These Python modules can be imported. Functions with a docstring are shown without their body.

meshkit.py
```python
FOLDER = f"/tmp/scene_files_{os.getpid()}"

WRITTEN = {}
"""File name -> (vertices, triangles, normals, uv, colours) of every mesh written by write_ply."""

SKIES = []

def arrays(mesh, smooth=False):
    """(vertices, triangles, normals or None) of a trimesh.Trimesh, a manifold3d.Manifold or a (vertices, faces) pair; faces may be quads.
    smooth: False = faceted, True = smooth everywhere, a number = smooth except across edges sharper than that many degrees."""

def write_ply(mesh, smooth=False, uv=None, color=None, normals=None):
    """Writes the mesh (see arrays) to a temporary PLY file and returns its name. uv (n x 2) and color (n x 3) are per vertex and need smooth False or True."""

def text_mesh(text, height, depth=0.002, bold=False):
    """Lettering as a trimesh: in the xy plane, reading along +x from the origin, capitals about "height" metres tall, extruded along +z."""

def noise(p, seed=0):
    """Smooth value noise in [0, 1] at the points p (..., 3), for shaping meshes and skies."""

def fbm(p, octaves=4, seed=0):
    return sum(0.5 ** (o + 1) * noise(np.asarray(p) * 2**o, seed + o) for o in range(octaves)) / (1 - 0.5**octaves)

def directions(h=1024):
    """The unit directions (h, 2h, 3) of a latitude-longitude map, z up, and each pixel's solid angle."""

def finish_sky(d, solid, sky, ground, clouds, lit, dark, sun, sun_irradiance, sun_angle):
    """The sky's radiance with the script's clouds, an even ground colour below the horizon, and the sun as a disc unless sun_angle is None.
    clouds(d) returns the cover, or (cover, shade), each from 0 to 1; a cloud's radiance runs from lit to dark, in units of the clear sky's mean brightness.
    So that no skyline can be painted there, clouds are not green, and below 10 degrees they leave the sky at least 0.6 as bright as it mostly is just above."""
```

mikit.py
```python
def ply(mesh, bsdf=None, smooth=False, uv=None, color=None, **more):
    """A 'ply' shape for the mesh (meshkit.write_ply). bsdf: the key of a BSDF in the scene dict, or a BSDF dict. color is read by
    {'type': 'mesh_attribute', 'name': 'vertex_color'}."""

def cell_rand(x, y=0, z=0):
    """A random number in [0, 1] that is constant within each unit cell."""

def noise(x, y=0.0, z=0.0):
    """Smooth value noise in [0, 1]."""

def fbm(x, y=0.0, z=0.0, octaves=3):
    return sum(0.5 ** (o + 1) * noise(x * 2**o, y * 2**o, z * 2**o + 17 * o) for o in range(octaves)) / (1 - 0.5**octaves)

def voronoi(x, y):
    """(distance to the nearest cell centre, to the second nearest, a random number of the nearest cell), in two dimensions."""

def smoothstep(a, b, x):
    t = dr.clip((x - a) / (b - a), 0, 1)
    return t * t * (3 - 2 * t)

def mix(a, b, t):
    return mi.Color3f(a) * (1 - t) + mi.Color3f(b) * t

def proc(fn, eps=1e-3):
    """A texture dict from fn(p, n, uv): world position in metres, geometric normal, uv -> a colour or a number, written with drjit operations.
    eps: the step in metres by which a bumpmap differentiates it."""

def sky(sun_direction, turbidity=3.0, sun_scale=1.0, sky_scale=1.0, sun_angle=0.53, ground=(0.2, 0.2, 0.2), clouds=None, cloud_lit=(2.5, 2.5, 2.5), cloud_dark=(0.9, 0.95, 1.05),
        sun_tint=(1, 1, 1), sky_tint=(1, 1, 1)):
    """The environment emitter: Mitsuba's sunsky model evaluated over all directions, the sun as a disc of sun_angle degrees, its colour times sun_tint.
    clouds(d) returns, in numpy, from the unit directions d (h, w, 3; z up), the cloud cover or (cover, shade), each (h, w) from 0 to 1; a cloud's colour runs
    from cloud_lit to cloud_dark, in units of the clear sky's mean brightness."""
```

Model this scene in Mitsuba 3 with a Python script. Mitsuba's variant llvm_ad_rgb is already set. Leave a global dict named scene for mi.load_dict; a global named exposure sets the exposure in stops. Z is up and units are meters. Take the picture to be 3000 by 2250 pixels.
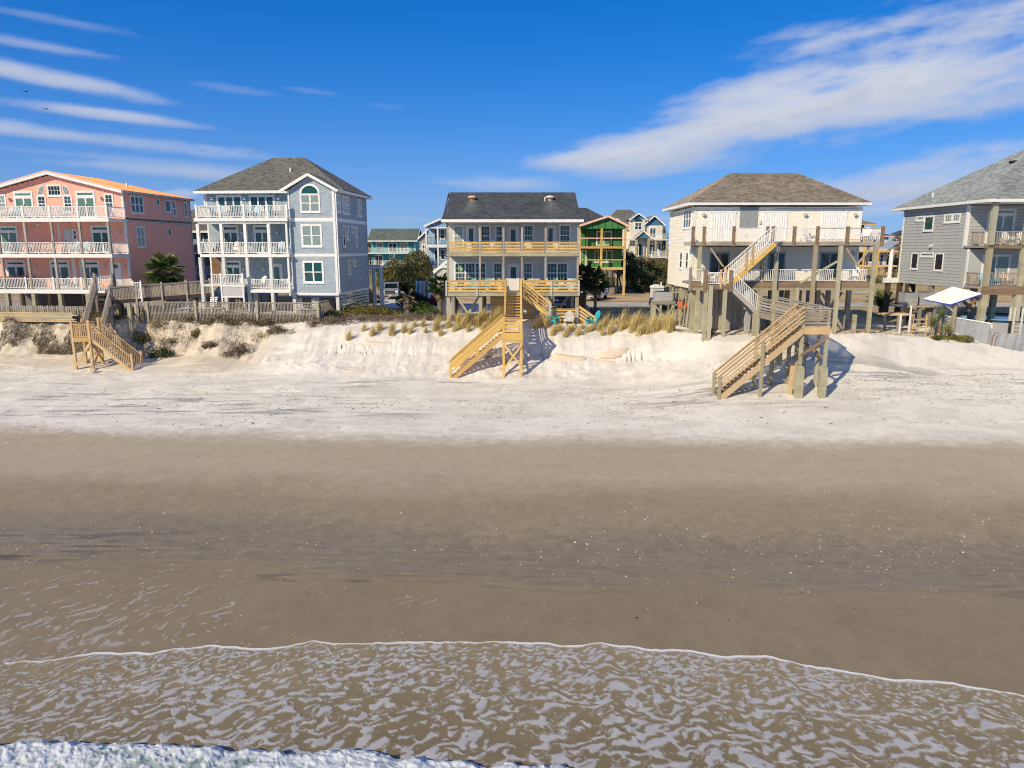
import math, random
import numpy as np
import trimesh
import drjit as dr
import mitsuba as mi
import mikit, meshkit

T = mi.ScalarTransform4f
scene, labels, used = {}, {}, {}
rnd = random.Random(7)
rng = np.random.default_rng(11)

# ------------------------------------------------------------------ camera, sky, exposure
CAM = (0.0, 0.0, 10.6)
PITCH = math.radians(10.8)
scene['camera'] = {
    'type': 'perspective', 'fov': 71.6, 'fov_axis': 'x', 'near_clip': 0.1, 'far_clip': 9000.0,
    'to_world': T().look_at(origin=list(CAM), target=[0, math.cos(PITCH), CAM[2] - math.sin(PITCH)], up=[0, 0, 1])}
exposure = 1.55


def _ss(a, b, x):
    t = np.clip((x - a) / (b - a), 0, 1)
    return t * t * (3 - 2 * t)


# cloud bands: azimuth, elevation (degrees), half length, half thickness, tilt, density, base shade
BANDS = [
    (-29.5, 14.0, 5.0, .34, -3, .36, .2), (-31.5, 12.5, 5.0, .34, -2, .50, .2), (-32.0, 10.7, 8.0, .66, -6, .85, .25), (-28.0, 8.7, 7.0, .42, -3, .78, .35),
    (-28.0, 7.1, 13.0, .60, -3.5, .80, .35), (-23.0, 5.3, 9.5, .55, -2, .70, .45), (-27.0, 6.0, 9.0, .3, -2, .4, .6), (-20.5, 11.0, 3.5, .3, -4, .20, .3), (-15, 11.2, 2.0, .2, -4, .15, .3), (-9.5, 10.4, 1.5, .2, -3, .10, .3),
    (-.8, 4.9, 5.5, .85, -2, .80, .50), (-24.5, 3.7, 1.4, .40, 8, .5, .25), (-8, 2.2, 3, .25, 0, .25, .6),
    (31.0, 4.7, 9.5, 1.9, 6, 1.0, .55), (29.0, 2.6, 8.0, .40, 3, .50, .55), (12, 2.3, 5, .22, 2, .3, .6),
    (5.5, 6.7, 6.0, .8, 6, .85, .50), (11.5, 7.3, 9.0, 2.0, 10, 1.0, .50), (17.5, 9.0, 9.0, 3.0, 13, 1.0, .40), (24.5, 10.8, 10.0, 3.8, 8, 1.0, .32),
    (32.0, 11.7, 10.0, 3.7, 2, 1.0, .28), (41.0, 11.5, 12.0, 3.8, 0, 1.0, .28), (37.0, 16.6, 7.0, .8, 4, .5, .2), (22.5, 13.6, 3.5, .7, 8, .5, .2)]


def clouds(d):
    az = np.degrees(np.arctan2(d[..., 0], d[..., 1]))
    el = np.degrees(np.arcsin(np.clip(d[..., 2], -1, 1)))
    q = np.stack([az * .11, el * .55, az * 0], -1)
    wob = meshkit.fbm(q, 5, 3) - .5
    tl = np.radians(np.where(az > 0, 11, -4))
    ua, va = az * np.cos(tl) + el * np.sin(tl), el * np.cos(tl) - az * np.sin(tl)
    fine = meshkit.fbm(np.stack([ua * .28 + wob * 3, va * 2.6 + wob * 4, az * 0], -1), 6, 9) - .5      # fibres along the wind
    puff = meshkit.fbm(np.stack([ua * .8, va * 1.6, az * 0], -1), 6, 19) - .5
    cover, shade, tot = np.zeros_like(az), np.zeros_like(az), np.full_like(az, 1e-6)
    for a, e, L, W, tilt, dens, base in BANDS:
        c, s = math.cos(math.radians(tilt)), math.sin(math.radians(tilt))
        u, v = (az - a) * c + (el - e) * s, -(az - a) * s + (el - e) * c
        f = 1 - (u / L) ** 2 * .9 - np.where(v > 0, v / (W * 1.15), v / (W * .9)) ** 2 + wob * 1.5 + fine * .75 + puff * .45
        m = _ss(-.10, 1.35, f) * dens * .96
        sh = np.clip(base + .5 * _ss(.6, -.8, v / W) + fine * .9 + puff * .5 - .1, 0, 1)
        shade += m * sh
        tot += m
        cover = 1 - (1 - cover) * (1 - m * .93)
    far = _ss(50, 75, np.abs(az)) * _ss(2, 8, el)      # the rest of the sky carries thin streaks of the same kind
    more = far * _ss(.44, .68, meshkit.fbm(np.stack([az * .05, el * .3, az * 0], -1), 5, 5)) * .7
    cover = np.maximum(cover, more)
    low = .58 * np.exp(-(np.maximum(el, 0) / 6.5) ** 1.4)                 # pale air towards the horizon, all round
    sh = np.where(tot > .02, shade / tot, .35)
    both = 1 - (1 - cover) * (1 - low)
    return np.clip(both, 0, .97), (cover * sh + (both - cover) * .75) / np.maximum(both, 1e-6)


scene['daylight'] = mikit.sky((-0.551, -0.657, 0.515), turbidity=2.2, sun_scale=1.15, sky_scale=1.2, sky_tint=(.02, .50, 1.17),
                              clouds=clouds, cloud_lit=(3.7, 3.75, 4.0), cloud_dark=(2.35, 2.65, 3.4), sun_tint=(.94, 1.0, 1.05), ground=(.3, .27, .22))

# ------------------------------------------------------------------ helpers


def num(key):
    n = used.get(key, 0)
    used[key] = n + 1
    return key if n == 0 else f'{key}_{n:03d}'


def label(key, text, cat=None, group=None, kind=None):
    e = {}
    if text: e['label'] = text
    if cat: e['category'] = cat
    if group: e['group'] = group
    if kind: e['kind'] = kind
    labels[key] = e


def thing(name, text, cat, group=None):
    key = num(name)
    label(key, text, cat, group)
    return key


def ref(m):
    return {'type': 'ref', 'id': m}


def put(key, mesh, m, smooth=False, world=None, **kw):
    d = mikit.ply(mesh, m, smooth=smooth, **kw)
    if world is not None: d['to_world'] = world
    scene[key] = d
    return key


def part(parent, name, mesh, m, smooth=False, world=None, **kw):
    return put(num(parent + '__' + name), mesh, m, smooth, world, **kw)


BOXV = np.array([[x, y, z] for x in (0, 1) for y in (0, 1) for z in (0, 1)], float)
BOXF = np.array([[0, 1, 3], [0, 3, 2], [4, 6, 7], [4, 7, 5], [0, 4, 5], [0, 5, 1], [2, 3, 7], [2, 7, 6], [0, 2, 6], [0, 6, 4], [1, 5, 7], [1, 7, 3]])


class MB:
    """Collects boxes, beams and free polygons; one mesh."""

    def __init__(self):
        self.v, self.f, self.n = [], [], 0

    def raw(self, v, f):
        v = np.asarray(v, float); f = np.asarray(f, int)
        self.v.append(v); self.f.append(f + self.n); self.n += len(v)
        return self

    def box(self, x0, x1, y0, y1, z0, z1):
        lo, hi = np.minimum([x0, y0, z0], [x1, y1, z1]), np.maximum([x0, y0, z0], [x1, y1, z1])
        return self.raw(lo + BOXV * (hi - lo), BOXF)

    def beam(self, p, q, w, h, up=(0, 0, 1)):
        p, q = np.asarray(p, float), np.asarray(q, float)
        d = q - p; L = np.linalg.norm(d); d /= L
        a = np.cross(d, up)
        if np.linalg.norm(a) < 1e-6: a = np.cross(d, (0, 1, 0))
        a /= np.linalg.norm(a); b = np.cross(a, d)
        c = BOXV - [0, .5, .5]
        return self.raw(p + c[:, :1] * d * L + c[:, 1:2] * a * w + c[:, 2:] * b * h, BOXF)

    def prism(self, pts, axis, a, b):
        """polygon pts (2D) extruded along axis 0/1/2 from a to b; fan triangulated by earcut."""
        from shapely.geometry import Polygon
        m = trimesh.creation.extrude_polygon(Polygon(pts), 1.0, engine='earcut')
        v = np.array(m.vertices)
        o = {0: [2, 0, 1], 1: [0, 2, 1], 2: [0, 1, 2]}[axis]
        v[:, 2] = a + v[:, 2] * (b - a)
        return self.raw(v[:, o], m.faces)

    def tube(self, pts, radii, sides=6):
        p = np.asarray(pts, float); r = np.broadcast_to(np.asarray(radii, float), len(p))
        t = np.gradient(p, axis=0); t /= np.linalg.norm(t, axis=1, keepdims=True) + 1e-9
        up = np.array([0, 0, 1.0]) if abs(t[0, 2]) < .9 else np.array([1.0, 0, 0])
        a = np.cross(t, up); a /= np.linalg.norm(a, axis=1, keepdims=True) + 1e-9
        b = np.cross(a, t)
        th = np.arange(sides) * 2 * np.pi / sides
        v = (p[:, None] + r[:, None, None] * (np.cos(th)[None, :, None] * a[:, None] + np.sin(th)[None, :, None] * b[:, None])).reshape(-1, 3)
        f, n = [], len(p)
        for i in range(n - 1):
            for k in range(sides):
                k2 = (k + 1) % sides
                f += [[i * sides + k, i * sides + k2, (i + 1) * sides + k2], [i * sides + k, (i + 1) * sides + k2, (i + 1) * sides + k]]
        v = np.vstack([v, p[:1], p[-1:]])
        for k in range(sides):
            k2 = (k + 1) % sides
            f += [[n * sides, k2, k], [n * sides + 1, (n - 1) * sides + k, (n - 1) * sides + k2]]
        return self.raw(v, f)

    def mesh(self):
        return np.vstack(self.v), np.vstack(self.f)


VARIANTS = {'new_wood': [(.66, .45, .17), (.52, .34, .13), (.60, .42, .20)], 'tan_wood': [(.58, .42, .24), (.48, .33, .17), (.52, .38, .22)],
            'grey_wood': [(.40, .365, .315), (.27, .235, .19), (.33, .31, .275)], 'treated_wood': [(.42, .39, .28), (.33, .29, .20), (.36, .35, .26)],
            'glass': [(.02, .06, .065), (.008, .03, .036), (.05, .085, .085)], 'glass_teal': [(.02, .085, .075), (.03, .07, .075), (.06, .11, .10)]}
grain = random.Random(41)


def vary(m):
    """boards and panes differ from piece to piece"""
    return f'{m}_{grain.randint(0, 2)}' if m in VARIANTS and grain.random() < .62 else m


class Frame:
    """A thing's own axes: x along its front, y away from the sea, z up; placed in the world by origin and turn."""

    def __init__(self, x, y, yaw=0.0, z=0.0):
        self.w = T().translate([x, y, z]).rotate([0, 0, 1], yaw)
        t = math.radians(yaw)
        self.R = np.array([[math.cos(t), -math.sin(t), 0], [math.sin(t), math.cos(t), 0], [0, 0, 1]])
        self.o = np.array([x, y, z], float)

    def at(self, p):
        return self.R @ np.asarray(p, float) + self.o

    def box(self, parent, name, x0, x1, y0, y1, z0, z1, m):
        key = num(parent + '__' + name)
        m = vary(m)
        c = [(x0 + x1) / 2, (y0 + y1) / 2, (z0 + z1) / 2]
        s = [max(abs(x1 - x0), 1e-3) / 2, max(abs(y1 - y0), 1e-3) / 2, max(abs(z1 - z0), 1e-3) / 2]
        scene[key] = {'type': 'cube', 'to_world': self.w @ T().translate(c) @ T().scale(s), 'bsdf': ref(m)}
        return key

    def beam(self, parent, name, p, q, w, h, m, up=(0, 0, 1)):
        key = num(parent + '__' + name)
        m = vary(m)
        p, q = np.asarray(p, float), np.asarray(q, float)
        d = q - p; L = np.linalg.norm(d); d /= L
        a = np.cross(d, up)
        if np.linalg.norm(a) < 1e-6: a = np.cross(d, (0, 1, 0))
        a /= np.linalg.norm(a); b = np.cross(a, d); c = (p + q) / 2
        M = np.eye(4); M[:3, 0], M[:3, 1], M[:3, 2], M[:3, 3] = d * L / 2, -a * w / 2, b * h / 2, c
        scene[key] = {'type': 'cube', 'to_world': self.w @ T(M.tolist()), 'bsdf': ref(m)}
        return key

    def add(self, parent, name, mb, m, smooth=False, **kw):
        mesh = mb.mesh() if isinstance(mb, MB) else mb
        return part(parent, name, mesh, m, smooth, self.w, **kw)


# ------------------------------------------------------------------ materials
def paint(name, c, rough=.6, spec=.4, **kw):
    base = c if isinstance(c, dict) else {'type': 'rgb', 'value': list(c)}
    scene[name] = {'type': 'twosided', 'bsdf': {'type': 'principled', 'base_color': base, 'roughness': rough, 'specular': spec, **kw}}
    return name


def leafy(name, rough=.55, trans=.0):
    scene[name] = {'type': 'twosided', 'bsdf': {'type': 'principled', 'base_color': {'type': 'mesh_attribute', 'name': 'vertex_color'}, 'roughness': rough, 'specular': .3}}
    return name


def board(c, amt=.35, sx=1.2, sz=9., warm=(1.05, 1.0, .92)):
    """weathered timber: broad tone changes plus streaks"""
    def fn(p, n, uv):
        k = mikit.fbm(p.x * 1.3, p.y * 1.3, p.z * 2.1, 3)
        g = mikit.noise(p.x * sx + p.y * 3.1, p.y * 1.7, p.z * sz)
        t = (k - .5) * 1.2 + (g - .5) * .5
        f = 1 + amt * t
        return mi.Color3f(c) * f * mikit.mix((1, 1, 1), warm, dr.clip(k * 1.6 - .4, 0, 1))
    return mikit.proc(fn)


def paintwork(c, amt=.10):
    def fn(p, n, uv):
        k = mikit.fbm(p.x * .5, p.y * .5, p.z * .8, 3)
        g = mikit.noise(p.x * 2.5, p.y * 2.5, p.z * 11.)
        run = mikit.smoothstep(.62, .80, mikit.fbm(p.x * 2.2, p.y * 2.2, p.z * .35, 3)) * mikit.smoothstep(.4, .6, k)      # salt and rain runs
        return mi.Color3f(c) * (1 + amt * ((k - .5) * 2.4 + (g - .5) - 1.1 * run))
    return mikit.proc(fn)


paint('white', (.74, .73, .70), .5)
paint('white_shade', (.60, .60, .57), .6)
paint('trim_grey', (.46, .46, .45), .6)
paint('new_wood', board((.62, .415, .125), .35), .65, .2)
paint('tan_wood', board((.54, .38, .21), .4), .7, .2)
paint('grey_wood', board((.335, .30, .25), .5), .8, .15)
paint('treated_wood', board((.37, .335, .235), .5, warm=(.95, 1.02, .93)), .8, .15)
paint('dark_wood', (.085, .065, .05), .8, .15)
paint('brown_wood', board((.22, .155, .105), .6), .75, .2)
paint('glass', (.012, .045, .05), .04, .6)
paint('glass_teal', (.012, .065, .062), .05, .6); paint('tinted_glass', (.008, .012, .016), .08, .2)
paint('glass_blind', (.22, .28, .26), .12, .6)
paint('glass_green', (.10, .20, .15), .08, .6)
for m_, cs_ in VARIANTS.items():
    for i_, c_ in enumerate(cs_): paint(f'{m_}_{i_}', c_, *((.05, .6) if 'glass' in m_ else (.75, .15)))
paint('siding_gap', (.21, .22, .215), .8)
paint('dark', (.02, .02, .022), .6)
paint('interior', (.05, .05, .05), .9, .1)
paint('metal_grey', (.30, .32, .33), .4, .5)
paint('steel', (.5, .52, .53), .35, .5, metallic=.7)
paint('black_metal', (.02, .02, .02), .4)
paint('turquoise', (.03, .39, .50), .45)
paint('pale_blue', (.36, .58, .68), .5)
paint('navy', (.03, .08, .17), .5)
paint('orange', (.62, .17, .07), .6)
paint('maroon', (.16, .03, .04), .5)
leafy('leaf')
leafy('grass', .8)


def roof_fn(p, n, uv):
    """asphalt shingles: short tabs in courses, tone by tab; uv.x picks the roof's own colour"""
    base = dr.select(uv.x < .15, mi.Color3f(.060, .066, .073), dr.select(uv.x < .35, mi.Color3f(.125, .125, .112), dr.select(uv.x < .55, mi.Color3f(.185, .158, .122),
           dr.select(uv.x < .75, mi.Color3f(.205, .225, .215), mi.Color3f(.11, .135, .115)))))
    row = dr.floor(p.z * 9.5)
    along = dr.select(dr.abs(n.x) > dr.abs(n.y), p.y, p.x)
    tab = mikit.cell_rand(dr.floor(along * 3.2 + mikit.cell_rand(row) * 7), row)
    fr = p.z * 9.5 - row
    k = mikit.fbm(p.x * .6, p.y * .6, p.z * .6, 3)
    f = (.72 + .5 * tab) * (.82 + .36 * k) * dr.select(fr < .14, .72, 1.)
    drip = dr.maximum(dr.exp(-dr.square((p.x + 3.12) / (.25 + (14.4 - p.z) * .35))), dr.exp(-dr.square((p.x - 2.98) / (.25 + (14.4 - p.z) * .35)))) * mikit.smoothstep(12.9, 14.0, p.z) * mikit.smoothstep(14.6, 14.3, p.z)
    drip = drip * dr.select(uv.x < .15, 1., 0.) * (.4 + .6 * mikit.noise(p.x * 5., p.z * 1.5, 0.))
    return mikit.mix(base * f * 1.15, (.23, .24, .23), drip * .55)            # mineral wash below the two turbine vents


scene['roof'] = {'type': 'twosided', 'bsdf': {'type': 'principled', 'base_color': mikit.proc(roof_fn), 'roughness': .92, 'specular': .15}}
ROOF = {'black': .05, 'green_grey': .25, 'brown': .45, 'grey': .65, 'dark_green': .9}


def roof_part(fr, parent, name, mb, tone, **kw):
    v, f = mb.mesh() if isinstance(mb, MB) else mb
    tri = v[f].reshape(-1, 3)                                   # no shared vertices: every face flat
    return part(parent, name, (tri, np.arange(len(tri)).reshape(-1, 3)), 'roof', False, fr.w, uv=np.full((len(tri), 2), ROOF[tone]), **kw)

# ------------------------------------------------------------------ the ground: one sheet from the sea to the horizon
CX = np.array([-60, -36, -29, -26, -22.6, -20, -17.5, -14, -9.6, 0, 7.2, 11, 13.5, 16, 20, 24, 27, 31, 36, 60.])
TOEY = np.array([53.8, 53.6, 53.5, 53.2, 52.3, 51.6, 48.6, 47.2, 46.9, 46.3, 46.2, 45, 43.9, 43.8, 44.3, 45, 45.6, 46.2, 46.8, 47.5])
TOEZ = np.array([2.7, 2.72, 2.76, 2.8, 2.95, 2.85, 2.35, 2.27, 2.12, 1.82, 1.82, 2.15, 2.4, 2.45, 2.6, 2.69, 2.7, 2.75, 2.75, 2.7])
CRY = np.array([56.2, 56.0, 55.6, 55.2, 54.8, 54.7, 54.6, 53.8, 53, 52.2, 52.0, 50, 47.6, 47.2, 47.7, 48.0, 48.4, 48.6, 48.8, 49.])
CRZ = np.array([5.2, 5.2, 5.2, 5.15, 5.05, 5.05, 5.1, 5.15, 5.2, 5.25, 5.1, 4.9, 4.85, 4.85, 4.9, 4.95, 4.7, 4.35, 3.6, 3.4])
PT = ([0, .22, .45, .62, .72, 1], [0, .14, .36, .62, .88, 1], [0, .30, .48, .53, .75, 1], [0, .27, .42, .53, .80, 1], [0, .15, .5, .8, 1], [0, .08, .5, .87, 1])
WXS = np.array([-60, -20, -13.2, -10.5, -8.1, -6.2, -4.8, 0, 2.8, 5.3, 7.6, 9.6, 11.5, 13.4, 60])
WYS = np.array([16.6, 16.8, 16.85, 17.2, 17.52, 17.66, 17.74, 17.78, 17.62, 17.32, 16.72, 16.22, 15.8, 15.38, 12.])


def shore(x):
    return np.interp(x, WXS, WYS)


def ground(x, y, detail=True):
    x, y = np.asarray(x, float), np.asarray(y, float)
    P = np.stack([x, y, x * 0], -1)
    ty, tz, cy, cz = (np.interp(x, CX, a) for a in (TOEY, TOEZ, CRY, CRZ))
    left, right = 1 - _ss(-20, -17, x), _ss(9, 15, x)
    mid = 1 - left - right
    if detail:
        ty = ty + (meshkit.fbm(P * [.35, 0, 0], 4, 21) - .5) * (1.5 * left + .8 * mid + .5 * right)
        cy = cy + (meshkit.fbm(P * [.6, 0, 0], 4, 22) - .5) * (1.8 * left + .5 * mid + .3 * right)
    pw = 2.0 - 1.0 * _ss(5, 13, x)
    rise = np.clip((y - 36) / np.maximum(ty - 36, 1), 0, 1) ** pw
    beach = np.where(y < 36, np.interp(y, [-5, 0, 17.5, 36], [-.9, -.75, 0, .96]), .96 + (tz - .96) * rise)
    t = (y - ty) / (cy - ty)
    if detail: t = t + (meshkit.fbm(P * [.9, .15, 0], 4, 23) - .5) * (.16 * left + .10 * mid + .05 * right) * _ss(0, .2, t) * _ss(1, .8, t)
    tc = np.clip(t, 0, 1)
    h = left * np.interp(tc, PT[0], PT[1]) + mid * np.interp(tc, PT[2], PT[3]) + right * np.interp(tc, PT[4], PT[5])
    lot = cz + (4.65 - cz) * _ss(1, 10, y - cy)
    z = np.where(t <= 0, beach, np.minimum(beach, tz) + (cz - np.minimum(beach, tz)) * h)
    z = np.where(t >= 1, lot, z)
    if detail:
        face = _ss(-.1, .15, t) * _ss(1.3, .95, t)
        z = z + face * (meshkit.fbm(P * [1.1, 1.4, 1], 5, 24) - .5) * (.55 * left + .16 * mid + .10 * right)
        z = z + face * left * (meshkit.fbm(P * [2.6, .7, 1], 3, 27) - .5) * .35
        gul = np.abs(meshkit.fbm(P * [4.5, .6, 1], 4, 25) - .5)                      # gullies down the fresh scarp
        lowr = _ss(.44, .56, meshkit.fbm(P * [.22, 0, 0], 3, 35))
        z = z - mid * (.15 + .85 * lowr) * _ss(.36, .48, t) * _ss(.62, .52, t) * np.clip(.06 - gul, 0, 1) * 5.0
        z = z - mid * _ss(.40, .47, t) * _ss(.56, .49, t) * .14 * lowr * _ss(.45, .6, meshkit.fbm(P * [5., 1.5, 1], 3, 36))
        z = z + mid * _ss(.02, .12, t) * _ss(.45, .2, t) * (meshkit.fbm(P * [2.4, 2.8, 1], 4, 37) - .5) * .20
        dry = _ss(34, 38, y) * _ss(.05, -.1, t)
        z = z + dry * ((meshkit.fbm(P * 1.6, 4, 26) - .5) * .07 + (meshkit.fbm(P * [.25, .9, 1], 3, 28) - .5) * .12)
        z = z - dry * .10 * _ss(.54, .60, meshkit.fbm(P * [.12, .9, 1], 3, 29)) * _ss(42, 44, y)
        back = _ss(1, 1.2, t) * _ss(66, 62, y)
        z = z + back * (meshkit.fbm(P * .5, 3, 30) - .5) * .22
        low = _ss(22, 25, y + .05 * x) * _ss(29, 26, y + .05 * x)
        z = z + low * (meshkit.fbm(P * [.35, 2.2, 1], 3, 31) - .5) * .05
    # pads and cuts of the lots
    return np.where((y > 66), np.minimum(z, 4.65), z)


def axis(*segs):
    out = []
    for a, b, s in segs: out.append(np.arange(a, b, s))
    return np.concatenate(out)


gx = np.concatenate([[-6000, -2500, -1000, -500, -250, -150, -100, -70], axis((-54, -44, 1.), (-44, -24, .15), (-24, -16, .1), (-16, 9, .06), (9, 46, .15), (46, 58, 1.)), [58, 75, 100, 150, 250, 500, 1000, 2500, 6000]])
gy = np.concatenate([[-60, -30, -10, 0, 5], axis((8, 40, .25), (40, 43.5, .16), (43.5, 46.8, .10), (46.8, 52, .07), (52, 57, .10), (57, 66, .25), (66, 130, 4)), [130, 160, 220, 320, 500, 900, 1800, 3500, 7000]])
GX, GY = np.meshgrid(gx, gy)
GZ = ground(GX, GY)
nx, ny = len(gx), len(gy)
ii = (np.arange(ny - 1)[:, None] * nx + np.arange(nx - 1)[None]).ravel()
GF = np.stack([ii, ii + 1, ii + nx + 1, ii + nx], 1)


def sand_zone(p):
    """beach coordinate: metres inland, following the slightly oblique wet lines"""
    wob = mikit.fbm(p.x * .10, p.y * .06, 0., 4) - .5
    return p.y + .050 * p.x + wob * 3.2


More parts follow.
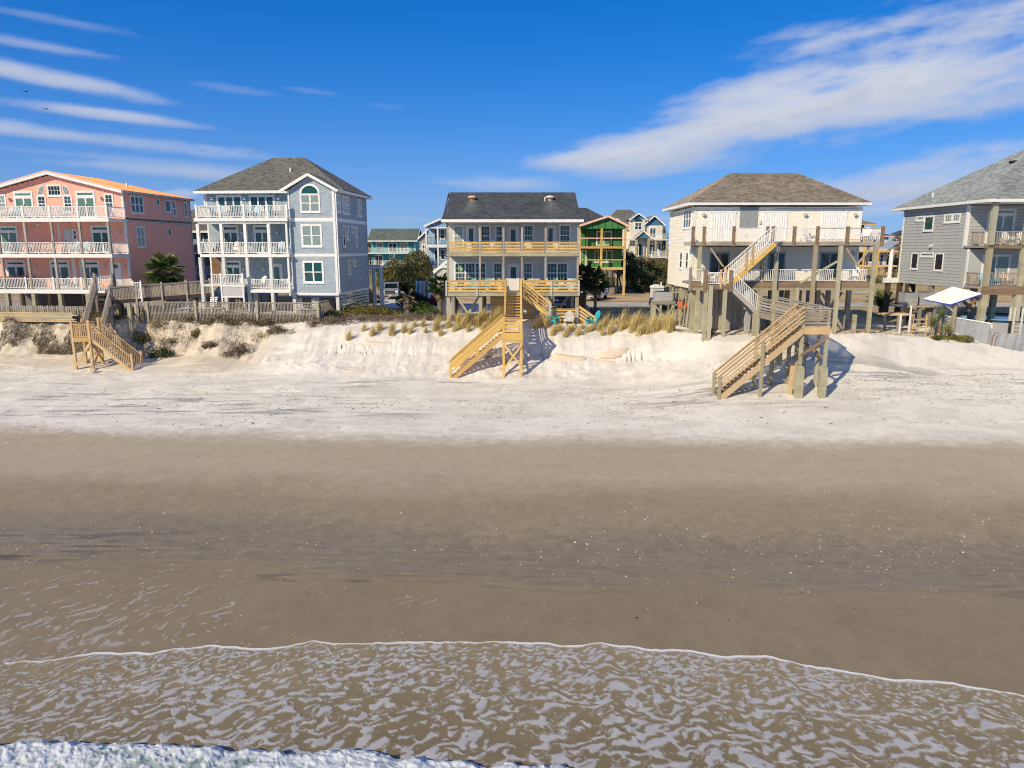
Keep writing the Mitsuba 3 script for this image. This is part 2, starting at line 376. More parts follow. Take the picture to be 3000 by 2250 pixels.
def sand_fn(p, n, uv):
    w = sand_zone(p)
    fine = mikit.fbm(p.x * 3.1, p.y * 3.1, p.z * 3.1, 4)
    broad = mikit.fbm(p.x * .22, p.y * .5, p.z * .5, 3)
    streak = mikit.fbm(p.x * .30, p.y * 3.2, 0., 3)
    dry = mikit.mix((.60, .58, .52), (.67, .65, .585), broad)
    face = mikit.mix((.635, .60, .535), (.71, .68, .62), broad)
    up = mikit.smoothstep(1.75, 2.5, p.z + (fine - .5) * .3) * mikit.smoothstep(45., 47., p.y)
    c = mikit.mix(dry, face, up) * mikit.mix((1, 1, 1), (.86, .80, .70), mikit.smoothstep(-16., -20., p.x) * up)
    # heavy-mineral streaks and drift lines on the dry beach
    line = mikit.smoothstep(.57, .68, streak) * mikit.smoothstep(.38, .58, mikit.fbm(p.x * .09, p.y * .35, 5., 3)) * mikit.smoothstep(39., 40.5, p.y) * (1 - up)
    c = mikit.mix(c, (.22, .215, .215), line * .62)
    speck = mikit.smoothstep(.70, .78, mikit.noise(p.x * 9., p.y * 7., 3.)) * mikit.smoothstep(.42, .6, broad) * mikit.smoothstep(39., 41.5, p.y) * (1 - up)
    c = mikit.mix(c, (.16, .14, .12), speck * .32)
    c = c * mikit.mix((.90, .895, .89), (1.03, 1.03, 1.03), mikit.smoothstep(.30, .62, mikit.fbm(p.x * .5, p.y * 1.4, 11., 4)))
    # left bluff: darker humus layers
    hum = mikit.smoothstep(.48, .68, mikit.fbm(p.x * .9, p.y * .9, p.z * 2.4, 4)) * mikit.smoothstep(-16.5, -19., p.x) * mikit.smoothstep(3.1, 4.3, p.z)
    c = mikit.mix(c, (.25, .19, .12), hum * .6)
    # damp and wet sand
    damp = mikit.mix((.36, .308, .222), (.41, .352, .258), mikit.fbm(p.x * .25, p.y * 1.3, 2., 3))
    damp2 = mikit.mix((.27, .223, .150), (.305, .254, .173), fine)
    grey = mikit.mix((.212, .182, .134), (.240, .208, .156), fine)
    wet = mikit.mix((.232, .187, .120), (.268, .219, .143), mikit.fbm(p.x * .5, p.y * .9, 2., 3))
    c2 = mikit.mix(damp, damp2, mikit.smoothstep(31.5, 27.5, w + (broad - .5) * 3))
    c2 = mikit.mix(c2, grey, mikit.smoothstep(26.6, 23.8, w + (fine - .5) * 1.2 + (broad - .5) * 1.5))
    c2 = mikit.mix(c2, wet, mikit.smoothstep(22.6, 20.6, w + (streak - .5) * 2.))
    rip = mikit.smoothstep(.58, .72, mikit.fbm(p.x * .7 + p.y * .4, p.y * 5.5, 1., 3)) * mikit.smoothstep(20.3, 21.3, w) * mikit.smoothstep(24.4, 22.6, w) * mikit.smoothstep(.36, .56, mikit.fbm(p.x * .16, p.y * .4, 8., 2))
    c2 = mikit.mix(c2, (.085, .078, .07), rip * (.35 + .4 * mikit.smoothstep(3., -4., p.x)))
    c = mikit.mix(c2, c, mikit.smoothstep(34.6, 37.9, w + (fine - .5) * 1.2 + (broad - .5) * 1.6))
    # thin foam left by the last wave, drawn out in short streaks down the slope
    al, ac = p.x * .46 + p.y * .89, p.x * .89 - p.y * .46
    wv = mikit.fbm(p.x * 1.1, p.y * 1.1, 0., 3) - .5
    s1 = mikit.fbm(al * 3.6 + wv * 4., ac * 8.5 + wv * 8., 0., 3)
    amount = mikit.smoothstep(-3.5, -11., p.x + (p.y - 17.5) * .55) * mikit.smoothstep(26., 17.2, p.y)
    amount = dr.maximum(amount, .34 * mikit.smoothstep(.50, .66, mikit.fbm(p.x * .35, p.y * .3, 3., 3)) * mikit.smoothstep(22.5, 19.5, p.y) * mikit.smoothstep(4.5, -2., p.x))
    foam = mikit.smoothstep(0., .04, s1 - (.85 - .25 * amount)) * mikit.smoothstep(.02, .12, amount)
    c = mikit.mix(c, (.42, .41, .39), foam * .6)
    # the lots behind the crest
    lot = mikit.smoothstep(56., 59.5, p.y) * mikit.smoothstep(3.9, 4.3, p.z)
    soil = mikit.mix((.33, .235, .145), (.42, .32, .215), fine)
    weeds = mikit.mix((.17, .135, .06), (.30, .23, .12), mikit.fbm(p.x * 1.2, p.y * 1.2, 0., 3))
    far = mikit.mix((.10, .10, .045), (.24, .20, .11), mikit.fbm(p.x * .09, p.y * .09, 0., 4))
    lots = mikit.mix(soil, weeds, mikit.smoothstep(.42, .58, broad + mikit.smoothstep(66., 70., p.y) * mikit.smoothstep(77., 74., p.y) * .3))
    lots = mikit.mix(lots, far, mikit.smoothstep(108., 125., p.y))
    c = mikit.mix(c, lots, lot)
    strip = mikit.smoothstep(.35, .6, fine) * mikit.smoothstep(15., 17., p.x) * mikit.smoothstep(4.0, 4.2, p.z + (broad - .5) * .5) * mikit.smoothstep(49.4, 50.6, p.y)
    c = mikit.mix(c, weeds * 1.25, strip * .8)
    return c * (.9 + .2 * fine)


def sand_bump(p, n, uv):
    w = sand_zone(p)
    dry = mikit.smoothstep(36., 38., w)
    feet = mikit.fbm(p.x * 2.6, p.y * 2.6, p.z * 2.6, 4) * .055 + mikit.noise(p.x * 9., p.y * 9., 0.) * .010
    rip = mikit.smoothstep(20.3, 21.5, w) * mikit.smoothstep(25.5, 23.5, w)
    return dry * feet + (1 - dry) * (mikit.fbm(p.x * 2.2, p.y * 5., 0., 3) * .014 + rip * mikit.fbm(p.x * .8 + p.y * .4, p.y * 5.5, 1., 3) * .05)


def sand_rough(p, n, uv):
    w = sand_zone(p)
    return .34 + .36 * mikit.smoothstep(22., 30., w) + .15 * mikit.fbm(p.x * .7, p.y * 1.8, 0., 3)


scene['sand'] = {'type': 'twosided', 'bsdf': {'type': 'bumpmap', 'arbitrary': mikit.proc(sand_bump, .02), 'scale': 1.0,
                 'bsdf': {'type': 'principled', 'base_color': mikit.proc(sand_fn), 'roughness': mikit.proc(sand_rough), 'specular': .13}}}
gv = np.stack([GX.ravel(), GY.ravel(), GZ.ravel()], 1)
put('beach', (gv, GF), 'sand', True, uv=gv[:, :2])
label('beach', 'pale sand beach rising over an eroded dune to the house lots', kind='structure')

from scipy.ndimage import gaussian_filter, map_coordinates

# ------------------------------------------------------------------ the sea: a thin sheet of swash with raised foam, deep water behind
FX0, FX1, FS = -13.2, 14.6, .028
sx = np.arange(FX0, FX1, FS)
st = np.concatenate([np.linspace(0, .12, 6)[:-1], np.arange(.12, 6.2, .030)])
SX, ST = np.meshgrid(sx, st)


def warp(P, s, a, seed):
    return np.stack([meshkit.fbm(P * s, 3, seed) - .5, meshkit.fbm(P * s, 3, seed + 7) - .5], -1) * a


edge = shore(SX) + (meshkit.fbm(np.stack([SX * 1.1, SX * 0, SX * 0], -1), 4, 41) - .5) * .34 + np.abs(meshkit.fbm(np.stack([SX * .45, SX * 0, SX * 0], -1), 2, 40) - .5) * .5 - .05
SY = edge - ST
P3 = np.stack([SX, SY, SX * 0], -1)


def band(lx, ly, k, seed):
    """band-limited noise: the meandering patches that foam gathers into"""
    w = np.random.default_rng(seed).normal(size=SX.shape)
    a = gaussian_filter(w, (ly / .030, lx / FS), mode='wrap'); b = gaussian_filter(w, (ly * k / .030, lx * k / FS), mode='wrap')
    d = a / a.std() - b / b.std() * .75
    return d / d.std()


W1 = warp(P3, 1.4, 1.0, 42) + warp(P3, 4.0, .30, 52)
gi, gj = np.meshgrid(np.arange(SX.shape[0]), np.arange(SX.shape[1]), indexing='ij')
def bent(f, k): return map_coordinates(f, [gi + W1[..., 1] * k / .030, gj + (W1[..., 0] * k + ST * .55) / FS], order=1, mode='grid-wrap')
clump = meshkit.fbm(P3 * [.9, 1.3, 1], 4, 43)
holes = meshkit.fbm(P3 * [3.6, 4.6, 1], 4, 44)
near_edge = _ss(2.6, .3, ST)
big, mid_, fine_ = bent(band(.105, .072, 1.8, 1), .6), bent(band(.052, .040, 1.8, 2), .45), bent(band(.024, .020, 1.8, 3), .3)
f = big * (1 - .55 * near_edge) + mid_ * (.50 + .45 * near_edge) + fine_ * .10
f = f / f.std() + (clump - .5) * 1.2
foam = _ss(.38, .66, f)
thin = _ss(.20, .08, np.abs(mid_ * .5 + big * .6 + .15)) * _ss(.46, .54, holes)
foam = np.maximum(foam, thin * .75)
foam *= _ss(.0, .16, ST)
foam *= .80 + .20 * _ss(-14, -8, SX)
foam = np.maximum(foam, _ss(1.0, .4, np.abs(ST - .055 - .03 * (holes - .5)) / (.05 + .10 * _ss(.35, .65, clump))))               # the leading lip
depth = np.interp(ST, [0, .02, .06, .12, .4, 2, 6], [-.015, .02, .045, .022, .02, .045, .12])
SZ = ground(SX, SY, False) + depth + foam * .012 * _ss(.1, .3, ST) + (meshkit.fbm(P3 * [1.2, 2.6, 1], 3, 45) - .5) * .035 * _ss(0, .5, ST)
m, k = SX.shape
jj = (np.arange(m - 1)[:, None] * k + np.arange(k - 1)[None]).ravel()
SF = np.stack([jj, jj + k, jj + k + 1, jj + 1], 1)
SV = np.stack([SX.ravel(), SY.ravel(), SZ.ravel()], 1)
turbid = meshkit.fbm(P3 * .5, 3, 46).ravel()[:, None]
olive = np.array([.245, .200, .112]) * (1 - turbid) + np.array([.295, .240, .144]) * turbid
olive = olive * (1 - .25 * _ss(0, 5, ST).ravel()[:, None])
fm = np.clip(foam, 0, 1).ravel()[:, None]
tone = np.array([.43, .43, .43]) * (.82 + .30 * holes.ravel()[:, None])
lip = _ss(.16, .05, ST).ravel()[:, None]
tone = tone * (1 - lip) + np.array([.66, .67, .68]) * lip
SC = olive * (1 - fm) + tone * fm
scene['swash'] = {'type': 'twosided', 'bsdf': {'type': 'principled', 'base_color': {'type': 'mesh_attribute', 'name': 'vertex_color'}, 'roughness': .4, 'specular': .2}}
put('sea', (SV, SF), 'swash', True, color=SC)
label('sea', 'shallow brown swash laced with white foam running up the sand', kind='structure')
# open water that the swash belongs to, out to the horizon behind the viewpoint
scene['water'] = {'type': 'twosided', 'bsdf': {'type': 'principled', 'base_color': {'type': 'rgb', 'value': [.05, .12, .12]}, 'roughness': .12, 'specular': .5}}
ox = np.array([-6000, -600, -120, -40, -13.2, 0, 14.6, 40, 120, 600, 6000.])
oy = np.array([-9000, -1500, -300, -60, -10, 4, 9.0, 11.2])
OX, OY = np.meshgrid(ox, oy)
OZ = np.interp(OY, [0, 9, 11.2], [-.12, -.10, -.20])
jj = (np.arange(len(oy) - 1)[:, None] * len(ox) + np.arange(len(ox) - 1)[None]).ravel()
put('sea__deep_water', (np.stack([OX.ravel(), OY.ravel(), OZ.ravel()], 1), np.stack([jj, jj + 1, jj + len(ox) + 1, jj + len(ox)], 1)), 'water', True)

# ------------------------------------------------------------------ the bore: a low broken wave in the corner
bx = np.arange(-12.5, 4.0, .025)
bt = np.arange(-.05, 2.6, .025)
BX, BT = np.meshgrid(bx, bt)
front = np.interp(BX, [-13, -10.3, -8.6, -6.6, -5.2, -3.5, -1.9, -.2, 1.1, 2.2, 4], [13.82, 13.78, 13.76, 13.66, 13.48, 13.54, 13.32, 13.12, 13.06, 12.9, 12.7])
front = front + (meshkit.fbm(np.stack([BX * 2.0, BX * 0, BX * 0], -1), 4, 61) - .5) * .35
BY = front - BT
Q3 = np.stack([BX, BY, BX * 0], -1)
lump = meshkit.fbm(Q3 * [4.6, 5.2, 1], 5, 62)
rough = meshkit.fbm(Q3 * 14, 3, 63)
prof = np.interp(BT, [-.05, 0, .08, .25, .7, 1.6, 2.6], [-.12, .02, .13, .22, .24, .16, .05]) * (1.0 - .35 * _ss(0, 4, BX))
BZ = ground(BX, BY, False) + .08 + prof + ((lump - .5) * .14 + (rough - .5) * .05) * _ss(-.02, .15, BT)
vein = meshkit.fbm(np.stack([BX * 3 + (lump - .5) * 4, BY * 3, BX * 0], -1), 4, 64)
white = np.clip(_ss(.26, .56, vein + (lump - .5) * .5 + .30 * _ss(.7, .1, BT)), .25, 1).ravel()[:, None]
BC = np.array([.17, .24, .21]) * (1 - white) + np.array([.60, .645, .67]) * white
m, k = BX.shape
jj = (np.arange(m - 1)[:, None] * k + np.arange(k - 1)[None]).ravel()
put('breaking_wave', (np.stack([BX.ravel(), BY.ravel(), BZ.ravel()], 1), np.stack([jj, jj + k, jj + k + 1, jj + 1], 1)), 'swash', True, color=BC)
label('breaking_wave', 'low broken wave of churned white foam in the near left corner', kind='structure')

# ------------------------------------------------------------------ broken shells on the wet sand
base = trimesh.creation.icosphere(1, 1.0)
bv, bf = np.array(base.vertices), np.array(base.faces)
keep = []
while len(keep) < 6500:
    x, y = rng.uniform(-30, 30), rng.uniform(17.8, 44)
    w = y + .05 * x
    dens = np.interp(w, [17, 20, 22.2, 23.6, 25, 27, 31, 35, 37, 40, 44], [.05, .10, .35, 1.0, .8, .45, .2, .22, .12, .10, .14])
    dens *= .35 + 1.3 * float(meshkit.noise(np.array([x * .35, y * .5, 0.]), 71))
    if rng.random() < dens and abs(x) < y * .78: keep.append((x, y))
keep = np.array(keep)
kz = ground(keep[:, 0], keep[:, 1])
mb, cols = MB(), []
pal = np.array([[.60, .54, .44], [.66, .62, .55], [.60, .36, .16], [.30, .24, .18], [.07, .06, .055], [.66, .52, .34], [.70, .58, .50]])
tet = np.array([[1, 0, 0], [0, .8, 0], [-1, 0, 0], [0, -.8, 0], [.1, 0, .55]], float)
tf = np.array([[0, 1, 4], [1, 2, 4], [2, 3, 4], [3, 0, 4]])
for (x, y), z in zip(keep, kz):
    s = .0115 * rng.lognormal(.3, .42) * (1 + (y - 18) * .02)
    a = rng.uniform(0, 6.28); c, sn = math.cos(a), math.sin(a)
    v = tet * [s, s * rng.uniform(.5, 1), s]
    v = np.stack([v[:, 0] * c - v[:, 1] * sn + x, v[:, 0] * sn + v[:, 1] * c + y, v[:, 2] + z + .002], 1)
    mb.raw(v, tf)
    dark = y > 36
    cols.append(np.repeat(pal[rng.choice(7, p=[.08, .07, .08, .27, .40, .05, .05] if dark else [.30, .24, .15, .06, .06, .11, .08])][None], 5, 0))
put('seashells', mb.mesh(), 'leaf', False, color=np.vstack(cols))
label('seashells', 'broken shells and pebbles scattered over the wet sand', kind='stuff')

# drift of dark bits along the upper beach
mb = MB(); r2 = np.random.default_rng(33); n = 0
while n < 620:
    x, y = r2.uniform(-30, 30), r2.uniform(37.5, 46)
    if abs(x) > y * .78 or y > np.interp(x, CX, TOEY) - .3: continue
    if meshkit.noise(np.array([x * .25, y * .9, 3.]), 34) < .45 and r2.random() < .75: continue
    a, L = r2.normal(0, .5) + (3.14 if r2.random() < .5 else 0), .04 * r2.lognormal(.5, .6); z = float(ground(x, y, False)) + .015
    mb.beam([x, y, z], [x + math.cos(a) * L, y + math.sin(a) * L, z + .01], .018, .02); n += 1
put('beach_wrack', mb.mesh(), 'dark_wood'); label('beach_wrack', 'small dark twigs and weed bits strewn over the dry beach', kind='stuff')

# ------------------------------------------------------------------ building kit
class Face:
    """A wall plane of a house: u along it, d outwards, z up."""

    def __init__(self, fr, side, plane):
        self.fr, self.side, self.p = fr, side, plane

    def rng(self, u0, u1, d0, d1):
        if self.side == 'front': return u0, u1, self.p - d1, self.p - d0
        if self.side == 'right': return self.p + d0, self.p + d1, u0, u1
        return self.p - d1, self.p - d0, u0, u1

    def box(self, parent, name, u0, u1, d0, d1, z0, z1, m):
        return self.fr.box(parent, name, *self.rng(u0, u1, d0, d1), z0, z1, m)

    def mb(self, mb, u0, u1, d0, d1, z0, z1):
        return mb.box(*self.rng(u0, u1, d0, d1), z0, z1)

    def p3(self, u, d, z):
        if self.side == 'front': return [u, self.p - d, z]
        if self.side == 'right': return [self.p + d, u, z]
        return [self.p - d, u, z]


def siding(W, wall, u0, u1, z0, z1, e, m, clip=None, gap=.014, t=.016, name='siding_board'):
    """lap boards, one by one; clip(z) gives the free range of u at a height (gables)"""
    n = max(1, round((z1 - z0) / e)); e = (z1 - z0) / n
    for i in range(n):
        a, b = z0 + i * e, z0 + (i + 1) * e
        l, r = clip(b) if clip else (u0, u1)
        l, r = max(l, u0), min(r, u1)
        if r - l > .15: W.box(wall, name, l, r, .0, t, a + gap, b, m)


def window(W, house, u0, u1, z0, z1, glass='glass', cols=1, rows=2, sash=True, trim=.09, m='white', lights=1, name='window', sill=True, arch=False):
    """lights: how many sashes side by side; cols x rows muntin panes in each; sash: a meeting rail at mid height"""
    key = num(house + '__' + name)
    mb = MB(); g = W.mb
    g(mb, u0, u1, .017, .065, z1 - trim, z1); g(mb, u0, u1, .017, .06, z0, z0 + trim)
    g(mb, u0, u0 + trim, .017, .06, z0 + trim, z1 - trim); g(mb, u1 - trim, u1, .017, .06, z0 + trim, z1 - trim)
    if sill: g(mb, u0 - .04, u1 + .04, .017, .10, z0 - .05, z0)
    w = (u1 - u0 - 2 * trim) / lights
    for i in range(lights):
        a, b = u0 + trim + i * w, u0 + trim + (i + 1) * w
        if i: g(mb, a - .06, a + .06, .017, .055, z0 + trim, z1 - trim)
        zl, zh = z0 + trim, z1 - trim
        for (p, q) in ([(zl, (zl + zh) / 2), ((zl + zh) / 2, zh)] if sash else [(zl, zh)]):
            W.box(key, 'pane', a + .02, b - .02, .018, .024, p + .02, q - .02, glass)
            fr_ = .035
            g(mb, a, b, .018, .045, p, p + fr_); g(mb, a, b, .018, .045, q - fr_, q)
            g(mb, a, a + fr_, .018, .045, p, q); g(mb, b - fr_, b, .018, .045, p, q)
            for c in range(1, cols):
                x = a + (b - a) * c / cols; g(mb, x - .011, x + .011, .02, .034, p, q)
            R = rows if not sash else max(1, rows // 2)
            for r in range(1, R):
                z = p + (q - p) * r / R; g(mb, a, b, .02, .034, z - .011, z + .011)
    put(key, mb.mesh(), m, False, W.fr.w)
    return key


def slider(W, house, u0, u1, z0, z1, glass='glass_teal', transom=.0, panels=2, trim=.10, m='white', name='sliding_door'):
    key = num(house + '__' + name)
    mb = MB(); g = W.mb
    g(mb, u0, u1, .017, .07, z1 - trim, z1); g(mb, u0, u0 + trim, .017, .06, z0, z1 - trim); g(mb, u1 - trim, u1, .017, .06, z0, z1 - trim)
    top = z1 - trim
    if transom:
        W.box(key, 'transom_pane', u0 + trim + .06, u1 - trim - .06, .018, .026, top - transom + .06, top - .07, glass)
        g(mb, u0 + trim, u1 - trim, .017, .05, top - .07, top)
        g(mb, u0 + trim, u1 - trim, .017, .06, top - transom - .10, top - transom + .06)
        g(mb, u0 + trim, u0 + trim + .06, .017, .05, top - transom, top); g(mb, u1 - trim - .06, u1 - trim, .017, .05, top - transom, top)
        top = top - transom - .10
    w = (u1 - u0 - 2 * trim) / panels
    for i in range(panels):
        a, b = u0 + trim + i * w, u0 + trim + (i + 1) * w
        W.box(key, 'pane', a + .06, b - .06, .018, .026, z0 + .12, top - .08, glass)
        g(mb, a, a + .065, .018, .05, z0, top); g(mb, b - .065, b, .018, .05, z0, top)
        g(mb, a, b, .018, .05, top - .085, top); g(mb, a, b, .018, .05, z0, z0 + .13)
    W.box(key, 'handle', (u0 + u1) / 2 + .02, (u0 + u1) / 2 + .05, .05, .08, z0 + .95, z0 + 1.15, 'black_metal')
    put(key, mb.mesh(), m, False, W.fr.w)
    return key


def door(W, house, u0, u1, z0, z1, half=True, m='white', glass='glass', trim=.09):
    key = num(house + '__door')
    mb = MB(); g = W.mb
    g(mb, u0, u1, .017, .07, z1 - trim, z1); g(mb, u0, u0 + trim, .017, .06, z0, z1 - trim); g(mb, u1 - trim, u1, .017, .06, z0, z1 - trim)
    a, b, t = u0 + trim, u1 - trim, z1 - trim
    g(mb, a, b, .018, .035, z0, t)
    if half:
        zl = z0 + (t - z0) * (.46 if half is True else .12)
        W.box(key, 'pane', a + .16, b - .16, .037, .042, zl, t - .17, glass)
        g(mb, a + .12, a + .16, .035, .05, zl - .04, t - .13); g(mb, b - .16, b - .12, .035, .05, zl - .04, t - .13)
        g(mb, a + .16, b - .16, .035, .05, t - .17, t - .13); g(mb, a + .16, b - .16, .035, .05, zl - .04, zl)
        if half is True:
            for c in (0, 1, 2):
                x = a + .14 + (b - a - .28) * (c + .5) / 3
                g(mb, x - .075, x + .075, .035, .043, z0 + .16, zl - .10)
    W.box(key, 'handle', a + .05, a + .10, .036, .09, z0 + .95, z0 + 1.02, 'black_metal')
    put(key, mb.mesh(), m, False, W.fr.w)
    return key


def lamp(W, house, u, z):
    """a hooded wall lantern"""
    mb = MB()
    W.mb(mb, u - .08, u + .08, .016, .05, z - .10, z + .10)
    W.mb(mb, u - .03, u + .03, .05, .16, z + .04, z + .08)
    W.mb(mb, u - .11, u + .11, .08, .30, z - .03, z + .05); W.mb(mb, u - .07, u + .07, .11, .26, z - .14, z - .03)
    part(house, 'wall_lamp', mb.mesh(), 'white_shade', False, W.fr.w)


def railing(fr, parent, p, q, z0, h=.92, m='white', step=.12, stuff=False, w=.038, bottom=.09, name='railing', ends=(0, 0), bm=None, cap=.09):
    """a run of railing from p to q (x, y, at height z0): rails as one part, each baluster a piece of its own"""
    p, q = np.array([p[0], p[1], z0 if len(p) < 3 else p[2]], float), np.array([q[0], q[1], z0 if len(q) < 3 else q[2]], float)
    L = np.linalg.norm((q - p)[:2])
    key = num(parent + '__' + name)
    mb, up = MB(), np.array([0, 0, 1.])
    mb.beam(p + up * (h - .025), q + up * (h - .025), cap, .05)
    put(key, mb.mesh(), m, False, fr.w)
    fr.beam(key, 'bottom_rail', p + up * (bottom + .02), q + up * (bottom + .02), .045, .05, m)
    n = max(1, int(L / step))
    bl = MB()
    for i in range(n):
        c = p + (q - p) * (i + .5) / n
        if stuff: bl.box(c[0] - w / 2, c[0] + w / 2, c[1] - w / 2, c[1] + w / 2, c[2] + bottom + .04, c[2] + h - .05)
        else: fr.box(key, 'baluster', c[0] - w / 2, c[0] + w / 2, c[1] - w / 2, c[1] + w / 2, c[2] + bottom + .04, c[2] + h - .05, bm or m)
    if stuff:
        k2 = fr.add(key, 'balusters', bl, bm or m); labels[k2] = {'kind': 'stuff'}
    return key


def board_rail(fr, parent, p, q, z0, z1=None, h=.92, n=4, m='new_wood', t=.03, bh=.14, cap=True, name='rail_board', lift=.12):
    """horizontal boards between posts"""
    z1 = z0 if z1 is None else z1
    for i in range(n):
        s = lift + (h - lift - .07) * i / (n - 1)
        fr.beam(parent, name, (p[0], p[1], z0 + s), (q[0], q[1], z1 + s), t, bh, m)
    if cap: fr.beam(parent, 'rail_cap', (p[0], p[1], z0 + h + .02), (q[0], q[1], z1 + h + .02), .14, .04, m)


def hip_roof(x0, x1, y0, y1, z0, z1, r0, r1, yr=None, t=.02):
    """hip roof over a rectangle; ridge from (r0) to (r1): points (x, y)"""
    mb = MB()
    a, b, c, d = [x0, y0, z0], [x1, y0, z0], [x1, y1, z0], [x0, y1, z0]
    e, f = [r0[0], r0[1], z1], [r1[0], r1[1], z1]
    if abs(r0[1] - r1[1]) < 1e-6:  # ridge along x
        mb.raw([a, b, f, e], [[0, 1, 2], [0, 2, 3]]); mb.raw([c, d, e, f], [[0, 1, 2], [0, 2, 3]])
        mb.raw([d, a, e], [[0, 1, 2]]); mb.raw([b, c, f], [[0, 1, 2]])
    else:                          # ridge along y: r0 near, r1 far
        mb.raw([a, b, e], [[0, 1, 2]]); mb.raw([c, d, f], [[0, 1, 2]])
        mb.raw([b, c, f, e], [[0, 1, 2], [0, 2, 3]]); mb.raw([d, a, e, f], [[0, 1, 2], [0, 2, 3]])
    return mb


def eaves(x0, x1, y0, y1, z, w=.20, t=.03):
    """a fascia board round the eaves, with the soffit under it"""
    mb = MB()
    mb.box(x0, x1, y0, y0 + t, z - w, z); mb.box(x0, x1, y1 - t, y1, z - w, z)
    mb.box(x0, x0 + t, y0 + t, y1 - t, z - w, z); mb.box(x1 - t, x1, y0 + t, y1 - t, z - w, z)
    mb.box(x0 + t, x1 - t, y0 + t, y1 - t, z - w + .02, z - w + .04)
    return mb


def steps(fr, parent, p, q, w, n, m, stringer='grey_wood', side=(1, 0), tread='tread', th=.04, open_=True, sw=.05, sh=.28, drop=.10):
    """a straight flight from p (top) to q (bottom): treads across SIDE, stringers along both edges"""
    p, q, sd = np.asarray(p, float), np.asarray(q, float), np.array([side[0], side[1], 0.])
    run = (q - p) / n
    dirh = np.array([run[0], run[1], 0.]); go = np.linalg.norm(dirh); dirh = dirh / go
    for i in range(n):
        c = p + run * (i + .5); c[2] = p[2] + run[2] * (i + 1) + .0
        a, b = c - sd * w / 2, c + sd * w / 2
        fr.beam(parent, tread, a, b, go + .03, th, m)
        if not open_:
            c2 = p + run * i; c2[2] = p[2] + run[2] * (i + .5)
            fr.beam(parent, 'riser', c2 - sd * w / 2, c2 + sd * w / 2, .025, abs(run[2]) - .03, m)
    for s in (-1, 1):
        o = sd * (w / 2 + sw / 2 + .003) * s + np.array([0, 0, -drop])
        fr.beam(parent, 'stringer', p + o, q + o, sw, sh, stringer)


# ------------------------------------------------------------------ chairs
def adirondack(fr, x, y, z, yaw, m, text, group, s=1.0):
    """fan-backed garden chair with a sloping seat, broad arms and splayed legs; faces -y at yaw 0"""
    key = thing('garden_chair', text, 'chair', group)
    w = fr.w @ T().translate([x, y, z]).rotate([0, 0, 1], yaw).scale(s)
    def box(name, c, size, rx=0, rz=0):
        k = num(key + '__' + name)
        scene[k] = {'type': 'cube', 'to_world': w @ T().translate(c).rotate([0, 0, 1], rz).rotate([1, 0, 0], rx).scale([v / 2 for v in size]), 'bsdf': ref(m)}
    for i in range(5):
        u = i - 2
        box('back_slat', (u * .105, .30 + .0 * u, .62 - abs(u) ** 1.6 * .022), (.092, .022, .80 - abs(u) ** 1.7 * .05), -22, 0)
    for i in range(3): box('seat_slat', (0, -.28 + i * .17, .37 - i * .045), (.50, .15, .024), -14)
    for sgn in (-1, 1):
        box('armrest', (sgn * .33, -.02, .56), (.13, .68, .025))
        box('leg', (sgn * .29, -.30, .28), (.03, .10, .56)); box('leg', (sgn * .27, .10, .20), (.03, .75, .10), -17)
    return key


# ------------------------------------------------------------------ foliage
def leaves(blobs, n, size, cols, seed, flat=.0, skin=.55, up=.3):
    """leaf-sized faces through the volume of overlapping ellipsoids: (centre, radii); denser towards the skin, with clumps and gaps"""
    r = np.random.default_rng(seed)
    vol = np.array([np.prod(b[1]) ** .8 for b in blobs]); pick = r.choice(len(blobs), n, p=vol / vol.sum())
    C = np.array([b[0] for b in blobs], float)[pick]; Rr = np.array([b[1] for b in blobs], float)[pick]
    d = r.normal(size=(n, 3)); d /= np.linalg.norm(d, axis=1, keepdims=True)
    rad = 1 - skin * r.random(n) ** 1.6
    p = C + d * Rr * rad[:, None]
    k = meshkit.fbm(p / max(.18, size * 5.0), 3, seed)
    ok = k > .40 + .10 * r.random(n)
    p, d, k = p[ok], d[ok], k[ok]; n = len(p)
    p = p + r.normal(size=p.shape) * size * .5
    nn = d + r.normal(size=d.shape) * .8 + [0, 0, up]; nn /= np.linalg.norm(nn, axis=1, keepdims=True)
    a = np.cross(nn, r.normal(size=nn.shape)); a /= np.linalg.norm(a, axis=1, keepdims=True); b = np.cross(nn, a)
    s = size * r.uniform(.6, 1.35, n)[:, None]
    v = np.stack([p - a * s, p + b * s * .45, p + a * s, p - b * s * .45], 1).reshape(-1, 3)
    f = np.arange(n)[:, None] * 4 + np.array([[0, 1, 2, 3]])
    cols = np.asarray(cols, float)
    tint = meshkit.fbm(p / (size * 9), 3, seed + 5)
    ci = np.clip((tint - .3) / .4 * (len(cols) - 1) + r.normal(size=n) * .45, 0, len(cols) - 1)
    lo = np.floor(ci).astype(int); hi = np.minimum(lo + 1, len(cols) - 1)
    c = cols[lo] + (cols[hi] - cols[lo]) * (ci - lo)[:, None]
    c = c * r.uniform(.75, 1.25, n)[:, None]
    return (v, f), np.repeat(c, 4, 0)


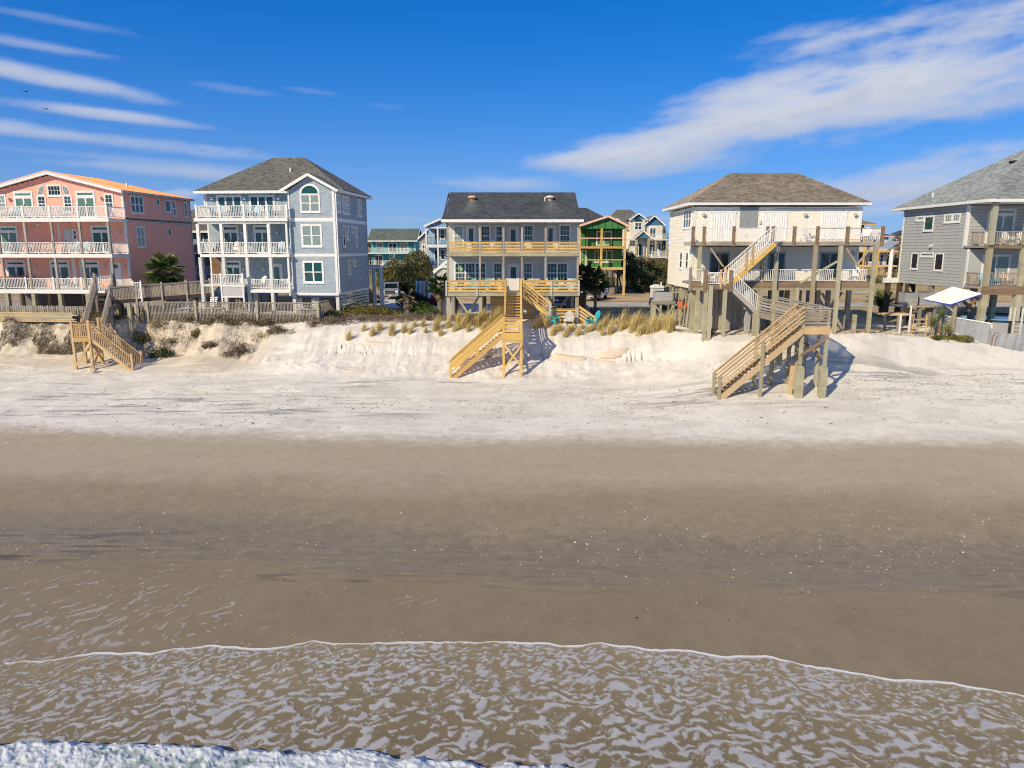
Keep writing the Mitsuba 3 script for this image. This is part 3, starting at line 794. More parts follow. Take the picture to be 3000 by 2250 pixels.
def blades(spots, h, lean, width, cols, seed, curve=.5, seg=3, spread=.12):
    """grass: curved tapering blades standing at the spots (x, y, z, scale)"""
    r = np.random.default_rng(seed)
    S = np.asarray(spots, float); n = len(S)
    th = r.uniform(0, 2 * np.pi, n)
    ln = np.abs(r.normal(size=n)) * lean
    d = np.stack([np.cos(th), np.sin(th), 0 * th], 1)
    wind = np.array([.28, .07, 0])
    side = np.stack([-np.sin(th), np.cos(th), 0 * th], 1) * width
    H = h * S[:, 3] * r.uniform(.55, 1.1, n)
    rows = []
    for i in range(seg + 1):
        t = i / seg
        c = S[:, :3] + (d * (ln * (t + curve * t * t))[:, None] + wind * (t * t)) * H[:, None]
        c[:, 2] += H * (t - .28 * ln * t * t)
        rows.append((c - side * (1 - t * .92), c + side * (1 - t * .92)))
    V = np.stack([np.stack(x, 1) for x in rows], 1)                      # n, seg+1, 2, 3
    q = []
    for i in range(seg): q.append([2 * i, 2 * i + 1, 2 * i + 3, 2 * i + 2])
    m = 2 * (seg + 1)
    F = (np.arange(n)[:, None, None] * m + np.array(q)[None]).reshape(-1, 4)
    cols = np.asarray(cols, float)
    c = cols[r.integers(0, len(cols), n)] * r.uniform(.8, 1.2, n)[:, None]
    return (V.reshape(-1, 3), F), np.repeat(c, m, 0)


def fan_frond(seed, n=26, L=.75, spread=2.5):
    """one palmetto fan: pleated blades round the end of a stalk along +x"""
    r = np.random.default_rng(seed); mb = MB()
    mb.beam((0, 0, 0), (.62, 0, 0), .022, .016)
    for i in range(n):
        a = (i / (n - 1) - .5) * spread
        l = L * (1 - .22 * abs(a)) * r.uniform(.85, 1.05)
        o = np.array([.58 + .06 * math.cos(a), .06 * math.sin(a), 0]); dd = np.array([math.cos(a), math.sin(a), 0])
        s = np.array([-dd[1], dd[0], 0]) * .028
        m_ = o + dd * l * .55 + [0, 0, .02 * (-1) ** i]; e = o + dd * l + [0, 0, -.16 * l - .25 * l * r.random() ** 2]
        mb.raw([o, m_ - s, e, m_ + s], [[0, 1, 2], [0, 2, 3]])
    return mb.mesh()


FANS = [fan_frond(s) for s in (1, 2, 3)]
paint('palm_dark', (.045, .075, .022), .5); paint('palm_green', (.14, .19, .055), .5); paint('palm_light', (.26, .27, .09), .5); paint('palm_dead', (.34, .27, .17), .8)
paint('trunk', board((.17, .13, .10), .6), .9)


def palm(text, x, y, z, h, lean=(0, 0), n=30, s=1.0, dead=8, trunk_r=.16, greens=('palm_green', 'palm_green', 'palm_light'), seed=1, cat='palm tree', group=None):
    key = thing('palm_tree', text, cat, group)
    r = random.Random(seed)
    mb = MB()
    pts = [[x + lean[0] * t * t, y + lean[1] * t * t, z - .3 + (h + .3) * t] for t in np.linspace(0, 1, 9)]
    mb.tube(pts, [trunk_r * (1.25 - .3 * t + .08 * r.random()) for t in np.linspace(0, 1, 9)], 9)
    top = np.array(pts[-1])
    for i in range(int(26 * h / 2)):                     # leaf boots left on the trunk
        t = r.uniform(.45, 1.0); a = r.uniform(0, 6.28)
        c = np.array([x + lean[0] * t * t, y + lean[1] * t * t, z + h * t]); o = np.array([math.cos(a), math.sin(a), 0])
        mb.beam(c + o * trunk_r * .8, c + o * (trunk_r + .14) + [0, 0, .22], .07, .03)
    part(key, 'trunk', mb.mesh(), 'trunk')
    for i in range(n + dead):
        isd = i >= n
        a = i * 2.399963 + r.uniform(-.25, .25)
        el = r.uniform(-75, -40) if isd else 82 - 120 * ((i + .5) / n) ** .8 + r.uniform(-8, 8)
        w = T().translate(list(top + [0, 0, -.05 - .2 * isd])).rotate([0, 0, 1], math.degrees(a)).rotate([0, 1, 0], -el).rotate([1, 0, 0], r.uniform(-25, 25)).scale(s * r.uniform(.85, 1.1) * (.8 if isd else 1))
        part(key, 'dead_frond' if isd else 'frond', FANS[i % 3], 'palm_dead' if isd else greens[i % len(greens)], False, w)
    return key

# ------------------------------------------------------------------ pink house, far left
paint('pink', paintwork((.92, .43, .315), .07), .6, .3)
paint('orange_metal', paintwork((.80, .37, .15), .08), .45, .4)
paint('salmon_trim', (.80, .48, .36), .55)
paint('grey_wall', (.16, .16, .165), .8)


NTH = ['first', 'second', 'third', 'fourth', 'fifth', 'sixth'] + [f'{i}th' for i in range(7, 20)] + ['20th'] + [f"{i}{ {1: 'st', 2: 'nd', 3: 'rd'}.get(i % 10, 'th') }" for i in range(21, 60)]


def pink_house():
    H = thing('beach_house', 'pink three-storey beach house with orange roof and white balcony railings', 'house')
    fr = Frame(-31.32, 56.5, -5)
    X0, X1, Y0, Y1 = -12.05, -.22, 2.4, 12.6
    F, Rw, Lw = Face(fr, 'front', Y0), Face(fr, 'right', X1), Face(fr, 'left', X0)
    ridge = (X0 + X1) / 2; zr, ze = 16.62, 15.18
    wall = fr.box(H, 'wall', X0, X1, Y0, Y1, 7.3, 15.0, 'pink')
    gb = MB().prism([(X0, 15.0), (X1, 15.0), (ridge, 15.0 + (X1 - ridge) * .243)], 1, Y0, Y1)
    fr.add(H, 'gable', gb, 'pink')
    def clip(z):
        k = max(0, (z - 15.05) / .243); return X0 + k, X1 - k
    siding(F, wall, X0, X1, 13.0, 16.45, .21, 'pink', clip, gap=.022)
    siding(F, wall, X0, X1, 10.2, 12.66, .21, 'pink', gap=.022); siding(F, wall, X0, X1, 7.4, 9.9, .21, 'pink', gap=.022)
    siding(Rw, wall, Y0, Y1, 7.35, 12.78, .21, 'pink', gap=.022); siding(Rw, wall, Y0, Y1, 13.05, 15.0, .21, 'pink', gap=.022)
    Rw.box(H, 'band_board', Y0, Y1, 0, .035, 12.79, 12.93, 'trim_grey'); Rw.box(H, 'band_board', Y0, Y1, 0, .10, 12.935, 13.03, 'black_metal')
    for W, a in ((F, X1 - .12), (F, X0)): W.box(H, 'corner_board', a, a + .12, 0, .04, 7.35, 15.0, 'white')
    Rw.box(H, 'corner_board', Y0 - .04, Y0 + .14, 0, .045, 7.35, 15.0, 'white'); Rw.box(H, 'corner_board', Y1 - .14, Y1, 0, .04, 7.35, 15.0, 'trim_grey')
    # roof: low gable to the sea, hipped at the back, standing seams
    ov = .5
    a, b, c = [X0 - .3, Y0 - ov, ze], [ridge, Y0 - ov, zr + .06], [X1 + .3, Y0 - ov, ze]
    d, e, f = [X0 - .3, Y1 + .3, ze], [ridge, 8.8, zr + .06], [X1 + .3, Y1 + .3, ze]
    mb = MB().raw([a, b, e, d], [[0, 1, 2], [0, 2, 3]]).raw([b, c, f, e], [[0, 1, 2], [0, 2, 3]]).raw([d, e, f], [[0, 1, 2]])
    roof = fr.add(H, 'roof', mb, 'orange_metal')
    for i in range(24):
        y = Y0 - ov + .2 + i * .44
        t = max(0., (y - 8.8) / (Y1 + .3 - 8.8)); zz = zr + .06 - (zr + .06 - ze) * t
        xe = ridge + (X1 + .3 - ridge) * t
        fr.beam(roof, 'seam', (xe, y, zz + .02), (X1 + .3, y, ze + .02), .03, .04, 'orange_metal')
    for s in (-1, 1):
        e_ = a if s < 0 else c
        fr.beam(H, 'rake_board', (b[0], Y0 - ov - .02, b[2] - .13), (e_[0], Y0 - ov - .02, e_[2] - .13), .05, .22, 'white')
        fr.beam(H, 'rake_edge', (b[0], Y0 - ov - .03, b[2] + .02), (e_[0], Y0 - ov - .03, e_[2] + .02), .07, .10, 'salmon_trim')
        sf = MB().raw([[b[0], Y0 - ov, b[2] - .16], [b[0], Y0, b[2] - .16], [e_[0], Y0, e_[2] - .16], [e_[0], Y0 - ov, e_[2] - .16]], [[0, 1, 2], [0, 2, 3]])
        fr.add(H, 'soffit', sf, 'white')
    fr.box(H, 'gutter', X1 + .05, X1 + .36, Y0 - ov, Y1 + .3, ze - .17, ze - .02, 'trim_grey')
    fr.box(H, 'vent_pipe', -2.4, -2.3, 6.4, 6.5, 15.6, 16.15, 'white')
    # third floor
    window(F, H, -11.75, -10.25, 13.55, 14.95, 'glass_blind', 2, 4, lights=2); lamp(F, H, -9.95, 14.6); lamp(F, H, -2.05, 14.65)
    for u in (-9.55, -4.2): slider(F, H, u, u + 1.66, 13.0, 15.18, 'glass_green', .30)
    for u, s in ((-7.55, -1), (-5.3, 1)):
        k = window(F, H, u, u + .78, 13.5, 14.85, 'glass', 2, 4)
        half = MB(); pts = [(0, 0)] + [(s * .60 * math.cos(t), .76 * math.sin(t)) for t in np.linspace(0, math.pi / 2, 9)]
        ux = u + (.09 if s > 0 else .69)
        q = [(ux + p_[0], 14.90 + p_[1]) for p_ in pts]
        half.prism(q if s > 0 else q[::-1], 1, Y0 - .045, Y0 - .018); fr.add(H, 'fan_window', half, 'white')
        pts = [(0, 0)] + [(s * .50 * math.cos(t), .63 * math.sin(t)) for t in np.linspace(0, math.pi / 2, 9)]
        q = [(ux + s * .03 + p_[0], 14.94 + p_[1]) for p_ in pts]
        half = MB().prism(q if s > 0 else q[::-1], 1, Y0 - .052, Y0 - .047); fr.add(k, 'arched_pane', half, 'glass_blind')
        for t in (.55, 1.1):
            fr.beam(k, 'muntin', (ux, Y0 - .056, 14.94), (ux + s * .52 * math.cos(t), Y0 - .056, 14.94 + .6 * math.sin(t)), .02, .03, 'white', up=(0, 1, 0))
    window(F, H, -6.58, -5.35, 14.76, 15.68, 'glass', 4, 2, sash=False)
    window(F, H, -1.78, -1.0, 13.5, 14.95, 'glass', 2, 4)
    # second floor: middle recess is deeper at the right
    slider(F, H, -11.2, -9.6, 10.25, 12.45, 'glass_green', .30); slider(F, H, -3.2, -1.45, 10.25, 12.45, 'glass_teal', .30)
    F.box(H, 'corner_board', -6.05, -5.9, 0, .05, 10.25, 12.6, 'white')
    door(F, H, -5.6, -4.95, 10.25, 12.2, half=False, m='white_shade'); window(F, H, -4.85, -4.4, 11.25, 12.15, 'glass', 1, 2)
    lamp(F, H, -.8, 11.9); F.box(H, 'louvre', -7.9, -7.6, .016, .06, 12.42, 12.6, 'white')
    # first floor
    for u in (-11.0, -7.12, -4.5): slider(F, H, u, u + 1.72, 7.45, 9.65, 'glass_teal', .28)
    F.box(H, 'downspout', -5.05, -4.8, .02, .2, 7.45, 9.8, 'white')
    k = door(F, H, -1.95, -.95, 7.45, 9.48, half=False)
    fan = MB().prism([(-1.45 + .28 * math.cos(t), 9.05 + .28 * math.sin(t)) for t in np.linspace(0, math.pi, 9)], 1, Y0 - .05, Y0 - .037)
    fr.add(k, 'pane', fan, 'glass'); lamp(F, H, -2.35, 9.2); lamp(F, H, -.62, 9.2); lamp(F, H, -8.3, 9.15)
    # right side windows
    window(Rw, H, 3.3, 5.1, 13.45, 14.9, 'glass', 1, 2, lights=3); window(Rw, H, 8.3, 9.25, 13.75, 14.88, 'glass', 1, 1, sash=False)
    window(Rw, H, 9.5, 10.05, 13.45, 14.88); window(Rw, H, 11.45, 12.0, 13.45, 14.88); window(Rw, H, 3.7, 4.9, 10.7, 12.42, 'glass_blind', 1, 2, lights=2)
    for u, z in ((7.27, 14.55), (8.67, 12.1)):
        q = [(u + .27 * math.cos(t), z + .36 * math.sin(t)) for t in np.linspace(0, 2 * math.pi, 17)[:-1]]
        k = fr.add(H, 'oval_window', MB().prism(q, 0, X1 + .018, X1 + .06), 'white')
        q = [(u + .19 * math.cos(t), z + .27 * math.sin(t)) for t in np.linspace(0, 2 * math.pi, 17)[:-1]]
        fr.add(k, 'pane', MB().prism(q, 0, X1 + .061, X1 + .066), 'glass')
    # balconies
    posts = [-.13, -2.5, -4.82, -7.07, -9.35, -11.6]
    for lv, (zf, zt) in enumerate(((12.66, 12.94), (9.9, 10.18), (7.08, 7.40))):
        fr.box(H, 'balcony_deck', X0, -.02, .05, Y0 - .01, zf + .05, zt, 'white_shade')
        fr.box(H, 'fascia_board', X0, 0, 0, .045, zf, zt - .01, 'white'); fr.box(H, 'fascia_board', -.045, 0, .05, Y0 - .02, zf, zt - .01, 'white')
        for i in range(5):
            a_, b_ = posts[i + 1], posts[i]
            if lv == 2 and i == 0: b_ = -1.35
            railing(fr, H, (a_ + .09, .09), (b_ - .09, .09), zt, .90, step=.125)
        railing(fr, H, (-.1, .2), (-.1, Y0 - .05), zt, .90, step=.125)
        for x in posts:
            if lv == 0: fr.box(H, 'railing_post', x - .075, x + .075, .02, .16, zt, zt + .98, 'white')
            else: fr.box(H, 'balcony_post', x - .085, x + .085, .02, .19, zt, zt + 2.46, 'grey_wood')
        if lv == 2:
            for x in (-7.5, -5.14, -2.8, -1.3): fr.box(H, 'railing_post', x - .07, x + .07, -.02, .018, zt, zt + .98, 'white')
    # open ground floor
    fr.box(H, 'ground_wall', X0, -2.6, 4.6, 4.75, 5.0, 7.06, 'grey_wall')
    G = Face(fr, 'front', 4.6)
    window(G, H, -6.2, -3.9, 5.0, 6.75, 'glass', 2, 2, m='trim_grey'); slider(G, H, -5.9, -4.1, 5.0, 6.4, 'glass')
    for x in posts: fr.box(H, 'pile', x - .15, x + .15, .05, .35, 4.4, 7.07, 'treated_wood')
    for x in (-10.6, -8.2): fr.box(H, 'pile', x - .1, x + .1, 3.2, 3.4, 4.4, 7.07, 'treated_wood')
    fr.beam(H, 'entry_stair_rail', (-3.4, 3.4, 5.3), (-1.9, 3.4, 6.9), .06, .08, 'white'); fr.beam(H, 'entry_stair_rail', (-3.4, 3.4, 4.7), (-1.9, 3.4, 6.2), .06, .08, 'white')
    for i in range(9): fr.box(H, 'stair_baluster', -3.3 + i * .16, -3.26 + i * .16, 3.38, 3.42, 4.75 + i * .17, 5.38 + i * .17, 'white')
    # balcony furniture
    for i, x in enumerate((-7.25, -6.75, -6.2, -5.65, -5.0, -4.5)):
        adirondack(fr, x, 1.25, 12.94, 180 + (8 if i % 2 else -6), 'white', f'white garden chair, {NTH[i]} from left of six on the pink top balcony', 'white chairs on the pink top balcony')
    adirondack(fr, -8.7, 1.3, 12.94, 20, 'pale_blue', 'pale blue garden chair at the left of the pink top balcony', None)
    adirondack(fr, -9.4, 1.3, 12.94, -20, 'white', 'white garden chair left of the pale blue one on the pink top balcony', None)
    adirondack(fr, -9.0, 1.4, 10.18, 0, 'navy', 'dark blue garden chair on the pink middle balcony beside its glass door', None)
    adirondack(fr, -7.5, 1.4, 10.18, 12, 'maroon', 'dark red garden chair before the sunlit wall of the pink middle balcony', None)
    adirondack(fr, -6.2, 1.4, 10.18, -12, 'salmon_trim', 'salmon garden chair right of the dark red chair on the pink middle balcony', None)
    for x, t in ((-3.9, 'left'), (-3.1, 'right')): adirondack(fr, x, 1.3, 10.18, 10, 'pale_blue', t + ' one of two pale blue garden chairs on the pink middle balcony', 'pale blue chairs on the pink middle balcony')
    for x, t in ((-5.55, 'left of the post'), (-4.25, 'right of the post')): adirondack(fr, x, 1.0, 7.4, 170, 'trim_grey', f'grey white garden chair {t} on the pink lowest balcony', None)
    # long maroon spa cover on the lowest balcony
    k = thing('hot_tub', 'hot tub with maroon cover on the lowest pink balcony', 'hot tub')
    fr.box(k, 'shell', -10.9, -8.4, .7, 2.1, 7.4, 8.22, 'interior'); fr.box(k, 'cover', -10.95, -8.35, .65, 2.15, 8.22, 8.34, 'maroon')


pink_house()

paint('pale_plank', board((.55, .45, .26), .4), .7)
# picket fence, plank bulkhead
fr = Frame(-31.32, 56.5, -5)
K = thing('picket_fence', 'weathered grey picket fence below the pink house', 'fence')
for i in range(58):
    x = -12.6 + i * .19 + rnd.uniform(-.015, .015); t = rnd.uniform(-.03, .03)
    fr.box(K, 'picket', x, x + .125, -1.50, -1.475, 4.6, 6.22 + t, 'grey_wood')
for z in (5.3, 5.98): fr.box(K, 'rail', -12.7, -1.7, -1.47, -1.42, z, z + .09, 'grey_wood')
K = thing('plank_bulkhead', 'low yellowish bulkhead of stacked planks under the picket fence', 'retaining wall')
for i in range(9):
    fr.box(K, 'plank', -9.9 + rnd.uniform(-.1, .1), -2.2 + rnd.uniform(-.3, .2), -1.95, -1.90 + rnd.uniform(0, .02), 5.02 + i * .082, 5.085 + i * .082, ('pale_plank', 'tan_wood', 'pale_plank', 'treated_wood')[i % 4])

# stairs from the pink house to the beach
K = thing('beach_stairs', 'old brown stairs with newer tan lower flight leading from pink house to beach', 'stairs')
fs = Frame(-31.95, 56.0, 17.7)
steps(fs, K, (0, 0, 7.35), (0, -4.75, 4.45), 1.12, 16, 'brown_wood', 'grey_wood', (1, 0))
for s in (-1, 1):
    x = s * .62
    railing(fs, K, (x, .1, 7.3), (x, -4.75, 4.40), 0, 1.0, 'grey_wood', .125, bottom=.02, w=.045, cap=.14)
    fs.box(K, 'post', x - .07, x + .07, .0, .14, 3.9, 8.75, 'grey_wood'); fs.box(K, 'post', x - .07, x + .07, -4.9, -4.76, 3.2, 5.65, 'tan_wood')
fs.beam(K, 'brace', (.62, -.2, 4.6), (.62, -2.6, 5.6), .05, .14, 'grey_wood'); fs.beam(K, 'brace', (.62, -3.8, 4.2), (.62, -1.2, 5.9), .05, .14, 'grey_wood')
fw = Frame(0, 0)
for i in range(9): fw.box(K, 'landing_board', -31.15, -29.85, 49.98 + i * .145, 50.115 + i * .145, 4.36, 4.40, 'tan_wood')
fw.box(K, 'rim_board', -31.18, -29.82, 49.93, 49.97, 4.12, 4.40, 'new_wood'); fw.box(K, 'rim_board', -31.19, -31.15, 49.98, 51.28, 4.12, 4.40, 'tan_wood'); fw.box(K, 'rim_board', -31.18, -29.82, 51.29, 51.33, 4.12, 4.40, 'tan_wood')
for x, y, t in ((-31.1, 50.0, 5.62), (-29.9, 50.0, 5.62), (-31.1, 51.25, 5.5), (-29.9, 51.25, 5.7)): fw.box(K, 'post', x - .075, x + .075, y - .075, y + .075, 1.2, t, 'tan_wood')
railing(fw, K, (-31.02, 50.0), (-29.98, 50.0), 4.4, .98, 'tan_wood', .125, w=.045, bottom=.04); railing(fw, K, (-31.1, 50.1), (-31.1, 51.15), 4.4, .98, 'tan_wood', .125, w=.045, bottom=.04)
for y in (49.90, 51.35):
    s = (-1, 1)[y > 50.5]
    fw.beam(K, 'brace', (-31.1, y, 2.3), (-29.9, y, 4.0), .05, .17, 'tan_wood')
    if y > 50.5: fw.beam(K, 'brace', (-31.1, y + .05, 4.0), (-29.9, y + .05, 2.3), .05, .17, 'new_wood')
fw.beam(K, 'brace', (-29.82, 50.0, 4.05), (-29.82, 51.25, 2.5), .05, .17, 'tan_wood'); fw.beam(K, 'brace', (-29.78, 50.0, 2.5), (-29.78, 51.25, 4.0), .05, .17, 'tan_wood')
steps(fw, K, (-29.82, 50.65, 4.38), (-27.05, 50.65, 1.98), 1.15, 13, 'tan_wood', 'tan_wood', (0, 1))
for y in (50.0, 51.3):
    railing(fw, K, (-29.8, y, 4.36), (-27.1, y, 2.02), 0, 1.05, 'tan_wood', .125, w=.045, bottom=-.02, cap=.12)
    fw.box(K, 'post', -27.15, -27.0, y - .075, y + .075, 1.2, 3.25, 'tan_wood'); fw.box(K, 'post_cap', -27.17, -26.98, y - .095, y + .095, 3.25, 3.30, 'grey_wood')

# the grey walkway from those stairs to the blue house
K = thing('boardwalk', 'weathered grey raised boardwalk with slatted sides between pink and blue houses', 'boardwalk')
A_, B_ = np.array([-30.75, 54.6, 6.70]), np.array([-24.35, 57.9, 7.08])
ax = (B_ - A_); ax2 = ax[:2] / np.linalg.norm(ax[:2]); nr = np.array([-ax2[1], ax2[0]])
for j, off in enumerate((0, 1.25)):
    p, q = A_.copy(), B_.copy(); p[:2] += nr * off; q[:2] += nr * off
    for i in range(4):
        a, b = p + (q - p) * i / 4, p + (q - p) * (i + 1) / 4
        railing(fw, K, a, b, 0, .98, 'grey_wood', .10, bottom=.0, w=.05, cap=.15, stuff=(j == 1))
        fw.box(K, 'post', a[0] - .07, a[0] + .07, a[1] - .07, a[1] + .07, 4.4, a[2] + 1.12, 'grey_wood')
    fw.box(K, 'post', q[0] - .07, q[0] + .07, q[1] - .07, q[1] + .07, 4.4, q[2] + 1.12, 'grey_wood')
    fw.beam(K, 'beam', p + [0, 0, -.16], q + [0, 0, -.16], .08, .26, 'dark_wood')
n = 44
for i in range(n):
    c = A_ + (B_ - A_) * (i + .5) / n
    fw.beam(K, 'floor_board', c, [c[0] + nr[0] * 1.25, c[1] + nr[1] * 1.25, c[2]], .145, .03, 'grey_wood')
for x, y in ((-29.3, 54.5), (-28.4, 55.4)): fw.box(K, 'pile', x - .13, x + .13, y - .13, y + .13, 4.0, 6.5, 'treated_wood')
K = thing('walkway_gate', 'white slatted gate at the top of the pink house stairs', 'gate')
railing(fs, K, (-.5, .25, 7.3), (.5, .25, 7.3), 0, 1.2, 'white', .12, bottom=.05)
for x in (-.55, .55): fs.box(K, 'post', x - .06, x + .06, .19, .31, 6.8, 8.65, 'white')
K = thing('gate_post_pair', 'short white railing piece standing on the grey boardwalk', 'gate')
c = A_ + (B_ - A_) * .27
railing(fw, K, (c[0] - .25, c[1] - .1, c[2]), (c[0] + .25, c[1] - .1, c[2]), 0, 1.25, 'white', .11, bottom=.0)
for s in (-.3, .3): fw.box(K, 'post', c[0] + s - .05, c[0] + s + .05, c[1] - .15, c[1] - .05, c[2] - .3, c[2] + 1.36, 'white')

# ------------------------------------------------------------------ blue house
def shingle_fn(p, n, uv):
    row = dr.floor(p.z * 5.2)
    along = dr.select(dr.abs(n.x) > dr.abs(n.y), p.y, p.x)
    r = mikit.cell_rand(row, 3)
    cell = dr.floor(along * 4.2 + r * 5)
    t = mikit.cell_rand(cell, row, 5)
    fx = along * 4.2 + r * 5 - cell
    k = mikit.fbm(p.x * .5, p.y * .5, p.z * .5, 2)
    return mi.Color3f(.345, .415, .465) * (.90 + .16 * t) * (.93 + .14 * k) * dr.select(fx < .07, .80, 1.)


paint('blue_shingle', mikit.proc(shingle_fn), .7, .25)
paint('knotty_wood', board((.16, .085, .04), .7, sx=.4, sz=14), .6)


def blue_house():
    H = thing('beach_house', 'blue-grey shingled three-storey beach house with white trim and arched tower window', 'house')
    fr = Frame(-22.63, 56, -5)
    X0, XT, X1, Y0, YT, Y1 = -2.13, 5.42, 9.04, 2.4, .6, 9.0
    F, Tw, Rw, Lw = Face(fr, 'front', Y0), Face(fr, 'front', YT), Face(fr, 'right', X1), Face(fr, 'left', XT)
    wall = fr.box(H, 'wall', X0, XT, Y0, Y1, 7.1, 14.95, 'blue_shingle')
    tower = fr.box(H, 'tower', XT, X1, YT, Y1, 7.15, 14.95, 'blue_shingle')
    fr.add(tower, 'gable', MB().prism([(XT, 14.95), (X1, 14.95), ((XT + X1) / 2, 16.05)], 1, YT, 4.), 'blue_shingle')
    e = .192
    def clip(z):
        k = max(0, (z - 15.0) / .60); return XT + k, X1 - k
    for W, w, u0, u1, cl in ((F, wall, X0, XT, None), (Tw, tower, XT, X1, clip), (Rw, tower, YT, Y1, None)):
        for a, b in ((7.22, 9.96), (10.22, 12.62), (12.93, 14.98 if W is not Tw else 15.95)):
            siding(W, w, u0, u1, a, b, e, 'blue_shingle', cl, gap=.012, name='shingle_course')
    siding(Lw, tower, YT, Y0, 7.22, 14.95, e, 'blue_shingle', name='shingle_course')
    for W, u0, u1 in ((Tw, XT, X1), (Rw, YT, Y1)):
        for a, b in ((12.64, 12.92), (9.98, 10.21), (7.0, 7.2)): W.box(H, 'band_board', u0, u1, 0, .05, a, b, 'white')
    Tw.box(H, 'corner_board', XT, XT + .12, .052, .06, 7.0, 15.0, 'white'); Tw.box(H, 'corner_board', X1 - .13, X1 + .06, .052, .07, 7.0, 15.0, 'white')
    Rw.box(H, 'corner_board', YT, YT + .13, .052, .06, 7.0, 14.95, 'white'); Rw.box(H, 'corner_board', Y1 - .1, Y1, .052, .06, 7.0, 14.95, 'trim_grey')
    F.box(H, 'corner_board', X0, X0 + .12, .017, .04, 7.2, 14.9, 'white')
    # roof: hip with a small gable over the tower
    ze = 15.07
    roof = roof_part(fr, H, 'roof', hip_roof(X0 - .55, X1 + .45, Y0 - .75, Y1 + .5, ze, 18.0, (2.3, 5.6), (5.0, 5.6)), 'green_grey')
    xm = (XT + X1) / 2 - .02
    g = MB().raw([[XT - .45, YT - .4, 14.98], [xm, YT - .4, 16.22], [xm, 4.2, 16.22], [XT - .45, 2.2, 14.98]], [[0, 1, 2], [0, 2, 3]])
    g.raw([[xm, YT - .4, 16.22], [X1 + .42, YT - .4, 14.98], [X1 + .42, 2.2, 14.98], [xm, 4.2, 16.22]], [[0, 1, 2], [0, 2, 3]])
    roof_part(fr, H, 'gable_roof', g, 'green_grey')
    fr.box(H, 'vent_pipe', 4.4, 4.5, 3.8, 3.9, 16.3, 17.0, 'white')
    fr.box(H, 'fascia_board', X0 - .55, XT - .45, Y0 - .80, Y0 - .75, 14.86, 15.06, 'white'); fr.box(H, 'soffit', X0 - .5, XT, Y0 - .75, Y0, 14.88, 14.92, 'white')
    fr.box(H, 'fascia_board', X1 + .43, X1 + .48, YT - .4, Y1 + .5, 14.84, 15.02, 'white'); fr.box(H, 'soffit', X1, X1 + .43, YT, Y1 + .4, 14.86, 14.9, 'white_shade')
    for s in (-1, 1):
        e_ = (XT - .45) if s < 0 else X1 + .42
        fr.beam(H, 'rake_board', (xm, YT - .43, 16.10), (e_, YT - .43, 14.88), .05, .20, 'white')
        sf = MB().raw([[xm, YT - .4, 16.06], [xm, YT, 16.06], [e_, YT, 14.86], [e_, YT - .4, 14.86]], [[0, 1, 2], [0, 2, 3]]); fr.add(H, 'soffit', sf, 'white')
    fr.box(H, 'downspout', X1 + .08, X1 + .17, YT - .02, YT + .08, 7.2, 14.8, 'white'); fr.box(H, 'downspout', X0 - .12, X0 - .03, Y0 - .06, Y0 + .03, 12.9, 14.8, 'white')
    # tower windows
    k = window(Tw, H, 6.38, 7.95, 13.32, 14.72, 'glass_blind', 1, 2, lights=2)
    c, z = 7.165, 14.74
    arc = lambda r, rz: [(c + r * math.cos(t), z + rz * math.sin(t)) for t in np.linspace(0, math.pi, 17)]
    fr.add(k, 'arch_trim', MB().prism(arc(.80, .72), 1, YT - .062, YT - .018), 'white')
    fr.add(k, 'arched_pane', MB().prism(arc(.64, .56), 1, YT - .070, YT - .064), 'glass_teal')
    window(Tw, H, 6.32, 7.98, 10.72, 12.45, 'glass_blind', 1, 2, lights=2, trim=.12); window(Tw, H, 6.3, 7.98, 7.95, 9.66, 'glass_teal', 1, 2, lights=2, trim=.12)
    # right side
    for u0, u1, z0, z1, L in ((.8, 2.0, 13.35, 14.75, 2), (2.45, 4.2, 13.3, 14.72, 3), (6.4, 7.5, 13.3, 14.72, 2), (2.25, 2.85, 10.72, 12.4, 1), (3.2, 3.75, 11.25, 12.4, 1), (5.5, 6.05, 10.72, 12.4, 1), (3.25, 3.9, 8.5, 9.7, 1)):
        window(Rw, H, u0, u1, z0, z1, 'glass_blind' if z0 > 13 else 'glass', 1, 2, lights=L)
    window(Rw, H, 4.5, 5.25, 11.88, 12.42, 'glass', 1, 1, sash=False); window(Rw, H, 4.6, 5.35, 9.14, 9.72, 'glass', 1, 1, sash=False)
    # glass doors and lamps
    slider(F, H, -1.2, .95, 12.93, 14.80, 'glass', panels=3); slider(F, H, 1.5, 3.62, 12.93, 14.80, 'glass', panels=3)
    slider(F, H, -.9, .45, 10.2, 12.45, 'glass_teal', .32); slider(F, H, 1.7, 3.1, 10.2, 12.45, 'glass_teal', .32)
    slider(F, H, -.9, .45, 7.5, 9.65, 'glass_teal', .30); door(F, H, 2.95, 3.9, 7.55, 9.4, half=2, glass='glass_green')
    F.box(H, 'timber_panel', X0, -1.25, .017, .03, 7.5, 9.9, 'knotty_wood')
    for u, zz in ((-1.5, 14.55), (1.2, 14.55), (4.0, 14.55), (.8, 11.85), (3.7, 11.85), (.75, 8.95), (2.4, 8.95)): lamp(F, H, u, zz)
    # balconies
    posts = [-1.72, .17, 2.07, 3.95, 5.45]
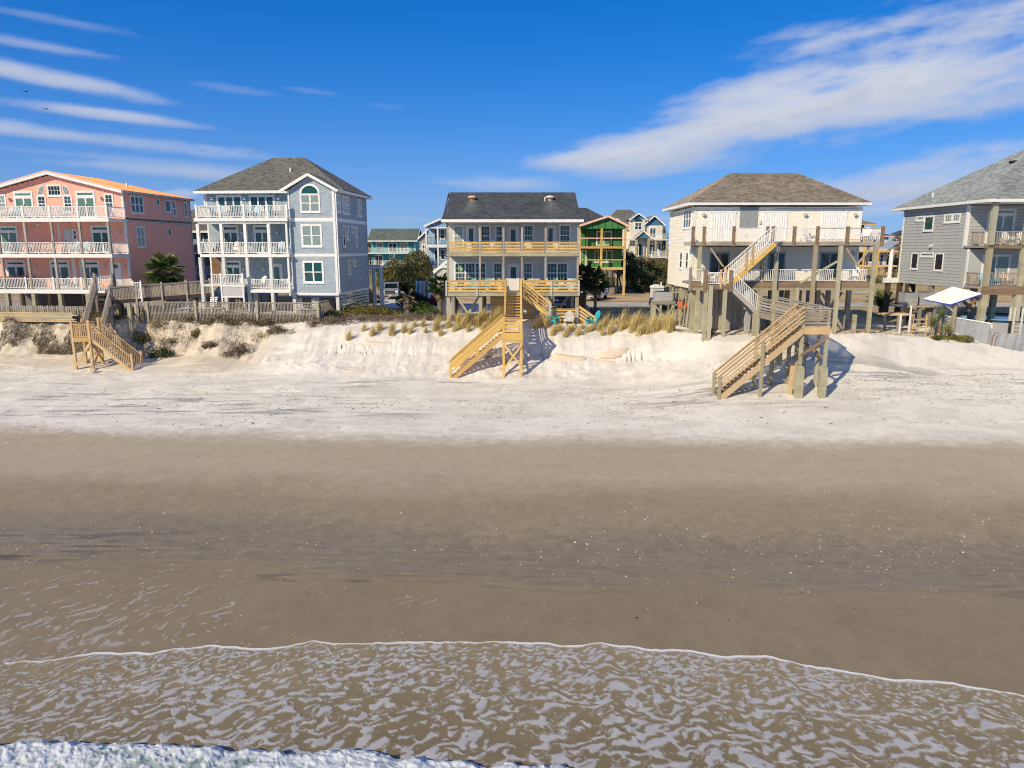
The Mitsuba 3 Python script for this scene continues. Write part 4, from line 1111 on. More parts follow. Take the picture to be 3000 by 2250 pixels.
    for lv, (zf, zt) in enumerate(((12.66, 12.92), (9.95, 10.18))):
        x0 = -1.92 if lv == 0 else -1.66
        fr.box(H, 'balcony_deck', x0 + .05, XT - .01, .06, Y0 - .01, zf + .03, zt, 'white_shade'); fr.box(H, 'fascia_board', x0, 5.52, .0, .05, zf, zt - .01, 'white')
        fr.box(H, 'fascia_board', x0, x0 + .05, .055, Y0, zf, zt - .01, 'white')
        for i in range(4): railing(fr, H, (posts[i] + .1, .12), (posts[i + 1] - .1, .12), zt, .92, step=.125)
        railing(fr, H, (x0 + .1, .25), (x0 + .1, Y0 - .1), zt, .92, step=.125)
        for x in posts:
            if lv == 0: fr.box(H, 'railing_post', x - .08, x + .08, .04, .20, zt, zt + 1.0, 'white')
        if lv == 0: fr.box(H, 'beam', x0 + .2, XT - .02, .12, .3, zf - .2, zf, 'trim_grey')
    for x in posts[:-1]:
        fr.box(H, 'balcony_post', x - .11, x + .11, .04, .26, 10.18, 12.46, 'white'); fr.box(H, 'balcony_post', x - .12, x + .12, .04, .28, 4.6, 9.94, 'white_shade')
    fr.box(H, 'balcony_post', 5.27, 5.41, .10, .25, 7.0, 12.46, 'white')
    # lowest deck and the little landing at its left
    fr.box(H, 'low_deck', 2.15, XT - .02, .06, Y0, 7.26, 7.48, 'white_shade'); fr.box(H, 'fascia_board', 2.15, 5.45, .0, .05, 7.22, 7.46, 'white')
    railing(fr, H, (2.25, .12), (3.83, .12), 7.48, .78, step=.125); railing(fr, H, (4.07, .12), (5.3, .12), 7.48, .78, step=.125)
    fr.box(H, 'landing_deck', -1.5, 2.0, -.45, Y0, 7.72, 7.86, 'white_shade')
    fr.box(H, 'skirt', .15, 1.75, -.40, -.38, 6.95, 7.72, 'trim_grey'); fr.box(H, 'skirt_rail', .1, 1.8, -.45, -.35, 6.86, 6.96, 'white'); fr.box(H, 'skirt_rail', .1, 1.8, -.46, -.36, 7.70, 7.84, 'white')
    railing(fr, H, (.15, -.4), (1.8, -.4), 7.86, .80, step=.125); railing(fr, H, (-.6, -.4), (.1, -.4), 7.7, .95, step=.125)
    for x in (.1, 1.85, -.62): fr.box(H, 'landing_post', x - .06, x + .06, -.46, -.34, 6.0, 8.72, 'white')
    for x in (2.2, 5.4, 8.9): fr.box(H, 'pile', x - .13, x + .13, .75, 1.0, 4.5, 7.2, 'white_shade')
    for i in range(4): fr.beam(H, 'lattice_slat', (X1 - .02, YT + .2, 6.05 + i * .25), (X1 - .02, Y1, 6.05 + i * .25), .03, .13, 'white_shade')
    for i in range(10): fr.box(H, 'lattice_upright', X1 - .06, X1 - .04, YT + .3 + i * .87, YT + .42 + i * .87, 5.2, 7.0, 'white_shade')
    # rear porch seen past the corner
    fr.box(H, 'rear_deck', 6.0, 9.75, 10.65, 13.4, 8.85, 9.02, 'white_shade'); fr.box(H, 'rear_deck_fascia', 6.0, 9.75, 10.6, 10.65, 8.78, 9.03, 'white')
    for x, y in ((8.35, 10.7), (8.75, 11.4), (9.1, 10.7), (9.4, 12.2), (9.65, 10.7)): fr.box(H, 'rear_post', x - .08, x + .08, y, y + .16, 4.5, 8.8, 'white')
    railing(fr, H, (6.2, 10.7), (9.7, 10.7), 9.0, .95, 'black_metal', .16, stuff=True)
    # chairs
    ch = lambda x, y, z, yaw, m, t, g=None: adirondack(fr, x, y, z, yaw, m, t, g)
    for i, x in enumerate((-.2, 2.55)): ch(x, 1.1, 12.92, 0, 'pale_blue', 'pale blue garden chair before the ' + ('left', 'right')[i] + ' glass doors of the blue house top balcony', 'pale blue chairs on the blue top balcony')
    for i, x in enumerate((1.15, 1.75, 3.95)): ch(x, 1.3, 12.92, 70, 'turquoise', f'turquoise garden chair turned sideways, {NTH[i]} from the left of three on the blue top balcony', 'turquoise chairs on the blue top balcony')
    for i, x in enumerate((.55, 3.3, 4.6)): ch(x, 1.0, 12.92, 170, 'white', f'white garden chair, {NTH[i]} from the left of three on the blue house top balcony', 'white chairs on the blue top balcony')
    ch(-.75, 1.2, 10.18, 10, 'navy', 'dark blue garden chair at the left of the blue house middle balcony', None)
    ch(.45, 1.2, 10.18, -25, 'white', 'white garden chair by the first post of the blue house middle balcony', None)
    for i, x in enumerate((4.35, 4.95)): ch(x, 1.1, 10.18, 0, 'pale_blue', ('left', 'right')[i] + ' one of two pale blue garden chairs on the blue house middle balcony', 'pale blue chairs on the blue middle balcony')
    ch(2.75, 1.2, 7.48, 0, 'white', 'white garden chair left of the door on the blue house lowest deck', None)
    ch(4.75, 1.2, 7.48, -15, 'white', 'white garden chair right of the door on the blue house lowest deck', None)


blue_house()

# ------------------------------------------------------------------ the low deck in front of it
paint('pale_wood', board((.46, .43, .39), .3), .8)
fr = Frame(-22.63, 56, -5)
K = thing('sun_deck', 'weathered grey timber deck fenced with slats in front of the blue house', 'deck')
for i in range(30): fr.box(K, 'deck_board', -6.6, 8.0, -1.0 + i * .15, -.865 + i * .15, 5.58, 5.62, 'pale_wood')
fr.box(K, 'rim_joist', -6.65, 8.05, -1.02, -1.0, 5.15, 5.56, 'dark_wood')
px = [-6.6, -1.72, 3.2, 8.0]
for a, b in zip(px[:-1], px[1:]):
    L = b - a; n = int(L / .115)
    k = fr.box(K, 'slat_rail', a, b, -1.10, -1.04, 6.46, 6.56, 'grey_wood')
    fr.box(k, 'lower_rail', a, b, -1.10, -1.02, 5.60, 5.70, 'grey_wood')
    for i in range(n):
        x = a + .1 + (L - .15) * i / n
        fr.box(k, 'slat', x, x + .042, -1.14, -1.115, 5.02 + rnd.uniform(-.03, .03), 6.53, 'grey_wood')
for x in px: fr.box(K, 'post', x - .09, x + .09, -1.24, -1.06, 3.8, 6.66, 'treated_wood')
railing(fr, K, (8.0, -1.0), (8.0, 4.5), 5.62, .98, 'grey_wood', .115, w=.05, bottom=-.3, cap=.12)
railing(fr, K, (-4.4, 3.3), (1.2, 3.3), 5.62, .98, 'grey_wood', .12, w=.05, stuff=True, cap=.2); railing(fr, K, (2.3, 3.3), (8.0, 3.3), 5.62, 1.0, 'grey_wood', .12, w=.05, stuff=True, cap=.2)
for x in (1.4, 2.1): fr.box(K, 'post', x - .14, x + .14, 3.1, 3.4, 4.0, 6.8, 'treated_wood')
for x in (-6.2, -3.6, -1.0, 1.6, 4.2, 6.8): fr.box(K, 'pile', x - .12, x + .12, -.6, -.36, 3.2, 5.15, 'treated_wood')


def sun_lounger(x, y, z, yaw, text, group):
    key = thing('sun_lounger', text, 'sun lounger', group)
    w = fr.w @ T().translate([x, y, z]).rotate([0, 0, 1], yaw)
    def box(name, c, size, rx=0):
        k = num(key + '__' + name)
        scene[k] = {'type': 'cube', 'to_world': w @ T().translate(c).rotate([1, 0, 0], rx).scale([v / 2 for v in size]), 'bsdf': ref('white')}
    for i in range(7): box('seat_slat', (0, -.75 + i * .17, .34), (.58, .13, .03))
    for i in range(5): box('back_slat', (0, .50 + i * .10, .45 + i * .155), (.58, .03, .13), -32)
    for s in (-1, 1):
        box('side_rail', (s * .30, -.2, .31), (.05, 1.35, .07)); box('armrest', (s * .33, .2, .52), (.06, .5, .04)); box('leg', (s * .30, -.7, .15), (.06, .06, .30)); box('leg', (s * .30, .4, .15), (.06, .06, .30))


for i, x in enumerate((-2.9, -1.9, -.95, .05)): sun_lounger(x - .6, .8, 5.62, 8, f'white plastic sun lounger, {NTH[i]} from the left of four on the slatted deck', 'white loungers on the slatted deck')
sun_lounger(6.1, .4, 5.62, 35, 'white sun lounger turned left at the right end of the slatted deck', None)
sun_lounger(7.2, .5, 5.62, 20, 'white sun lounger in the right front corner of the slatted deck', None)

# ------------------------------------------------------------------ grey house in the middle, new yellow timber rails
paint('pale_grey_siding', paintwork((.53, .53, .505), .08), .6, .3)


paint('vent_cap', (.62, .47, .36), .6)


def middle_house():
    H = thing('beach_house', 'pale grey two-storey beach house with black roof and new yellow timber rails', 'house')
    fr = Frame(0, 53)
    X0, X1, Y0, Y1 = -4.82, 4.95, 2.2, 10.0
    F, Lw, Rw = Face(fr, 'front', Y0), Face(fr, 'left', X0), Face(fr, 'right', X1)
    wall = fr.box(H, 'wall', X0, X1, Y0, Y1, 7.3, 12.5, 'pale_grey_siding')
    fr.add(wall, 'gable', MB().prism([(Y0, 12.5), (Y1, 12.5), (5.9, 14.8)], 0, X0 + .05, X1 - .05), 'pale_grey_siding')
    siding(F, wall, X0, X1, 7.45, 10.05, .18, 'pale_grey_siding'); siding(F, wall, X0, X1, 10.28, 12.48, .18, 'pale_grey_siding')
    siding(Lw, wall, Y0, Y1, 7.4, 12.45, .18, 'pale_grey_siding'); siding(Rw, wall, Y0, Y1, 7.4, 12.45, .18, 'pale_grey_siding')
    # roof: main pitch with a flatter porch pitch below
    zr = 15.05
    pr = [(-.35, 12.66), (2.3, 13.45), (6.0, zr), (10.4, 12.6)]
    mb = MB()
    w_ = [.12, .0, -.05, -.05]
    for (a, za), (b, zb), wa, wb in zip(pr[:-1], pr[1:], w_[:-1], w_[1:]):
        mb.raw([[-5.02 - wa, a, za], [5.08 + wa, a, za], [5.08 + wb, b, zb], [-5.02 - wb, b, zb]], [[0, 1, 2], [0, 2, 3]])
        mb.raw([[-5.02 - wa, a, za - .14], [5.08 + wa, a, za - .14], [5.08 + wb, b, zb - .14], [-5.02 - wb, b, zb - .14]], [[0, 1, 2], [0, 2, 3]])
    roof = roof_part(fr, H, 'roof', mb, 'black')
    fr.box(H, 'fascia_board', -5.14, 5.20, -.40, -.36, 12.48, 12.68, 'white'); fr.box(H, 'soffit', -5.0, 5.05, -.35, Y0, 12.47, 12.50, 'trim_grey')
    for s in (-5.10, 5.06):
        for (a, za), (b, zb) in zip(pr[:-1], pr[1:]): fr.beam(H, 'rake_board', (s, a, za - .10), (s, b, zb - .10), .05, .16, 'dark_wood')
    for x, m in ((-3.12, 'vent_cap'), (2.98, 'white')):
        y, z = 4.5, 14.42
        k = num(H + '__turbine_vent'); t = [(-.02, -.1), (.22, -.1), (.24, .12), (.35, .13), (.37, .19), (.31, .27), (.19, .33), (.0, .36)]
        ring = trimesh.creation.revolve([(max(r_, 1e-4), h_) for r_, h_ in t], sections=20); ring.apply_translation([x, y, z - .08])
        put(k, ring, m, 40, fr.w)
        band = trimesh.creation.revolve([(.345, .10), (.375, .11), (.39, .16), (.375, .20), (.35, .195)], sections=20); band.apply_translation([x, y, z - .08]); part(k, 'rusty_rim', band, 'rust', 40, fr.w)
    fr.box(H, 'vent_pipe', 2.52, 2.60, 4.1, 4.18, 14.1, 14.55, 'white')
    # upper floor openings
    g = 'glass'
    window(F, H, -4.48, -3.66, 10.75, 12.36, 'glass_blind', 3, 4); door(F, H, -3.52, -2.70, 10.3, 12.34, half=2, glass='glass'); window(F, H, -2.40, -1.62, 10.75, 12.36, g, 3, 4)
    window(F, H, -1.30, -.52, 10.75, 12.36, g, 3, 4); door(F, H, -.34, .52, 10.3, 12.28, half=2); window(F, H, .86, 1.68, 10.75, 12.40, g, 3, 4)
    door(F, H, 2.52, 3.35, 10.3, 12.36, half=2); window(F, H, 3.56, 4.48, 10.75, 12.42, g, 3, 4)
    for u in (-2.55, .72, 2.2): F.box(H, 'wall_lamp', u - .08, u + .08, .016, .14, 11.75, 12.0, 'white_shade')
    # lower floor
    window(F, H, -4.45, -1.95, 7.95, 9.58, g, 3, 4, lights=3); window(F, H, -1.48, -.70, 7.95, 9.58, g, 3, 4)
    door(F, H, -.36, .56, 7.46, 9.46); window(F, H, .82, 1.62, 7.95, 9.58, g, 3, 4); window(F, H, 2.62, 4.33, 7.95, 9.58, g, 3, 4, lights=2)
    cloth = MB().raw([[-4.05, Y0 - .05, 9.2], [-3.95, Y0 - .05, 8.75], [-3.86, Y0 - .05, 9.0], [-3.72, Y0 - .05, 9.05], [-3.80, Y0 - .05, 9.22], [-3.98, Y0 - .05, 9.42]], [[0, 1, 2], [0, 2, 5], [2, 3, 4], [2, 4, 5]])
    k = thing('cloth', 'light green cloth hanging inside the left window of the grey house', 'cloth'); fr.add(k, 'fabric', cloth, 'pale_green')
    # side wing at the left, under its own low roof
    wing = fr.box(H, 'side_wing', -6.0, X0 - .02, 4.6, 9.6, 5.2, 8.9, 'pale_grey_siding')
    siding(Face(fr, 'front', 4.6), wing, -6.0, X0 - .03, 6.0, 8.95, .2, 'pale_grey_siding')
    fr.beam(H, 'wing_rake', (-6.3, 4.45, 8.72), (X0 - .05, 4.45, 9.86), .06, .22, 'white')
    mb = MB().raw([[-6.3, 4.5, 8.86], [X0, 4.5, 9.98], [X0, 9.8, 9.98], [-6.3, 9.8, 8.86]], [[0, 1, 2], [0, 2, 3]]); roof_part(fr, H, 'wing_roof', mb, 'black')
    # porches
    fr.box(H, 'upper_floor', X0, X1, .06, Y0 - .01, 10.06, 10.26, 'grey_wood'); fr.box(H, 'upper_beam', -4.80, 4.96, .0, .06, 10.05, 10.29, 'treated_wood')
    for i in range(14): fr.box(H, 'floor_board', -4.95, 5.05, .07 + i * .15, .205 + i * .15, 7.36, 7.40, 'grey_wood')
    fr.box(H, 'lower_beam', -4.95, 5.05, .0, .06, 7.14, 7.40, 'treated_wood'); fr.box(H, 'lower_beam', -4.95, 5.05, .075, .12, 7.10, 7.35, 'grey_wood')
    up = [-4.72, -2.36, -.63, .73, 2.47, 4.86]
    for x in up: fr.box(H, 'porch_post', x - .07, x + .07, .07, .21, 10.27, 12.48, 'grey_wood'); fr.box(H, 'porch_post', x - .07, x + .07, .07, .21, 7.42, 10.05, 'grey_wood')
    for a, b in zip(up[:-1], up[1:]): board_rail(fr, H, (a + .1, .06), (b - .1, .06), 10.27, h=.82, n=4, cap=False)
    lo = [-4.86, -2.6, -.42, .66, 2.9, 4.95]
    for i, (a, b) in enumerate(zip(lo[:-1], lo[1:])):
        if i != 2: board_rail(fr, H, (a + .05, .0), (b - .05, .0), 7.40, h=.86, n=4)
    for x, m in zip(lo, ('trim_grey', 'trim_grey', 'new_wood', 'new_wood', 'trim_grey', 'trim_grey')): fr.box(H, 'rail_post', x - .06, x + .06, -.07, .05, 7.15, 8.28, m)
    for x in (-4.75, -2.35, 2.4, 4.85):
        fr.box(H, 'pile', x - .13, x + .13, .12, .38, 4.3, 7.12, 'treated_wood'); fr.box(H, 'pile', x - .13, x + .13, 4.2, 4.46, 4.3, 7.3, 'grey_wood'); fr.box(H, 'pile', x - .13, x + .13, 8.6, 8.86, 4.3, 7.3, 'grey_wood')
    for x, s in ((-4.45, 1), (-2.6, -1), (2.9, 1), (4.5, -1)): fr.beam(H, 'brace', (x, 4.1, 6.9), (x + s * 1.1, 4.1, 5.2), .05, .16, 'treated_wood')
    en = fr.box(H, 'enclosure', -1.7, 1.9, 3.0, 7.5, 4.6, 7.2, 'tan_wood')
    siding(Face(fr, 'front', 3.0), en, -1.7, 1.9, 5.0, 7.2, .17, 'tan_wood')
    # porch chairs
    for x, m, c in ((-3.95, 'navy', 'dark blue garden chair at the far left of the grey house lower porch'), (-3.0, 'turquoise', 'turquoise garden chair under the triple window of the grey house'),
                    (-1.95, 'turquoise', 'turquoise garden chair right of the left porch post of the grey house'), (-1.05, 'tan_wood', 'tan garden chair just left of the white door of the grey house'),
                    (1.35, 'trim_grey', 'pale grey garden chair just right of the white door of the grey house'), (2.3, 'navy', 'dark blue garden chair right of the pale grey one on the lower porch'),
                    (3.35, 'turquoise', 'turquoise garden chair under the double window of the grey house'), (4.4, 'pale_blue', 'pale blue garden chair at the far right of the grey house porch')):
        adirondack(fr, x, 1.1, 7.40, rnd.uniform(-15, 15), m, c, None)
    for x, t in ((-3.3, 'leftmost'), (-1.4, 'second from the left'), (1.2, 'third from the left'), (3.4, 'rightmost')):
        adirondack(fr, x, 1.2, 10.27, rnd.uniform(-25, 25), 'white', f'white garden chair behind the yellow upper rail, {t} of four', None)


paint('rust', (.30, .13, .06), .8); paint('pale_green', (.35, .52, .24), .8)
middle_house()

# ------------------------------------------------------------------ its yellow stairs: porch to landing to beach, and the side flight
K = thing('beach_stairs', 'new yellow timber stairs with landing leading from the grey house to the beach', 'stairs')
fw = Frame(0, 0)
steps(fw, K, (.12, 52.95, 7.38), (.06, 48.1, 5.12), 1.0, 13, 'new_wood', 'new_wood', (1, 0), sh=.26)
for x0, x1 in ((-.46, -.50), (.66, .62)):
    board_rail(fw, K, (x0, 52.9), (x1, 48.1), 7.36, 5.10, h=.95, n=4, bh=.12)
for i in range(9): fw.box(K, 'landing_board', -.64, .68, 46.90 + i * .14, 47.03 + i * .14, 5.05, 5.09, 'new_wood')
fw.box(K, 'rim_board', -.70, .735, 46.82, 46.86, 4.62, 5.09, 'new_wood'); fw.box(K, 'lower_rim_board', -.68, .715, 46.865, 46.90, 4.44, 4.66, 'tan_wood'); fw.box(K, 'rim_board', -.68, .715, 48.16, 48.20, 4.7, 5.09, 'tan_wood'); fw.box(K, 'rim_board', .68, .72, 46.87, 48.15, 4.7, 5.09, 'new_wood')
for x, y, t in ((-.56, 46.95, 6.2), (.61, 46.95, 6.2), (-.56, 48.08, 6.12), (.61, 48.08, 6.12)): fw.box(K, 'post', x - .08, x + .08, y - .08, y + .08, .9, t, 'new_wood')
board_rail(fw, K, (-.48, 46.90), (.53, 46.90), 5.11, h=.98, n=4, cap=True); board_rail(fw, K, (.64, 46.95), (.64, 48.1), 5.11, h=.98, n=4)
fw.beam(K, 'brace', (-.58, 46.84, 4.42), (.64, 46.84, 2.82), .04, .125, 'new_wood'); fw.beam(K, 'brace', (-.58, 46.80, 2.62), (.64, 46.80, 4.32), .04, .125, 'new_wood')
fw.beam(K, 'brace', (.715, 46.9, 4.4), (.715, 48.1, 2.8), .04, .125, 'new_wood')
steps(fw, K, (-.70, 47.5, 5.09), (-4.35, 47.5, 1.92), 1.12, 17, 'new_wood', 'new_wood', (0, 1), sh=.26, drop=.26)
for y in (46.92, 48.08):
    board_rail(fw, K, (-.60, y - .03), (-4.14, y - .03), 5.17, 2.09, h=1.12, n=4, bh=.10, lift=.34)
    fw.box(K, 'post', -4.21, -4.06, y - .01, y + .11, .9, 3.1, 'new_wood'); fw.box(K, 'post', -2.42, -2.28, y - .01, y + .11, 3.4, 4.6, 'new_wood')
steps(fw, K, (.72, 52.7, 7.38), (3.3, 52.3, 5.35), .95, 12, 'new_wood', 'new_wood', (0, 1), sh=.24)
board_rail(fw, K, (.68, 52.16), (2.75, 51.84), 7.42, 5.72, h=1.0, n=4, bh=.09, lift=.2)
fw.box(K, 'post', 2.68, 2.82, 51.72, 51.86, 4.6, 6.75, 'trim_grey'); fw.box(K, 'post', .60, .74, 52.05, 52.2, 4.8, 8.35, 'new_wood')
K = thing('low_deck', 'low yellow railed deck beside three garden chairs under the grey house', 'deck')
for i in range(10): fw.box(K, 'floor_board', 2.9, 5.1, 52.4 + i * .15, 52.535 + i * .15, 5.40, 5.44, 'new_wood')
board_rail(fw, K, (2.9, 52.3), (4.75, 52.3), 5.3, h=.92, n=4, bh=.15)
for x in (2.86, 4.82): fw.box(K, 'post', x - .07, x + .07, 52.26, 52.4, 4.6, 6.35, 'trim_grey')
board_rail(fw, K, (4.95, 52.4), (6.1, 52.2), 5.5, 4.72, h=.95, n=4, bh=.15)
fw.box(K, 'post', 6.05, 6.17, 52.12, 52.24, 4.5, 5.75, 'new_wood')
steps(fw, K, (4.95, 53.0, 5.42), (6.1, 52.9, 4.75), 1.0, 4, 'new_wood', 'new_wood', (0, 1))
K = thing('house_sign', 'small white sign with a black anchor mark on the stair post', 'sign')
fw.box(K, 'board', .80, 1.06, 52.12, 52.14, 5.9, 6.22, 'white'); fw.box(K, 'mark', .915, .945, 52.112, 52.119, 5.97, 6.15, 'dark'); fw.box(K, 'mark', .88, .98, 52.112, 52.119, 5.955, 5.985, 'dark')
for x, y, yaw, m, t in ((2.98, 51.9, 55, 'turquoise', 'turquoise garden chair left of the white one on the sand'), (4.2, 51.95, 175, 'white', 'white garden chair between two turquoise ones on the sand'), (5.95, 51.95, -60, 'turquoise', 'turquoise garden chair right of the white one on the sand')):
    adirondack(fw, x, y, float(ground(x, y)) - .02, yaw, m, t, None, 1.12)

# ------------------------------------------------------------------ cream house on piles
paint('cream', paintwork((.84, .785, .66), .04), .6, .3)
paint('shutter', (.78, .77, .74), .45, .4)


def cream_house():
    H = thing('beach_house', 'cream house on tall piles with brown hip roof, shuttered windows and white-railed decks', 'house')
    fr = Frame(12.04, 48.5)
    X0, X1, Y0, Y1 = .63, 12.25, 2.2, 9.9
    F, Lw = Face(fr, 'front', Y0), Face(fr, 'left', X0)
    wall = fr.box(H, 'wall', X0, X1, Y0, Y1, 7.8, 13.45, 'cream')
    siding(F, wall, X0, X1, 7.85, 13.45, .24, 'cream', gap=.011); siding(Lw, wall, Y0, Y1, 7.85, 13.45, .24, 'cream', gap=.011)
    F.box(H, 'corner_board', X0, X0 + .12, .017, .05, 8.3, 13.45, 'white'); Lw.box(H, 'corner_board', Y0 - .05, Y0 + .1, .017, .05, 7.85, 13.45, 'white'); F.box(H, 'corner_board', X1 - .1, X1 + .05, .017, .05, 8.3, 13.45, 'white')
    roof_part(fr, H, 'roof', hip_roof(X0 - .55, X1 + .42, Y0 - .5, Y1 + .5, 13.72, 16.1, (4.15, 6.1), (9.1, 6.1)), 'brown')
    fr.add(H, 'eaves_board', eaves(X0 - .56, X1 + .43, Y0 - .52, Y1 + .5, 13.71, .17), 'white'); labels[H + '__eaves_board'] = {'label': 'white fascia boards and soffit round the brown roof'}
    fr.box(H, 'skylight', 2.2, 2.6, 7.2, 7.8, 14.9, 15.0, 'dark')
    # corrugated storm panels upstairs
    for u0, u1, z0, z1, m in ((1.82, 3.56, 11.1, 13.12, 'shutter'), (3.80, 5.08, 11.98, 13.44, 'metal_grey'), (5.40, 7.16, 11.1, 13.12, 'shutter'), (9.50, 11.28, 11.1, 13.16, 'shutter')):
        k = num(H + '__storm_shutter'); mb = MB(); F.mb(mb, u0, u1, .017, .04, z0, z1); F.mb(mb, u0 - .05, u1 + .05, .04, .07, z1 - .06, z1)
        put(k, mb.mesh(), m, False, fr.w)
        n = int((u1 - u0) / .16)
        for i in range(n):
            a = u0 + (u1 - u0) * (i + .2) / n
            F.box(k, 'rib', a, a + .085, .04, .085, z0, z1 - .065, m)
    for u in (1.22, 8.28, 11.75): lamp(F, H, u, 12.98)
    F.box(H, 'wall_lamp', 5.17, 5.30, .016, .14, 12.3, 12.56, 'white_shade'); F.box(H, 'conduit', 6.2, 12.0, .017, .07, 13.30, 13.36, 'trim_grey'); F.box(H, 'outlet', 4.2, 4.4, .017, .06, 11.45, 11.6, 'white_shade')
    for u0, u1 in ((1.84, 3.26), (5.98, 7.18), (9.6, 11.02)): slider(F, H, u0, u1, 8.45, 10.36, 'glass', trim=.05, m='metal_grey')
    F.box(H, 'wall_vent', 11.8, 12.05, .016, .12, 10.1, 10.36, 'trim_grey')
    window(Lw, H, 2.85, 5.2, 12.02, 13.38, 'glass', 1, 2, lights=3); window(Lw, H, 4.95, 5.85, 9.1, 10.38, 'glass'); window(Lw, H, 3.15, 4.0, 9.1, 10.38, 'glass')
    # upper deck
    for i in range(15): fr.box(H, 'deck_board', .05, 12.75, .02 + i * .146, .155 + i * .146, 11.02, 11.06, 'grey_wood')
    fr.box(H, 'deck_beam', .0, 12.82, -.03, .02, 10.80, 11.06, 'grey_wood'); fr.box(H, 'deck_beam', .0, .05, .02, Y0, 10.80, 11.05, 'grey_wood'); fr.box(H, 'deck_beam', .2, 12.7, 1.0, 1.06, 10.72, 11.0, 'dark_wood')
    ps = [.06, .80, 2.78, 5.03, 5.42, 6.82, 8.38, 10.38, 12.72]
    for x in ps:
        fr.box(H, 'railing_post', x - .09, x + .09, -.12, .05, 10.75, 12.02, 'brown_wood'); fr.box(H, 'post_cap', x - .12, x + .12, -.15, .08, 12.02, 12.07, 'grey_wood')
    for a, b in zip(ps[:-1], ps[1:]):
        if b - a > .5: railing(fr, H, (a + .1, -.03), (b - .1, -.03), 11.06, .90, m='grey_wood' if a > 8 else 'white', step=.13, bm='white')
    railing(fr, H, (.06, .1), (.06, Y0 - .1), 11.06, .90, step=.13, stuff=True); railing(fr, H, (12.72, .1), (12.72, Y0 - .1), 11.06, .90, step=.13, stuff=True)
    # lower deck
    fr.box(H, 'lower_floor', .0, 12.15, .06, Y0, 8.22, 8.38, 'grey_wood'); fr.box(H, 'lower_beam', .0, 12.2, .0, .055, 8.05, 8.38, 'brown_wood'); fr.box(H, 'lower_beam', .0, 12.2, .06, .14, 7.82, 8.10, 'treated_wood')
    for a, b in ((.15, .80), (2.6, 4.9), (5.1, 7.2), (7.5, 9.7), (9.85, 11.95)): railing(fr, H, (a, .02), (b, .02), 8.38, .86, step=.125)
    railing(fr, H, (.05, .1), (.05, Y0 - .1), 8.38, .9, step=.125, stuff=True)
    for x in (.02, .86): fr.box(H, 'railing_post', x - .08, x + .08, -.06, .1, 7.8, 9.36, 'grey_wood')
    # the front landing jutting out to the stairs
    fr.box(H, 'stair_landing', .72, 2.45, -1.15, -.02, 8.12, 8.22, 'grey_wood'); fr.box(H, 'landing_beam', .70, 2.48, -1.19, -1.15, 7.95, 8.22, 'brown_wood')
    railing(fr, H, (.9, -1.1), (2.25, -1.1), 8.22, .85, step=.125); railing(fr, H, (.75, -1.1), (.75, -.1), 8.22, .85, step=.125)
    for x, t in ((.72, 9.25), (2.40, 9.2)): fr.box(H, 'railing_post', x - .1, x + .1, -1.25, -1.05, 7.8, t, 'brown_wood')
    # piles: tall square timbers, some to the upper deck
    for x, y, t in ((.62, .18, 10.75), (5.72, -.1, 10.78), (8.30, -.1, 10.78), (9.98, -.12, 10.78), (12.3, -.12, 10.78), (7.35, .12, 8.0), (4.9, .15, 10.7)):
        fr.box(H, 'pile', x - .115, x + .115, y - .115, y + .115, 3.3, t, 'treated_wood')
    for x, y, t in ((.85, -1.05, 8.9), (1.12, -1.22, 8.2), (2.12, -1.05, 8.0), (11.2, -.35, 6.2), (4.2, -1.0, 6.4)):
        fr.box(H, 'pile', x - .115, x + .115, y - .115, y + .115, 3.0, t, 'treated_wood')
    for x in (.9, 3.0, 5.2, 7.6, 9.8, 12.0):
        for y in (2.5, 5.8, 9.4): fr.box(H, 'pile', x - .14, x + .14, y - .14, y + .14, 3.8, 7.8, 'treated_wood' if x < 4 else 'grey_wood')
    for x, s in ((8.2, 1), (9.7, -1), (10.0, 1), (11.8, -1), (9.9, 1), (11.6, -1)):
        fr.beam(H, 'brace', (x, 2.3 + (x % 1), 7.5), (x + s * 1.7, 2.3 + (x % 1), 4.9), .05, .18, 'grey_wood')
    for x, s in ((1.3, -1), (10.4, -1), (12.0, 1), (5.3, 1)): fr.beam(H, 'knee_brace', (x, 0, 10.6), (x - s * -.9 * -1, 0, 9.4), .09, .12, 'treated_wood')
    fr.beam(H, 'knee_brace', (9.85, .0, 9.75), (7.45, .0, 8.3), .09, .13, 'treated_wood')
    en = fr.box(H, 'storage_enclosure', 1.2, 4.6, 2.6, 6.0, 4.2, 7.8, 'grey_wood')
    for i in range(20): fr.box(en, 'plank', 1.2 + i * .17, 1.355 + i * .17, 2.56, 2.60, 4.3, 7.78 - (i % 3) * .02, 'grey_wood')
    for i in range(7): fr.beam(H, 'left_brace', (X0 + .1, 2.6 + i * 1.1, 7.6), (X0 + .1, 3.3 + i * 1.1, 5.0), .05, .16, 'treated_wood')
    # outside stairs: upper deck to landing, landing to walkway
    steps(fr, H, (5.2, -.62, 11.02), (2.35, -.62, 8.3), .95, 15, 'tan_wood', 'new_wood', (0, 1), sh=.30)
    for y in (-1.12, -.12): railing(fr, H, (5.2, y, 11.05), (2.2, y, 8.3), 0, .95, step=.13, bottom=.05, name='stair_railing', stuff=(y > -.5))
    for x, z in ((3.35, 9.2), (3.75, 9.6), (1.75, 8.0), (2.05, 8.2)): fr.box(H, 'stair_post', x - .06, x + .06, -1.19, -1.07, z, z + 1.25, 'tan_wood')
    steps(fr, H, (2.4, -.62, 8.2), (4.3, -.62, 6.5), .95, 9, 'grey_wood', 'grey_wood', (0, 1), sh=.30)
    for y in (-1.12, -.12): railing(fr, H, (2.45, y, 8.2), (4.3, y, 6.55), 0, .98, step=.12, bottom=.05, name='stair_railing')
